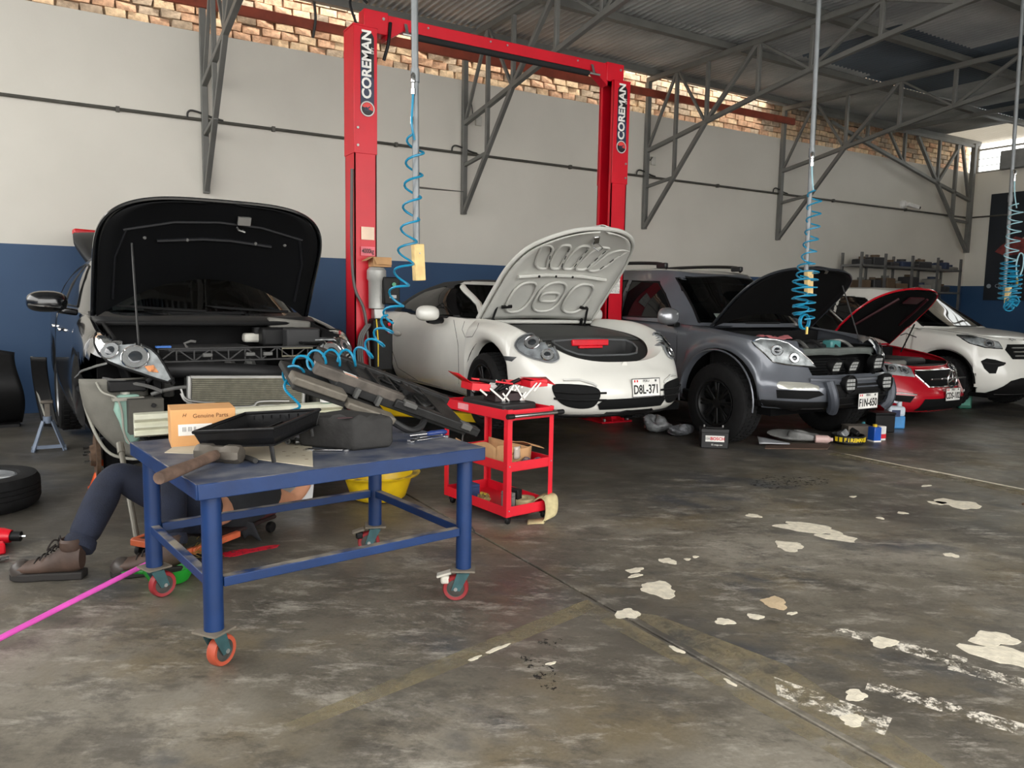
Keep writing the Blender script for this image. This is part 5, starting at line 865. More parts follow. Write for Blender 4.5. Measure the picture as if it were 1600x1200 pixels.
O('lead', B().tube(spline(lp([(1.745, 3.98, 2.5), (1.735, 3.97, 2.4), (1.73, 3.96, 2.33), (1.75, 3.97, 2.26)]), 5), .0065, 6), tq, hs); O('coil', coil(lp([(1.765, 3.985, 2.28), (1.75, 3.98, 2.05), (1.72, 3.97, 1.75), (1.67, 3.96, 1.50), (1.59, 3.92, 1.28)]), .048, 8.5), tq, hs); O('coil', coil(lp([(1.59, 3.92, 1.28), (1.50, 3.88, 1.17), (1.40, 3.85, 1.10), (1.30, 3.84, 1.085), (1.15, 3.80, 1.09), (1.03, 3.74, 1.05), (.97, 3.66, .98)]), .045, 9), tq, hs)
O('tail', B().tube(spline(lp([(.97, 3.66, 1.02), (.935, 3.60, .97), (.99, 3.55, .89), (.90, 3.5, .875), (.86, 3.5, .86), (.885, 3.47, .80), (.92, 3.45, .79)]), 6), .0065, 6), tq, hs); O('collar', B().cyl((-.01, -.01, -.12), (-.012, -.012, -.16), .009, 8), CHR, hs)
hs2 = E('air_hose', (5.335, 4.21, 2.52), 'turquoise coiled air hose bunched over the grey off-roader engine bay', 'hose', group='coiled air hoses'); O('lead', B().tube(spline([(0, 0, 0), (-.01, -.02, -.1), (.0, -.03, -.2)], 4), .0065, 6), M('hose_pale', (150, 190, 200), .4), hs2)
O('coil', coil([(.03, -.02, -.2), (.02, -.03, -.45), (.0, -.03, -.65), (-.03, -.04, -.80)], .055, 6), tq, hs2); O('coil', coil([(-.03, -.05, -.80), (-.06, -.06, -.95), (-.07, -.06, -1.1), (-.07, -.06, -1.23)], .085, 7), tq, hs2); O('coil', coil([(-.09, -.06, -1.2), (-.13, -.06, -1.05), (-.13, -.06, -.88)], .06, 5), tq, hs2); O('bottom_loop', B().tube([(-.08 + .055 * cos(a), -.09 + .01 * k, -1.25 + .06 * sin(a)) for k in range(3) for a in [2 * pi * q / 16 for q in range(17)]], .0065, 6), tq, hs2); O('coupler', B().cyl((-.07, -.1, -1.29), (-.07, -.1, -1.35), .011, 8), M('brass', (190, 160, 90), .3, .8), hs2)
hs3 = E('air_hose', (8.835, 4.40, 2.75), 'turquoise coiled air hose gathered around the rightmost pole', 'hose', group='coiled air hoses'); O('lead', B().tube(spline([(0, 0, 0), (-.01, -.02, -.15), (.03, -.03, -.28)], 4), .0065, 6), M('hose_pale'), hs3)
O('coil', coil([(.0, -.04, -.25), (-.03, -.05, -.6), (-.05, -.05, -.85)], .065, 6), M('hose_pale'), hs3); O('coil', coil([(-.05, -.05, -.85), (-.05, -.05, -1.05), (-.05, -.05, -1.27)], .085, 8), tq, hs3); O('coil', coil([(.10, -.05, -.95), (.11, -.05, -1.1), (.10, -.05, -1.27)], .055, 7), tq, hs3)
O('bunch', coil([(-.06 + .12 * k / 6, -.06 - .02 * (k % 2), -1.29 - .03 * sin(k)) for k in range(7)], .05, 8), tq, hs3); O('loop', B().tube(spline([(.06, -.08, -1.02), (.0, -.09, -.88), (.05, -.09, -.76), (.13, -.09, -.78), (.14, -.09, -.9), (.09, -.09, -1.0)], 6), .0075, 6), M('hose_pale'), hs3); O('coupler', B().cyl((.06, -.08, -1.02), (.08, -.08, -1.10), .012, 8), M('brass'), hs3)
# ================================================================== BLUE WORKBENCH ON CASTERS
BL = M('bench_blue', (8, 44, 92), .45, var=.15, vs=6, bump=.06, dust=(150, 142, 128)); TT = .73; tb = E('workbench', (.43, 2.86, 0), 'blue steel workbench on red-tyred casters in the foreground', 'workbench', (0, 0, radians(7.6))); TW, TD = 1.27, .98
O('table_top', B().box(0, TW, 0, TD, TT - .012, TT), M('bench_top', (50, 60, 84), .6, var=.3, vs=7, bump=.2, bs=30, c2=(106, 108, 114)), tb)
for a, b in (((0, 0), (TW, 0)), ((TW, 0), (TW, TD)), ((TW, TD), (0, TD)), ((0, TD), (0, 0))): O('apron', B().beam((a[0], a[1], TT - .03), (b[0], b[1], TT - .03), .012, .058), BL, tb, bevel=.003)
lg = [(.065, .065), (TW - .065, .065), (.065, TD - .065), (TW - .065, TD - .065)]; CPL = M('caster_teal', (62, 96, 100), .5, .4, var=.2, vs=15); DUS = M('dusty_plate', (112, 104, 92), .8, var=.2)
for i, (x, y) in enumerate(lg):
    O('leg', B().cyl((x, y, .155), (x, y, TT - .01), .036, 24), BL, tb); c = E('caster', (x, y, 0), None, None, (0, 0, [.5, 2.5, .25, 2.7][i])); c.parent = tb; O('mount_plate', B().box(-.055, .055, -.055, .055, .148, .156), DUS, c)
    O('swivel', B().cyl((0, 0, .13), (0, 0, .148), .03, 16), CPL, c)
    for s_ in (-1, 1): O('fork', B().prism([(-.03, s_ * .026, .135), (.03, s_ * .026, .135), (.055, s_ * .026, .055), (.015, s_ * .026, .05)], (0, s_ * .004, 0)), CPL, c)
    O('wheel_tyre', B().lathe([(.042, -.018), (.056, -.02), (.06, -.012), (.06, .012), (.056, .02), (.042, .018)], (.035, 0, .06), 'y', 32), M(['caster_red', 'caster_red', 'caster_orange'][1 if i != 0 else 2], [(136, 34, 38), (136, 34, 38), (168, 74, 50)][1 if i != 0 else 2], .5), c); O('wheel_hub', B().lathe([(0, -.016), (.02, -.02), (.04, -.014), (.043, -.016), (.043, .016), (.04, .014), (.02, .02), (0, .016)], (.035, 0, .06), 'y', 24), M('caster_hub', (74, 70, 66), .6, .3), c); O('axle', B().cyl((.035, -.034, .06), (.035, .034, .06), .009, 8), ALU, c)
    if i in (1, 3): O('brake_pedal', B().cbox((.09, 0, .125), (.07, .05, .012), (0, .3, 0)), DUS if i == 3 else M('plaster_white', (200, 196, 184), .8), c, bevel=.004); O('brake_lump', B().cbox((.085, 0, .10), (.04, .045, .04)), M('plaster_white') if i == 1 else BLK, c, bevel=.01)
zr = .335
for a, b in ((0, 1), (1, 3), (3, 2), (2, 0)): p, q = lg[a], lg[b]; v = (Vector(q) - Vector(p)).normalized() * .035; O('rail', B().beam((p[0] + v.x, p[1] + v.y, zr), (q[0] - v.x, q[1] - v.y, zr), .038, .038), BL, tb, bevel=.003)
# --- things on the bench
Z = TT + .0005
cr = O('cardboard_sheet', B().prism([(.40, 3.50, Z), (.60, 3.36, Z), (.875, 2.96, Z), (1.03, 3.50, Z), (.80, 3.72, Z), (.47, 3.66, Z)], (0, 0, .003)), M('card_grey', (196, 186, 164), .85, var=.06, vs=8), label='flat stained grey cardboard sheet under the black tray', cat='cardboard', smooth=0)
for x, y in ((.85, 3.3), (.88, 3.25), (.90, 3.18), (.95, 3.3), (.92, 3.36), (.84, 3.2), (.89, 3.1)): O('oil_mark', B().prism([(x + a * .6, y + c, Z + .0032) for a, c in blob(.016, .005, 8)], (0, 0, .0004)), M('oil_mark', (120, 104, 84), .7), cr, smooth=0)
cb_ = E('parts_carton', (.44, 3.61, Z), 'brown parts carton with a white label standing behind the tray', 'carton', (0, 0, radians(-4))); O('carton_body', B().box(0, .27, 0, .2, 0, .165), M('carton_orange', (214, 160, 104), .8, var=.05, vs=6), cb_, bevel=.003); lb = O('label', B().box(.03, .17, -.002, 0, .05, .10), M('label_white', (232, 230, 224), .6), cb_); text('label_print', '||| ||| ||', .022, M('print_grey', (90, 92, 100), .6), lb, (.075, -.003, .08), (pi / 2, 0, 0)); text('print', 'Genuine Parts', .026, M('print_brown', (120, 76, 44), .7), cb_, (.165, -.001, .135), (pi / 2, 0, 0)); text('maker_mark', 'H', .022, M('print_brown'), cb_, (.055, -.001, .14), (pi / 2, 0, 0), shear=.3)
# black drain tray, tilted
tr = E('drain_tray', (.755, 3.30, Z + .075), 'black plastic drain tray wet with oil, tilted on stub legs', 'tray', (radians(5), radians(-6), radians(-48))); tm = M('tray_black', (17, 17, 18), .35, var=.2, vs=20, bump=.1)
def traywall(n, a, b): O(n, B().prism([(a[0], a[1], .07), (b[0], b[1], .07), (b[0] * .9, b[1] * .9, 0), (a[0] * .9, a[1] * .9, 0)], (0, 0, .004)), tm, tr, sol=.006)
cs = [(-.19, -.175), (.19, -.175), (.19, .175), (-.19, .175)]
for i in range(4): traywall('wall', cs[i], cs[(i + 1) % 4])
O('tray_floor', B().box(-.18, .18, -.17, .17, 0, .006), tm, tr); O('rim', B().tube([(x, y, .07) for x, y in cs], .008, 8, closed=True), tm, tr); O('spout', B().tube(spline([(-.20, -.05, .06), (-.24, -.03, .05), (-.25, .05, .05), (-.2, .08, .06)], 5), .012, 6), tm, tr)
for x, y in ((-.15, -.15), (.15, -.15), (.15, .15), (-.15, .15)): O('stub_leg', B().cyl((x, y, -.072 + .03 * (x > 0) * (y > 0)), (x, y, 0), .009, 8), tm, tr)
for k in range(9): O('rib', B().box(-.19 + .045 * k, -.185 + .045 * k, .165, .178, .006, .06), tm, tr)
rg = random.Random(3); wet = M('wet_oil', (10, 10, 11), .05, coat=1, bump=0)
for k in range(26): O('oil_blob', B().sphere((rg.uniform(-.1, .15), rg.uniform(-.12, .13), .008), (rg.uniform(.006, .02), rg.uniform(.005, .014), .006), 8), wet, tr)
O('inner_rib', B().box(-.004, .004, -.16, .16, .006, .03).box(-.16, .16, .05, .056, .006, .03), tm, tr)
# sledge hammer
hm = E('sledge_hammer', (.57, 3.215, Z + .034), 'short-handled sledge hammer with worn wooden grip on the bench corner', 'hammer', (0, 0, radians(-130))); ir = M('hammer_iron', (104, 98, 90), .5, .6, var=.2, vs=15, bump=.2)
b = B()
for t_ in (-1, 1):
    pass
for k, (yy, rr_) in enumerate(((-.085, .030), (-.075, .036), (-.03, .036), (-.02, .030), (.02, .030), (.03, .036), (.075, .036), (.085, .030))): b.v += [(rr_ * cos(pi / 8 + a * pi / 4), yy, rr_ * sin(pi / 8 + a * pi / 4)) for a in range(8)]
for k in range(7): b.f += [(k * 8 + a, k * 8 + (a + 1) % 8, (k + 1) * 8 + (a + 1) % 8, (k + 1) * 8 + a) for a in range(8)]
b.f += [tuple(range(7, -1, -1)), tuple(range(56, 64))]; O('head', b, ir, hm); O('handle', B().tube([(-.03, 0, .0), (.06, 0, -.0), (.16, 0, -.004), (.30, 0, -.006), (.36, 0, -.008)], [.016, .020, .019, .022, .020], 12), M('handle_wood_worn', (98, 78, 66), .8, var=.35, vs=18, bump=.3), hm)
O('rubber_hose_piece', B().tube(spline([(.625, 3.30, Z + .012), (.67, 3.2, Z + .012), (.69, 3.12, Z + .012)], 4), .011, 10), M('rubber_dark', (42, 41, 40), .7), label='short cut of dark rubber hose on the bench edge', cat='hose piece')
# rubber jack block
hm.scale = (1.12, 1.12, 1.12)
rb_ = E('rubber_block', (1.13, 3.30, Z), 'big worn black rubber block with rounded edges on the bench', 'block'); b = B(); Q = [(-.005, -.115), (.185, -.10), (.06, .20), (-.19, .10)]; nz = 6; seg = 8; ring = []
for i in range(4):
    for k in range(seg): a = Vector(Q[i]).lerp(Vector(Q[(i + 1) % 4]), k / seg); ring.append(a)
r2 = random.Random(5); cen = Vector((.01, .02))
for z in range(nz + 1):
    for a in ring: j_ = .94 if z in (0, nz) else 1; q = cen + (a - cen) * (j_ + r2.uniform(-.012, .012)); b.v.append((q.x, q.y, .145 * z / nz + r2.uniform(-.003, .003) * (0 < z)))
m_ = len(ring)
for z in range(nz): b.f += [(z * m_ + i, z * m_ + (i + 1) % m_, (z + 1) * m_ + (i + 1) % m_, (z + 1) * m_ + i) for i in range(m_)]
b.f += [tuple(range(m_ - 1, -1, -1)), tuple(range(nz * m_, nz * m_ + m_))]; O('block_body', b, M('block_rubber', (40, 39, 38), .8, var=.25, vs=10, bump=.5, bs=25), rb_, smooth=60, bevel=.012); O('faded_stamp', B().prism([(-.04 + a, -.086 + c * .3, .146 + .0 * c) for a, c in blob(.035, .05, 12)], (0, 0, .002)), M('stamp_maroon', (72, 48, 52), .8), rb_, smooth=0)
# radiator and fan assembly leaning across the block
fa = E('fan_assembly', (1.0, 3.60, Z), 'dismantled black radiator fan shroud with pale side tanks leaning on the block', 'radiator'); fm = M('shroud_black', (30, 30, 30), .6, var=.3, vs=9, bump=.15, dust=(52, 50, 47)); fg = M('tank_pale', (112, 106, 96), .6, .2, var=.2, vs=12, bump=.2)
U = Vector((.86, .02, -.34)).normalized(); V = Vector((.03, .93, .30)).normalized(); W = U.cross(V).normalized(); W = W if W.z > 0 else -W; O0 = Vector((.04, -.02, .30))
def fp(u, v, w): return O0 + U * u + V * v + W * w
def fb(n, u0, u1, v0, v1, w0, w1, m, bev=.006): b = B(); b.add([fp(u, v, w) for w in (w0, w1) for v in (v0, v1) for u in (u0, u1)], [(0, 2, 3, 1), (4, 5, 7, 6), (0, 1, 5, 4), (2, 6, 7, 3), (0, 4, 6, 2), (1, 3, 7, 5)]); return O(n, b, m, fa, bevel=bev)
fb('shroud', .14, .92, .0, .40, -.02, .03, fm); fb('top_tank', .02, .50, .0, .045, .015, .07, M('tank_dusty', (86, 80, 74), .7, var=.4, vs=10, bump=.2)); fb('frame_bar', .46, .98, -.02, .03, .0, .045, fm); fb('frame_bar', .14, .96, .36, .41, .0, .05, fm)
fb('side_block', -.10, .17, -.12, -.03, -.03, .01, fg, .008); fb('side_block', .18, .44, -.14, -.06, -.05, -.015, fg, .008); fb('core', -.08, .42, -.10, .20, -.06, -.03, M('condenser_core_dark', (36, 35, 33), .7))
for k in range(5): fb('shroud_rib', .30 + k * .11, .312 + k * .11, .03, .37, .03, .045, fm, 0)
for k in range(7): a = k * 2 * pi / 7; b = B(); b.add([fp(.6 + q * cos(a + s * .22), .2 + q * .95 * sin(a + s * .22), .035 + .012 * s) for q, s in ((.04, -1), (.15, -1), (.15, 1), (.04, 1))], [(0, 1, 2, 3)]); O('fan_blade', b, M('fan_blade', (22, 22, 22), .5), fa, sol=.003)
b = B(); b.tube([fp(.6 + .165 * cos(a), .2 + .165 * sin(a), .035) for a in [2 * pi * k / 32 for k in range(32)]], .008, 6, closed=True); O('fan_ring', b, fm, fa); b = B().cyl(fp(.6, .2, .0), fp(.6, .2, .06), .045, 18); O('fan_motor', b, BLK, fa)
lb = fb('warning_label', .16, .23, -.001, .035, .0705, .0715, M('label_white'), 0); fb('label_stripe', .16, .23, .0, .01, .0716, .072, M('label_orange', (226, 120, 40), .5), 0)
for u in (.24, .36): fb('clip', u, u + .02, -.03, .0, -.02, .03, M('clip_grey'), .002)
fb('corner_clip', .50, .57, -.035, .01, .03, .055, M('clip_grey'), .003); fb('foot_clip', .86, .92, -.03, .02, .02, .05, M('clip_grey'), .003)
O('hose_stub', B().tube(spline([fp(.45, -.08, -.05), fp(.55, -.1, -.06), fp(.62, -.06, -.04), fp(.66, .0, -.02)], 5), .018, 8), mh_, fa)
# spanners, screwdriver, sockets
def spanner(loc, rz, L, label, sc=1):
    r_ = E('spanner', loc, label, 'spanner', (0, 0, rz), group='spanners on the bench'); O('shank', B().beam((0, 0, 0), (L, 0, 0), .012 * sc, .006), CHR, r_, bevel=.002); O('ring_end', B().lathe([(.007 * sc, -.004), (.013 * sc, -.004), (.013 * sc, .004), (.007 * sc, .004), (.007 * sc, -.004)], (L + .01, 0, 0), 'z', 16), CHR, r_); O('open_end', B().prism([(0, -.008 * sc, -.004), (-.02 * sc, -.016 * sc, -.004), (-.034 * sc, -.010 * sc, -.004), (-.018 * sc, -.002 * sc, -.004), (-.018 * sc, .004 * sc, -.004), (-.032 * sc, .014 * sc, -.004), (-.014 * sc, .016 * sc, -.004), (0, .008 * sc, -.004)], (0, 0, .008)), CHR, r_); return r_
spanner((.97, 3.27, Z + .006), radians(-28), .13, 'chrome spanner lying in front of the rubber block', 1.3); spanner((1.46, 3.28, Z + .006), radians(13), .17, 'long chrome spanner at the right end of the bench', 1.2); spanner((1.50, 3.34, Z + .006), radians(16), .13, 'smaller chrome spanner behind the long one', 1)
sd = E('screwdriver', (1.56, 3.37, Z + .016), 'blue-handled screwdriver lying on the right end of the bench', 'screwdriver', (0, 0, radians(8))); O('handle', B().lathe([(0, 0), (.010, 0), (.015, .02), (.013, .05), (.015, .09), (.009, .11), (0, .11)], ax='x', n=10), M('handle_navy', (30, 52, 110), .35), sd); O('shaft', B().cyl((-.10, 0, 0), (0, 0, 0), .004, 8), CHR, sd)
sq = [(.93, 3.42), (.905, 3.45), (.96, 3.44)]
for i, (x, y) in enumerate(sq): O('socket', B().lathe([(.006, .0), (.013, 0), (.013, .022), (.016, .024), (.016, .045), (.006, .045)], ax='x', n=14), M('socket_steel', (96, 96, 94), .3, .8), loc=(x, y, Z + .017), rot=(0, 0, i * 1.1), label=['dull steel socket left of the rubber block', 'dull steel socket behind its neighbour by the tray', 'dull steel socket nearest the rubber block'][i], cat='socket', group='loose sockets')
ub = O('universal_bolt', B().cyl((0, 0, 0), (.09, .01, 0), .007, 8).cyl((.09, .01, -.0), (.105, .012, 0), .013, 6), M('socket_steel'), loc=(.46, 3.75, Z + .014), label='bright steel bolt at the left back of the bench', cat='bolt')
# ================================================================== RED TROLLEY WITH TOOLBOX
TR = M('trolley_red', (214, 20, 42), .4, var=.05, bump=.02); ty = E('tool_trolley', (2.38, 3.98, 0), 'red three-shelf steel tool trolley in front of the white convertible', 'trolley', (0, 0, radians(7))); W_, D_ = .37, .70
for x in (0, W_):
    for y in (0, D_): b = B().box(x - (0 if x == 0 else .035), x + (.035 if x == 0 else 0), y - .002 if y == 0 else y, y if y == 0 else y + .002, .06, .735).box(x - .002 if x == 0 else x, x if x == 0 else x + .002, y - (0 if y == 0 else .035), y + (.035 if y == 0 else 0), .06, .735); O('corner_post', b, TR, ty)
    for z in (.10, .38, .70):
        for y in (-.006, ): O('rivet', B().sphere((x + (.017 if x == 0 else -.017), y, z), .005, 8), ALU, ty)
for z0, z1 in ((.06, .125), (.345, .405), (.665, .73)):
    s = E('shelf', (0, 0, z0), None, None); s.parent = ty; h = z1 - z0; O('shelf_pan', B().box(0, W_, 0, D_, 0, .004), TR, s)
    for n_, q in (('lip', (0, W_, 0, .004)), ('lip', (0, W_, D_ - .004, D_)), ('lip', (0, .004, 0, D_)), ('lip', (W_ - .004, W_, 0, D_))): O(n_, B().box(*q, 0, h), TR, s)
hd_ = O('push_handle', B().cyl((-.0, -.045, .70), (W_, -.045, .70), .012, 12), CHR, ty)
for x in (.0, W_): O('handle_end', B().cyl((x - .03 * (x == 0) - .01, -.045, .70), (x + .03 * (x > 0) + .01, -.045, .70), .016, 10).beam((x, -.045, .70), (x, 0, .70), .02), BLK, hd_)
O('sticker', B().box(-.0025, -.0015, .42, .54, .68, .72), M('sticker_fade', (230, 150, 156), .6, var=.1), ty)
for x in (.04, W_ - .04):
    for y in (.04, D_ - .04): c = E('caster', (x, y, 0), None, None, (0, 0, .6)); c.parent = ty; O('wheel', B().lathe([(0, -.012), (.026, -.012), (.03, 0), (.026, .012), (0, .012)], (.01, 0, .03), 'y', 20), BLK, c); O('fork', B().box(-.015, .02, -.018, .018, .032, .06), BLK, c)
tm_ = Matrix.Translation((2.38, 3.98, 0)) @ Matrix.Rotation(radians(7), 4, 'Z')
def TP(x, y, z): return tuple(tm_ @ Vector((x, y, z)))
# black case under the toolbox
O('tool_case', B().cbox((0, 0, .04), (.27, .46, .075)), M('case_black', (26, 26, 27), .6, bump=.1), bevel=.015, loc=TP(.20, .36, .672), rot=(0, 0, radians(7)), label='black moulded case lying in the trolley top under the toolbox', cat='case')
# cantilever toolbox, opened out along the trolley diagonal
tx = E('cantilever_toolbox', TP(.19, .30, .752), 'red cantilever toolbox with its trays swung open on the trolley', 'toolbox', (0, 0, radians(-4))); br = M('tool_red', (214, 24, 40), .38, bump=.02)
def tray_(x, z, wd, tilt, lid):
    t_ = E('tray', (x, 0, z), None, None, (0, tilt, 0)); t_.parent = tx; ln_ = .17
    O('tray_pan', B().box(-wd / 2, wd / 2, -ln_ / 2, ln_ / 2, 0, .003).box(-wd / 2, wd / 2, -ln_ / 2, -ln_ / 2 + .003, 0, .045).box(-wd / 2, wd / 2, ln_ / 2 - .003, ln_ / 2, 0, .045).box(-wd / 2, -wd / 2 + .003, -ln_ / 2, ln_ / 2, 0, .045).box(wd / 2 - .003, wd / 2, -ln_ / 2, ln_ / 2, 0, .045), br, t_)
    if lid: O('lid', B().add([(lid * wd / 2, -ln_ / 2, .045), (lid * wd / 2, ln_ / 2, .045), (lid * (wd / 2 + .10), ln_ / 2, .10), (lid * (wd / 2 + .10), -ln_ / 2, .10)], [(0, 1, 2, 3)]), br, t_, sol=.003)
    return t_
tray_(-.20, .075, .13, .10, -1); tray_(.22, .085, .13, -.05, 0); O('lid', B().add([(.17, -.09, .135), (.17, .09, .135), (.37, .09, .13), (.34, -.09, .095)], [(0, 1, 2, 3)]), br, tx, sol=.003)
O('bottom_bin', B().box(-.10, .10, -.085, .085, 0, .004).box(-.10, .10, -.085, -.081, 0, .05).box(-.10, .10, .081, .085, 0, .05).box(-.10, -.096, -.085, .085, 0, .05).box(.096, .10, -.085, .085, 0, .05), M('bin_dark', (40, 24, 26), .6), tx)
for y in (-.092, .092):
    for a, b in (((-.14, .09), (-.03, .0)), ((-.21, .085), (-.16, .045)), ((-.05, .0), (.03, .105)), ((.04, .105), (.11, -.0)), ((.09, .0), (.20, .115)), ((.18, .06), (.23, .115)), ((-.05, .055), (-.0, .0)), ((.08, .0), (.12, .06))): O('link_arm', B().beam((a[0], y, a[1]), (b[0], y, b[1]), .003, .013, (0, 0, 1)), CHR, tx, bevel=.001)
O('carry_handle', B().beam((-.22, .02, .145), (.06, -.02, .105), .022, .012), br, tx, bevel=.003); O('handle_grip', B().beam((-.17, .013, .139), (-.06, -.004, .122), .026, .018), BLK, tx, bevel=.004); O('handle_bar', B().beam((.02, .06, .11), (.30, .05, .10), .02, .03), br, tx, bevel=.003)
O('loose_tools', B().tube([(-.02, .03, .06), (.10, .04, .11), (.14, .04, .125)], .014, 8).tube([(-.1, -.02, .04), (-.02, 0, .09), (.02, .02, .12)], .012, 8), BLK, tx); O('crumpled_paper', B().grid(lambda u, v: (-.08 + .05 * u + .01 * sin(9 * v), .03 + .02 * v, .06 + .06 * v + .01 * sin(8 * u)), 6, 6), PAPER, tx, sol=.002); O('small_parts', B().sphere((-.20, 0, .10), (.035, .05, .012), 8), BLK, tx)
# middle shelf
ct = E('torn_carton', TP(.17, .40, .351), 'torn brown carton on the middle trolley shelf', 'carton', (0, 0, radians(7)))
O('carton_side', B().grid(lambda u, v: (-.15 + .02 * sin(u * 3), -.26 + .46 * u, .12 * v + .02 * sin(u * 6.3) * v), 10, 4), cbd, ct, sol=.004); O('carton_side', B().grid(lambda u, v: (-.15 + .28 * u, -.26 - .01 * v, .12 * v + .02 * v * sin(u * 5 + 1)), 8, 4), cbd, ct, sol=.004); O('carton_side', B().grid(lambda u, v: (.13, -.26 + .46 * u, .10 * v), 8, 3), cbd, ct, sol=.004); O('flap', B().grid(lambda u, v: (.13 + .10 * v, -.28 + .3 * u, .115 + .01 * sin(u * 6) - .03 * v), 6, 3), cbd, ct, sol=.004); O('carton_floor', B().box(-.14, .12, -.25, .19, 0, .004), cbd, ct)
bars = O('barcode', B().box(-.1535, -.153, .07, .12, .07, .10), M('print_brown'), ct); text('carton_print', 'FRAGILE', .02, M('print_brown'), ct, (-.04, -.274, .075), (pi / 2, 0, 0)); O('plastic_film', B().grid(lambda u, v: (-.02 + .06 * u, -.275 - .01 * sin(4 * u), .04 + .08 * v), 5, 4), M('film_clear', (190, 180, 168), .15, spec=.8), ct, sol=.002)
gl_ = O('work_gloves', B().grid(lambda u, v: (.16 * u, .09 * v, .02 + .018 * sin(9 * u) * sin(5 * v)), 12, 8), M('glove_pattern', (150, 140, 120), .8, var=.6, vs=40, c2=(70, 60, 110)), loc=TP(.17, .03, .35), rot=(0, 0, .2), label='bundle of patterned cloth at the front of the middle shelf', cat='cloth', sol=.02)
O('black_handle_tool', B().tube([(0, 0, 0), (.02, .1, .005), (.02, .22, 0)], [.012, .016, .009], 10), BLK, loc=TP(.05, .02, .366), rot=(0, 0, -.1), label='black-handled tool on the middle trolley shelf', cat='tool')
# bottom shelf
st_ = E('ratchet_strap', TP(.24, .06, .068), 'rolled cream strap hanging over the bottom trolley shelf', 'strap'); stm = M('strap_cream', (196, 182, 138), .85, var=.15, vs=20); O('roll', B().lathe([(.03, -.025), (.075, -.025), (.075, .025), (.03, .025), (.03, -.025)], (0, .08, .03), 'z', 28), stm, st_); sp_ = spline([(.05, .02, .05), (.08, -.03, .085), (.10, -.085, .075), (.10, -.10, .0), (.07, -.11, -.048), (.0, -.10, -.063), (-.07, -.08, -.063)], 6)
O('hanging_tail', B().grid(lambda u, v: tuple(sp_[int(round(v * (len(sp_) - 1)))] + Vector((.02, .045 * (v < .2) - .0, .012 if v > .2 else 0)) * (2 * u - 1) + Vector((.028 * (2 * u - 1) * (v < .75), .03 * (2 * u - 1) * (v >= .75), 0))), 2, len(sp_) - 1), stm, st_, sol=.004)
for i, (x, y, z, d, m, l) in enumerate(((.10, .55, .066, (.10, .12, .09), M('pack_blue', (40, 70, 116), .5), 'small dark blue pack at the back of the bottom shelf'), (.13, .15, .066, (.03, .10, .11), M('pack_grey', (110, 108, 104), .5), 'thin grey box standing on the bottom shelf'), (.19, .17, .066, (.05, .1, .12), BLK, 'black box standing beside the grey one on the bottom shelf'))): 
    r_ = E('small_box', TP(x, y, z), l, 'box', (0, 0, radians(7 + 8 * i)), group='boxes on the bottom trolley shelf'); O('body', B().box(-d[0] / 2, d[0] / 2, -d[1] / 2, d[1] / 2, 0, d[2]), m, r_, bevel=.004); O('lid_line', B().box(-d[0] / 2 - .001, d[0] / 2 + .001, -d[1] / 2 - .001, d[1] / 2 + .001, d[2] * .78, d[2] * .8), SEAM, r_)
wbm = M('brush_bristle', (150, 130, 80), .9, var=.4, vs=60); r_ = E('wire_brush', TP(.08, .28, .068), 'yellow-tagged wire brush on the bottom trolley shelf', 'brush', (0, 0, 1.2)); O('bristles', B().grid(lambda u, v: (.1 * u, .07 * v, .03 + .015 * sin(37 * u) * cos(31 * v)), 10, 8), wbm, r_, sol=.03); O('tag', B().cbox((.11, .02, .035), (.05, .06, .03), (.3, 0, 0)), M('tag_yellow', (224, 204, 50), .5), r_, bevel=.004)
O('steel_fitting', B().tube([(0, 0, 0), (.06, -.02, .005), (.09, -.01, .01)], [.010, .012, .018], 10), ALU, loc=TP(.14, .04, .08), label='steel fitting at the front of the bottom trolley shelf', cat='fitting')
O('power_lead', B().tube(spline([(2.22, 4.25, .60), (2.18, 4.2, .45), (2.17, 4.1, .25), (2.14, 4.05, .08), (2.16, 3.98, .006)], 6), .005, 6), M('cable_dark'), label='thin dark cable hanging between the bench and the trolley', cat='cable')
# ================================================================== YELLOW BASIN, WHITE TUB
O('washing_basin', B().lathe([(0, .01), (.17, .01), (.19, .025), (.225, .13), (.235, .165), (.285, .18), (.292, .19), (.278, .197), (.238, .187), (.22, .13), (.18, .03), (0, .02)], ax='z', n=48), M('basin_yellow', (226, 190, 24), .4, var=.1, vs=5, bump=.03, dust=(120, 100, 50)), loc=(1.94, 5.0, 0), rot=(0, 0, 0), label='round yellow plastic basin on the floor behind the bench', cat='basin')
wt_ = E('white_tub', (1.33, 5.10, 0), 'rectangular white plastic tub on the floor beside the mechanic', 'tub', (0, 0, radians(6))); tpm = M('tub_white', (214, 216, 216), .4, var=.05); b = B(); a0 = [(-.15, -.11), (.15, -.11), (.15, .11), (-.15, .11)]; b = B()
for z, s_ in ((0, .88), (.21, 1), (.21, .96), (.01, .85)): b.v += [(x * s_, y * s_, z) for x, y in a0]
for k in range(3): b.f += [(k * 4 + i, k * 4 + (i + 1) % 4, k * 4 + 4 + (i + 1) % 4, k * 4 + 4 + i) for i in range(4)]
b.f += [(3, 2, 1, 0), (12, 13, 14, 15)]; O('tub_body', b, tpm, wt_); O('rim', B().tube([(x * 1.04, y * 1.04, .205) for x, y in a0], .012, 6, closed=True), tpm, wt_); O('band', B().tube([(x * 1.0, y * 1.0, .16) for x, y in a0], .008, 6, closed=True), tpm, wt_)
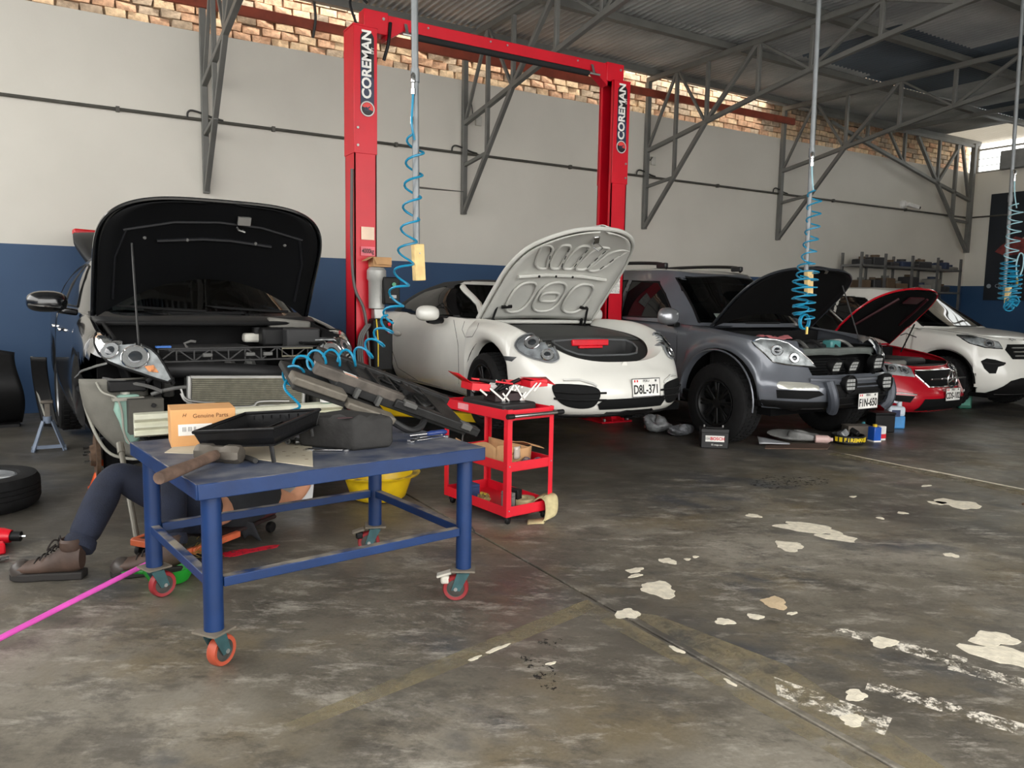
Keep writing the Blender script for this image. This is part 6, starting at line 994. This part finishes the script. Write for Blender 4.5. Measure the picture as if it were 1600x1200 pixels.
# ================================================================== LEFT SIDE: STAND, JACK, TYRE, BUMPER COVERS, DRILL
def jackstand(loc, label, m, s=1):
    r_ = E('jack_stand', loc, label, 'jack stand'); 
    for dx in (-1, 1):
        for dy in (-1, 1): O('leg', B().beam((dx * .12 * s, dy * .1 * s, 0), (dx * .035 * s, dy * .03 * s, .26 * s), .03 * s, .012), m, r_)
    for dx in (-1, 1): O('foot_bar', B().beam((dx * .12 * s, -.1 * s, .012), (dx * .12 * s, .1 * s, .012), .03, .02), m, r_)
    O('cross_bar', B().beam((-.105 * s, -.088 * s, .04 * s), (.105 * s, -.088 * s, .04 * s), .012, .03 * s), m, r_); O('collar', B().cyl((0, 0, .24 * s), (0, 0, .30 * s), .035 * s, 14), m, r_); O('ratchet_post', B().box(-.02 * s, .02 * s, -.015, .015, .28 * s, .42 * s), ir, r_); O('saddle', B().cbox((0, 0, .43 * s), (.10 * s, .05, .03)), ir, r_, bevel=.008); return r_
jackstand((-.04, 7.92, 0), 'pale blue-grey jack stand under the far sill of the black SUV', M('stand_blue', (120, 132, 150), .5, .2, var=.15)); jackstand((.30, 6.10, 0), 'orange jack stand under the front of the black SUV', M('stand_orange', (212, 84, 30), .5, var=.15), .75)
O('steel_lever', B().cyl((.345, 5.16, .475), (.375, 4.62, .03), .016, 10).cyl((.344, 5.18, .49), (.347, 5.12, .44), .022, 10), M('handle_steel', (126, 122, 112), .5, .4), label='grey steel lever bar leaning in front of the black SUV', cat='lever')
tl2 = E('loose_wheel', (-.43, 5.95, 0), 'loose car wheel lying flat on the floor at the left', 'wheel'); tyb = M('tyre_rubber'); O('tyre', B().lathe([(.21, .03), (.23, .0), (.30, .0), (.335, .03), (.345, .06), (.345, .08), (.338, .085), (.345, .09), (.345, .112), (.338, .117), (.345, .122), (.345, .145), (.338, .15), (.345, .155), (.342, .18), (.325, .21), (.28, .222), (.23, .215), (.215, .19)], n=64), tyb, tl2); O('rim', B().lathe([(.215, .03), (.205, .1), (.215, .20), (.20, .205), (.19, .15), (.19, .03)], n=48), rimk, tl2)
for k in range(5):
    for da in (-.12, .12): O('spoke', B().beam((cos(k * 1.257) * .04, sin(k * 1.257) * .04, .175), (cos(k * 1.257 + da) * .2, sin(k * 1.257 + da) * .2, .185), .035, .03), rimk, tl2, bevel=.006)
O('hub', B().lathe([(0, .19), (.04, .19), (.06, .17), (.06, .1)], n=20), rimk, tl2)
bc1 = E('bumper_cover', (-.38, 9.6, 0), 'black plastic bumper cover standing against the blue wall', 'bumper'); O('cover', B().grid(lambda u, v: (-.45 + .55 * u + .04 * sin(5 * v), -.1 - .25 * sin(pi * v) * (.6 + .4 * u) + .12 * u, .02 + .86 * v - .12 * u * v * v), 12, 16), BLK, bc1, sol=.012); O('support_foot', B().box(-.3, .08, -.2, .0, 0, .03), BLK, bc1)
bc2 = E('wing_liner', (-.13, 9.2, 0), 'black wing liner with a pale edge propped beside the black SUV', 'liner'); O('panel', B().grid(lambda u, v: (-.04 + .14 * u + .08 * (1 - v) ** 2, .12 * sin(pi * v) - .1 * u, .02 + .72 * v), 8, 14), BLK, bc2, sol=.01); O('pale_edge', B().tube(spline([(.09, -.02, .02), (.02, .09, .30), (-.02, .12, .5), (-.03, .02, .74)], 6), .012, 6), M('liner_rim'), bc2)
dr = E('cordless_drill', (-.31, 5.02, 0), 'red cordless impact tool lying on the floor at the left edge', 'power tool', (0, 0, radians(-20))); O('body', B().tube([(-.12, 0, .05), (-.02, 0, .05), (.05, 0, .048), (.09, 0, .045)], [.045, .05, .045, .035], 14), rp_, dr); O('chuck', B().cyl((.09, 0, .045), (.14, 0, .043), .028, 12), BLK, dr); O('anvil', B().cyl((.14, 0, .043), (.165, 0, .042), .009, 8), CHR, dr); O('grip', B().beam((-.02, 0, .04), (.06, -.14, .03), .04, .05), BLK, dr, bevel=.012); O('battery', B().cbox((.08, -.17, .03), (.09, .07, .06), (0, 0, .5)), rp_, dr, bevel=.01)
O('steel_socket', B().lathe([(.007, .0), (.016, 0), (.016, .03), (.013, .032), (.013, .05), (.007, .05)], ax='x', n=16), CHR, loc=(-.275, 4.66, .017), rot=(0, 0, .4), label='bright steel socket on the floor below the red tool', cat='socket')
# broom with pink handle, green dustpan
bm_ = E('broom', (.50, 4.14, 0), 'broom with a long pink handle lying on the floor', 'broom'); a_ = Vector((-.27, 3.48, .03)) - Vector((.50, 4.14, 0)); O('handle', B().cyl(tuple(a_), (0, 0, .10), .012, 12), M('handle_pink', (232, 92, 196), .4), bm_); O('head', B().cbox((.05, .04, .09), (.09, .26, .05), (0, .2, -.8)), M('broom_head', (52, 50, 40), .7), bm_, bevel=.012)
rg2 = random.Random(2); bb_ = B()
for k in range(160): x0 = rg2.uniform(-.08, .12); y0 = rg2.uniform(-.06, .1); bb_.tube([(x0 + .05, y0 + .02, .08), (x0 + .10 + rg2.uniform(-.03, .05), y0 + .05 + rg2.uniform(-.03, .03), .02 + rg2.uniform(0, .10))], .0016, 3)
O('bristles', bb_, M('bristle_straw', (150, 128, 60), .9, var=.3), bm_, kind='stuff', smooth=0)
dp = E('dustpan', (.46, 3.99, 0), 'green plastic dustpan under the bench beside the caster', 'dustpan', (0, 0, .2)); gm = M('pan_green', (28, 136, 40), .45); O('pan', B().lathe([(0, .004), (.09, .004), (.115, .05), (.12, .075), (.112, .075), (.105, .05), (.085, .012), (0, .012)], n=30), gm, dp); O('grip', B().tube([(-.10, .02, .06), (-.16, .04, .07), (-.2, .05, .06)], .012, 8), gm, dp)
# ================================================================== THE MECHANIC
cre = E('creeper', (.62, 4.41, 0), 'low mechanic creeper with orange frame under the man', 'creeper', (0, 0, radians(38))); om = M('creeper_orange', (196, 96, 60), .55, var=.2); O('board', B().box(-.18, .50, -.19, .19, .075, .10), M('creeper_pad', (40, 26, 26), .7), cre, bevel=.02)
for s_ in (-1, 1): O('side_rail', B().beam((-.2, s_ * .20, .085), (.14 if s_ < 0 else .5, s_ * .21, .085), .03, .035), om, cre, bevel=.005)
O('end_rail', B().beam((-.2, -.2, .085), (-.2, .2, .085), .04, .035), om, cre, bevel=.005)
O('head_pad', B().cbox((.44, 0, .115), (.16, .36, .05)), M('pad_maroon', (74, 34, 34), .6), cre, bevel=.02)
for x in (-.17, .45):
    for y in (-.18, .18): k_ = O('caster', B().lathe([(0, -.014), (.03, -.014), (.034, 0), (.03, .014), (0, .014)], (x, y, .034), 'y', 18), BLK, cre)
def skin(name, V_, E_, R_, m, parent, root=0, sub=2):
    me = bpy.data.meshes.new(name); me.from_pydata(V_, E_, []); me.materials.append(m); o = bpy.data.objects.new(name, me); col.objects.link(o); o.parent = parent
    bm = bmesh.new(); bm.from_mesh(me); L = bm.verts.layers.skin.verify()
    for v, r_ in zip(bm.verts, R_): v[L].radius = (r_, r_) if not hasattr(r_, '__len__') else r_; v[L].use_root = (v.index == root)
    bm.to_mesh(me); bm.free(); md = o.modifiers.new('skin', 'SKIN'); md.use_smooth_shade = True; md = o.modifiers.new('sub', 'SUBSURF'); md.levels = sub; md.render_levels = sub; return o
man = E('person', (.62, 4.48, 0), 'person in dark jeans and black T-shirt lying on a creeper, reaching to a white tub', 'person'); B0 = Vector((.62, 4.48, 0))
def mp(*P): return [tuple(Vector(p) - B0) for p in P]
sk = M('skin', (206, 150, 118), .55, var=.06, vs=10, bump=.03); jean = M('jeans_navy', (27, 33, 50), .85, var=.25, vs=9, bump=.3, bs=140); tee = M('tshirt_charcoal', (38, 40, 44), .9, var=.12, vs=8, bump=.15, bs=60)
pel = (.68, 4.39, .205); wst = (.80, 4.46, .21); chs = (.95, 4.60, .235); nk = (1.04, 4.77, .24); hd2 = (1.08, 4.93, .22)
shn = (1.07, 4.55, .235); eln = (1.275, 4.79, .115); wrn = (1.42, 4.90, .20); shf = (.87, 4.74, .23); elf = (.80, 4.97, .2); wrf = (.9, 5.15, .26)
h1 = (.64, 4.47, .21); k1 = (.265, 4.46, .455); a1 = (.075, 4.26, .13); h2 = (.71, 4.31, .20); k2 = (.50, 4.24, .50); a2 = (.49, 4.12, .13)
Vb = mp(pel, wst, chs, nk, hd2, shn, eln, wrn, shf, elf, wrf, h1, k1, a1, h2, k2, a2, (1.17, 4.66, .18), (1.35, 4.845, .15)); Eb = [(0, 1), (1, 2), (2, 3), (3, 4), (2, 5), (5, 17), (17, 6), (6, 18), (18, 7), (2, 8), (8, 9), (9, 10), (0, 11), (11, 12), (12, 13), (0, 14), (14, 15), (15, 16)]
skin('body', Vb, Eb, [.09, .10, .10, .055, .05, .065, .046, .030, .06, .045, .03, .08, .055, .045, .08, .055, .045, .052, .044], sk, man)
# head with face
hdm = E('head', tuple(Vector(hd2) - B0), None, None, (radians(-70), 0, radians(-35))); hdm.parent = man
O('skull', B().grid(lambda u, v: (.078 * cos(2 * pi * u) * sin(pi * v) * (1 if v > .4 else .82 + .45 * v), .098 * sin(2 * pi * u) * sin(pi * v), -.115 * cos(pi * v)), 20, 14), sk, hdm); O('hair', B().grid(lambda u, v: (.084 * cos(2 * pi * u) * sin(pi * (.5 + v / 2)), .012 + .098 * sin(2 * pi * u) * sin(pi * (.5 + v / 2)), .02 - .108 * cos(pi * (.5 + v / 2))), 20, 8), M('hair_black', (20, 18, 17), .7, bump=.4), hdm)
O('nose', B().tube([(0, -.095, .02), (0, -.118, -.02), (0, -.1, -.025)], [.008, .014, .01], 8), sk, hdm); O('mouth', B().sphere((0, -.088, -.055), (.026, .01, .008), 8), M('lips', (160, 96, 84), .6), hdm)
for s_ in (-1, 1): O('eye', B().sphere((s_ * .03, -.088, .012), (.013, .008, .008), 8), M('eye_white', (220, 216, 210), .3), hdm); O('ear', B().sphere((s_ * .08, .0, -.01), (.012, .022, .034), 8), sk, hdm)
# hand gripping the tub rim
hv = Vector((.05, .06, .03)); f0 = Vector(wrn)
Vh = [Vector(wrn), Vector(wrn) + Vector((.022, .022, .016)), Vector(wrn) + Vector((.045, .04, .028))]; Eh = [(0, 1), (1, 2)]; Rh = [(.026, .026), (.03, .02), (.034, .017)]
side = Vector((.5, -.62, .25)).normalized(); fwd = Vector((.62, .62, .18)).normalized(); dn = Vector((0, .1, -1)).normalized()
for k, (o_, l_) in enumerate(((-.026, .9), (-.009, 1), (.009, .95), (.026, .75))):
    base = Vh[2] + side * o_ + fwd * .006; n0 = len(Vh); Vh += [base, base + fwd * .034 * l_ + Vector((0, 0, .004)), base + fwd * .05 * l_ + dn * .022 * l_, base + fwd * .046 * l_ + dn * .046 * l_]; Eh += [(2, n0), (n0, n0 + 1), (n0 + 1, n0 + 2), (n0 + 2, n0 + 3)]; Rh += [.0095, .009, .0085, .0075]
n0 = len(Vh); th = Vh[1] + side * .02; Vh += [th, th + side * .026 + fwd * .02 + dn * .01, th + side * .024 + fwd * .045 + dn * .018]; Eh += [(1, n0), (n0, n0 + 1), (n0 + 1, n0 + 2)]; Rh += [.012, .011, .009]
skin('hand', [tuple(v - B0) for v in Vh], Eh, Rh, sk, man)
jn = skin('jeans', mp((.765, 4.44, .205), pel, h1, (.46, 4.47, .34), k1, (.17, 4.36, .30), (.09, 4.28, .16), h2, (.61, 4.27, .36), k2, (.50, 4.18, .32), (.49, 4.13, .17)), [(0, 1), (1, 2), (2, 3), (3, 4), (4, 5), (5, 6), (1, 7), (7, 8), (8, 9), (9, 10), (10, 11)], [(.15, .13), (.17, .145), .118, .108, .092, .084, .074, .118, .112, .098, .084, .074], jean, man, 1)
for (c, d) in (((.088, 4.277, .155), (.08, .10, .14)), ((.492, 4.13, .16), (.01, .06, .16))): d = Vector(d).normalized(); P0 = Vector(c) - B0; O('trouser_cuff', B().tube([tuple(P0 - d * .025), tuple(P0), tuple(P0 + d * .03)], [.072, .078, .072], 16), jean, man)
skin('t_shirt', mp((.765, 4.43, .20), chs, (1.0, 4.69, .24), shn, (1.135, 4.62, .20), shf, (.82, 4.86, .21), (.85, 4.505, .215)), [(0, 7), (7, 1), (1, 2), (1, 3), (3, 4), (1, 5), (5, 6)], [(.17, .15), (.185, .165), .09, .105, .082, .09, .075, (.185, .16)], tee, man, 1)
O('shirt_tail', B().grid(lambda u, v: (.24 + .09 * u + .05 * v, -.08 - .02 * u + .03 * v, .14 - .12 * v + .02 * sin(5 * u)), 6, 5), tee, man, sol=.006)
bl_ = M('boot_leather', (74, 57, 48), .6, var=.2, vs=14, bump=.15); bs_ = M('boot_sole', (38, 35, 33), .75)
def boot(heel, toe, ankle, label):
    r_ = E('boot', tuple(Vector(heel) - B0), None, None, (0, 0, atan2(toe[1] - heel[1], toe[0] - heel[0]))); r_.parent = man; r_.scale = (1.0, 1.12, 1.22); r_['label'] = label
    P = [(-.035, .036, .012, .135), (.0, .042, .0, .15), (.05, .045, .0, .135), (.10, .046, .0, .105), (.15, .05, .0, .085), (.20, .052, .0, .075), (.245, .048, .004, .068), (.275, .035, .008, .055), (.288, .012, .014, .035)]
    b = B(); n = 18
    for x, w_, zb_, zt_ in P:
        for k in range(n): a = 2 * pi * k / n; b.v.append((x, w_ * cos(a) * (1 if sin(a) < 0 else 1 - .25 * sin(a)), zb_ + .025 + (zt_ - zb_ - .025) * (.5 + .5 * math.copysign(abs(sin(a)) ** .7, sin(a)))))
    for i in range(len(P) - 1): b.f += [(i * n + k, i * n + (k + 1) % n, (i + 1) * n + (k + 1) % n, (i + 1) * n + k) for k in range(n)]
    b.f += [tuple(range(n)), tuple((len(P) - 1) * n + k for k in range(n))]; O('upper', b, bl_, r_, smooth=60); O('collar', B().lathe([(.046, .12), (.052, .13), (.052, .155), (.044, .165), (.04, .15)], (.012, 0, 0), 'z', 20), bl_, r_)
    so = [(-.045, -.034), (-.045, .034), (.05, .044), (.12, .042), (.2, .056), (.26, .048), (.295, .022), (.295, -.022), (.26, -.048), (.2, -.056), (.12, -.042), (.05, -.044)]; O('sole', B().prism([(x, y, 0) for x, y in so], (0, 0, .032)), bs_, r_, bevel=.006); O('toe_cap', B().sphere((.245, 0, .036), (.055, .052, .042), 14), M('boot_toe', (62, 56, 52), .4), r_)
    for k in range(5): x = .055 + k * .026; z = .142 - k * .015; O('lace', B().tube(spline([(x, -.035, z - .012), (x + .008, 0, z + .004), (x + .012, .035, z - .012)], 4), .004, 5), M('lace_dark', (34, 28, 26), .9), r_)
    for s_ in (-1, 1): O('lace_loop', B().tube(spline([(.06, 0, .15), (.08, s_ * .03, .165), (.10, s_ * .05, .13), (.075, s_ * .02, .145)], 5), .004, 5), M('lace_dark'), r_)
    O('seam', B().tube(spline([(.12, -.049, .03), (.10, -.047, .08), (.05, -.045, .12)], 4), .0025, 5), M('boot_stitch', (150, 130, 116), .8), r_); return r_
boot((.065, 4.245, 0), (-.2, 4.365, 0), a1, 'brown leather work boot with black sole, nearer the floor edge'); boot((.50, 4.10, 0), (.3, 4.16, 0), a2, 'brown leather work boot behind the bench caster')
# ================================================================== FLOOR CLUTTER UNDER THE GREY OFF-ROADER
bt = E('car_battery', (5.57, 5.36, 0), 'black car battery with red and white label by the off-roader tyre', 'battery', (0, 0, radians(-38))); O('case', B().box(-.13, .13, -.085, .085, 0, .17), M('battery_case', (24, 24, 25), .5), bt, bevel=.006); O('lid', B().box(-.133, .133, -.088, .088, .15, .19), M('battery_case'), bt, bevel=.006); lb = O('label', B().box(-.09, .09, -.087, -.085, .065, .125), M('label_white'), bt)
text('label_maker', 'BOSCH', .042, M('label_red', (206, 30, 44), .5), lb, (.025, -.089, .094), (pi / 2, 0, 0), font_bold=.001); text('label_type', 'S5 mega.net', .022, wh, bt, (.02, -.087, .035), (pi / 2, 0, 0)); text('label_grade', '15K', .03, M('print_grey'), lb, (-.068, -.089, .094), (pi / 2, 0, 0)); O('carry_strap', B().box(-.08, .08, -.03, -.02, .19, .198), BLK, bt)
for x in (-.09, .09): O('terminal', B().cyl((x, .05, .19), (x, .05, .21), .009, 10), ALU, bt)
def crumple(name, loc, d, m, label, cat, seed, rot=0):
    r_ = random.Random(seed); ph = [r_.uniform(0, 6) for _ in range(6)]
    O(name, B().grid(lambda u, v: tuple(c * q for c, q in zip((cos(2 * pi * u) * sin(pi * v), sin(2 * pi * u) * sin(pi * v), max(0, 1 - 1.0 * cos(pi * v)) * .5), [a * (1 + .22 * sin(9 * u * 6.28 / 3 + ph[0] + 7 * v) * sin(pi * v) + .16 * sin(13 * v + ph[1] + 12.56 * u)) for a in d])), 28, 18), m, loc=loc, rot=(0, 0, rot), label=label, cat=cat)
film = M('bag_film', (120, 122, 124), .15, spec=.9, var=.5, vs=14, bump=.6, bs=20); crumple('plastic_bag', (5.62, 6.25, 0), (.15, .13, .17), film, 'crumpled clear plastic bag behind the battery', 'bag', 1); crumple('packed_part', (5.72, 5.98, 0), (.15, .10, .11), M('part_grey', (112, 114, 118), .4, var=.4, vs=25, bump=.5), 'grey plastic-wrapped part beside the plastic bag', 'part', 2)
O('sheet_scrap', B().grid(lambda u, v: (.30 * u, .14 * (v - .5) * (1 - .7 * u), .03 + .05 * (1 - u) * v), 6, 4), M('scrap_silver', (170, 172, 176), .35, .4), loc=(6.05, 5.22, .0), rot=(0, 0, -.7), label='pointed silver plastic trim piece on the floor right of the battery', cat='trim', sol=.01)
crumple('grey_sack', (6.62, 5.22, 0), (.22, .12, .10), M('sack_grey', (120, 120, 118), .7, var=.2, vs=9, bump=.3), 'grey cloth bundle on the floor left of the yellow-lettered tub', 'cloth', 4, -.7); O('red_cap_bottle', B().lathe([(0, 0), (.04, 0), (.042, .02), (.042, .12), (.02, .15), (.02, .17), (0, .17)], ax='x', n=18), M('bottle_pale', (200, 170, 164), .4), loc=(6.70, 5.05, .042), rot=(0, 0, -.75), label='pale bottle with red band lying beside the grey bundle', cat='bottle'); 
O('rust_board', B().prism([(5.95, 5.05, .001), (6.5, 4.75, .001), (6.75, 4.9, .001), (6.2, 5.25, .001)], (0, 0, .008)), M('board_brown', (86, 66, 54), .8), label='flat brown board on the floor in front of the off-roader', cat='board', smooth=0)
fx = E('round_tub', (7.02, 4.90, 0), 'round black tub with yellow FIREMAX lettering under the off-roader', 'tub'); O('tub_wall', B().lathe([(.15, 0), (.165, .02), (.165, .085), (.158, .09), (.150, .08), (.145, .02), (0, .015)], n=40), M('tub_black', (20, 20, 20), .5), fx); yl = M('letter_yellow', (226, 196, 20), .5)
for k, ch in enumerate('FIREMAX'): a = radians(-152 + 10.5 * k); text('letter', ch, .052, yl, fx, (.168 * cos(a), .168 * sin(a), .052), (pi / 2, 0, a + pi / 2), font_bold=.002)
for a0 in (-168, -185, -74, -62): a = radians(a0); O('stripe', B().cbox((.166 * cos(a), .166 * sin(a), .052), (.03, .004, .045), (0, 0, a + pi / 2)), yl, fx)
for k in range(4): a = k * 1.6; O('content', B().cbox((.07 * cos(a), .07 * sin(a), .06 + .02 * k), (.09, .05, .07), (.3 * k, .4, a)), [BLK, M('part_grey'), film, BLK][k], fx, bevel=.01)
can = E('square_can', (7.36, 4.83, 0), 'blue square oil can with a yellow cap', 'can', (0, 0, radians(-15))); O('can_body', B().box(-.045, .045, -.05, .05, 0, .155), M('can_blue', (30, 84, 176), .35), can, bevel=.008); O('cap', B().cyl((0, 0, .155), (0, 0, .18), .022, 16), YEL, can); O('white_base', B().box(-.0455, .0455, -.0505, .0505, 0, .015), wpl, can)
c2 = E('square_can', (7.50, 4.86, 0), 'red and white square can right of the blue one', 'can', (0, 0, radians(-15))); O('can_body', B().box(-.04, .04, -.045, .045, 0, .15), wpl, c2, bevel=.006); O('red_band', B().box(-.041, .041, -.046, .046, .02, .07), M('label_red'), c2, bevel=.004)
O('grey_carton', B().box(-.13, .13, -.08, .08, 0, .13).box(-.135, .135, -.085, .085, .118, .132), M('carton_grey', (112, 104, 96), .8), bevel=.004, loc=(7.42, 5.08, 0), rot=(0, 0, -.5), label='low grey carton behind the blue can', cat='carton')
dbx = E('black_box', (8.02, 5.20, 0), 'black battery-shaped box in front of the clear jug', 'box', (0, 0, -.4)); O('box_body', B().box(-.12, .12, -.09, .09, 0, .2), BLK, dbx, bevel=.01); O('box_lid', B().box(-.125, .125, -.095, .095, .2, .225), BLK, dbx, bevel=.008)
O('teal_bottle', B().cyl((0, 0, 0), (.10, 0, .06), .03, 12, .02), M('teal_plastic', (80, 150, 160), .4), loc=(7.78, 5.26, .03), rot=(0, 0, .5), label='small teal bottle lying beside the black box', cat='bottle')
jg = E('coolant_jug', (8.40, 5.28, 0), 'translucent jug half filled with blue liquid by the red car', 'jug', (0, 0, -.5)); jm = M('jug_plastic', (206, 216, 226), .35, var=.03); O('jug_body', B().box(-.10, .10, -.07, .07, .14, .26), jm, jg, bevel=.03); O('liquid', B().box(-.10, .10, -.07, .07, 0, .15), M('liquid_blue', (70, 140, 200), .25), jg, bevel=.015); O('neck', B().cyl((.05, 0, .25), (.05, 0, .31), .028, 16), jm, jg); O('jug_handle', B().tube(spline([(.02, 0, .30), (-.05, 0, .31), (-.085, 0, .27), (-.085, 0, .22)], 5), .013, 8), jm, jg); O('jug_label', B().box(-.07, .03, -.072, -.07, .14, .22), M('label_navy', (28, 44, 84), .5), jg)
def oiljug(loc, label, rz):
    g_ = E('oil_jug', loc, label, 'jug', (0, 0, rz), group='green oil jugs'); om_ = M('jug_green', (36, 96, 80), .4); O('jug_body', B().box(-.09, .09, -.06, .06, 0, .22), om_, g_, bevel=.02); O('neck', B().cyl((.04, 0, .22), (.04, 0, .27), .022, 14), om_, g_); O('grip', B().tube(spline([(.02, 0, .26), (-.05, 0, .27), (-.08, 0, .2)], 5), .012, 8), om_, g_); O('label', B().box(-.06, .06, -.062, -.06, .05, .16), M('label_teal', (90, 160, 140), .5), g_)
oiljug((11.0, 5.9, 0), 'green oil jug standing just right of the red car', -.6); oiljug((13.55, 6.55, 0), 'green oil jug under the front of the white SUV', -.6)
# ================================================================== BACK RACK, FAR CORNER
rk = E('storage_rack', (15.9, 10.05, 0), 'grey steel storage rack loaded with parts behind the white SUV', 'rack'); rkm = M('rack_steel', (112, 112, 110), .5, .4)
for x in (-1.75, -.95, 0, .95, 1.85):
    for y in (-.22, .22): O('post', B().box(x - .025, x + .025, y - .02, y + .02, 0, 2.5), rkm, rk)
for z in (.6, 1.3, 1.72, 2.22): O('shelf', B().box(-1.78, 1.88, -.24, .24, z, z + .04), rkm, rk)
rg3 = random.Random(9); pm = [M('part_dark', (48, 48, 50), .6), M('part_brown', (92, 74, 56), .7), M('part_pale', (118, 116, 110), .6), M('part_blue', (40, 52, 78), .6)]
pn = ['dark', 'brown', 'pale grey', 'navy blue']
k = 0
for z in (1.76, 2.26):
    x = -1.6
    while x < 1.6:
        wd = rg3.uniform(.16, .40); hh = rg3.uniform(.06, .17) if z > 2 else rg3.uniform(.12, .3); mi = rg3.randrange(4); r_ = E('stored_part', (15.9 + x + wd / 2, 10.02, z), '%s boxed part on the %s rack shelf, number %s from the left' % (pn[mi], 'top' if z > 2 else 'second', ['one', 'two', 'three', 'four', 'five', 'six', 'seven', 'eight', 'nine', 'ten', 'eleven', 'twelve', 'thirteen'][k]), 'part', (0, 0, rg3.uniform(-.2, .2)), 'parts on the rack')
        O('part_body', B().box(-wd / 2, wd / 2, -.15, .15, 0, hh), pm[mi], r_, bevel=.02); O('part_top', B().cyl((0, 0, hh), (0, 0, hh + .05), wd * .25, 12), pm[(mi + 1) % 4], r_); x += wd + rg3.uniform(.05, .16); k += 1
    k = 0
fe = E('red_cabinet', (WX - .25, 8.0, 0), 'red cabinet top seen at the right edge by the end wall', 'cabinet'); O('cabinet_body', B().box(-.25, .2, -.5, .4, 0, 1.2), M('cabinet_brown', (110, 62, 50), .6), fe, bevel=.01); O('cabinet_top', B().box(-.27, .22, -.52, .42, 1.2, 1.3), rp_, fe, bevel=.01)
tbt = E('spray_bottle', tuple(kia.mw @ Vector((.56, .085, .50))), 'turquoise plastic bottle standing on the black SUV bumper beam', 'bottle'); O('bottle_body', B().lathe([(0, 0), (.04, 0), (.043, .01), (.043, .11), (.02, .14), (.018, .16), (0, .16)], n=18), M('bottle_turquoise', (40, 190, 196), .3), tbt); O('cap', B().cyl((0, 0, .16), (0, 0, .19), .02, 12), wpl, tbt); O('base_sleeve', B().lathe([(.0435, .0), (.0445, .0), (.0445, .03), (.0435, .03)], n=18), wpl, tbt)
O('steel_bar', B().beam((5.95, 2.72, .008), (6.4, 2.6, .008), .012, .012), M('rusty_iron'), label='thin dark steel bar on the floor at the right edge', cat='bar')
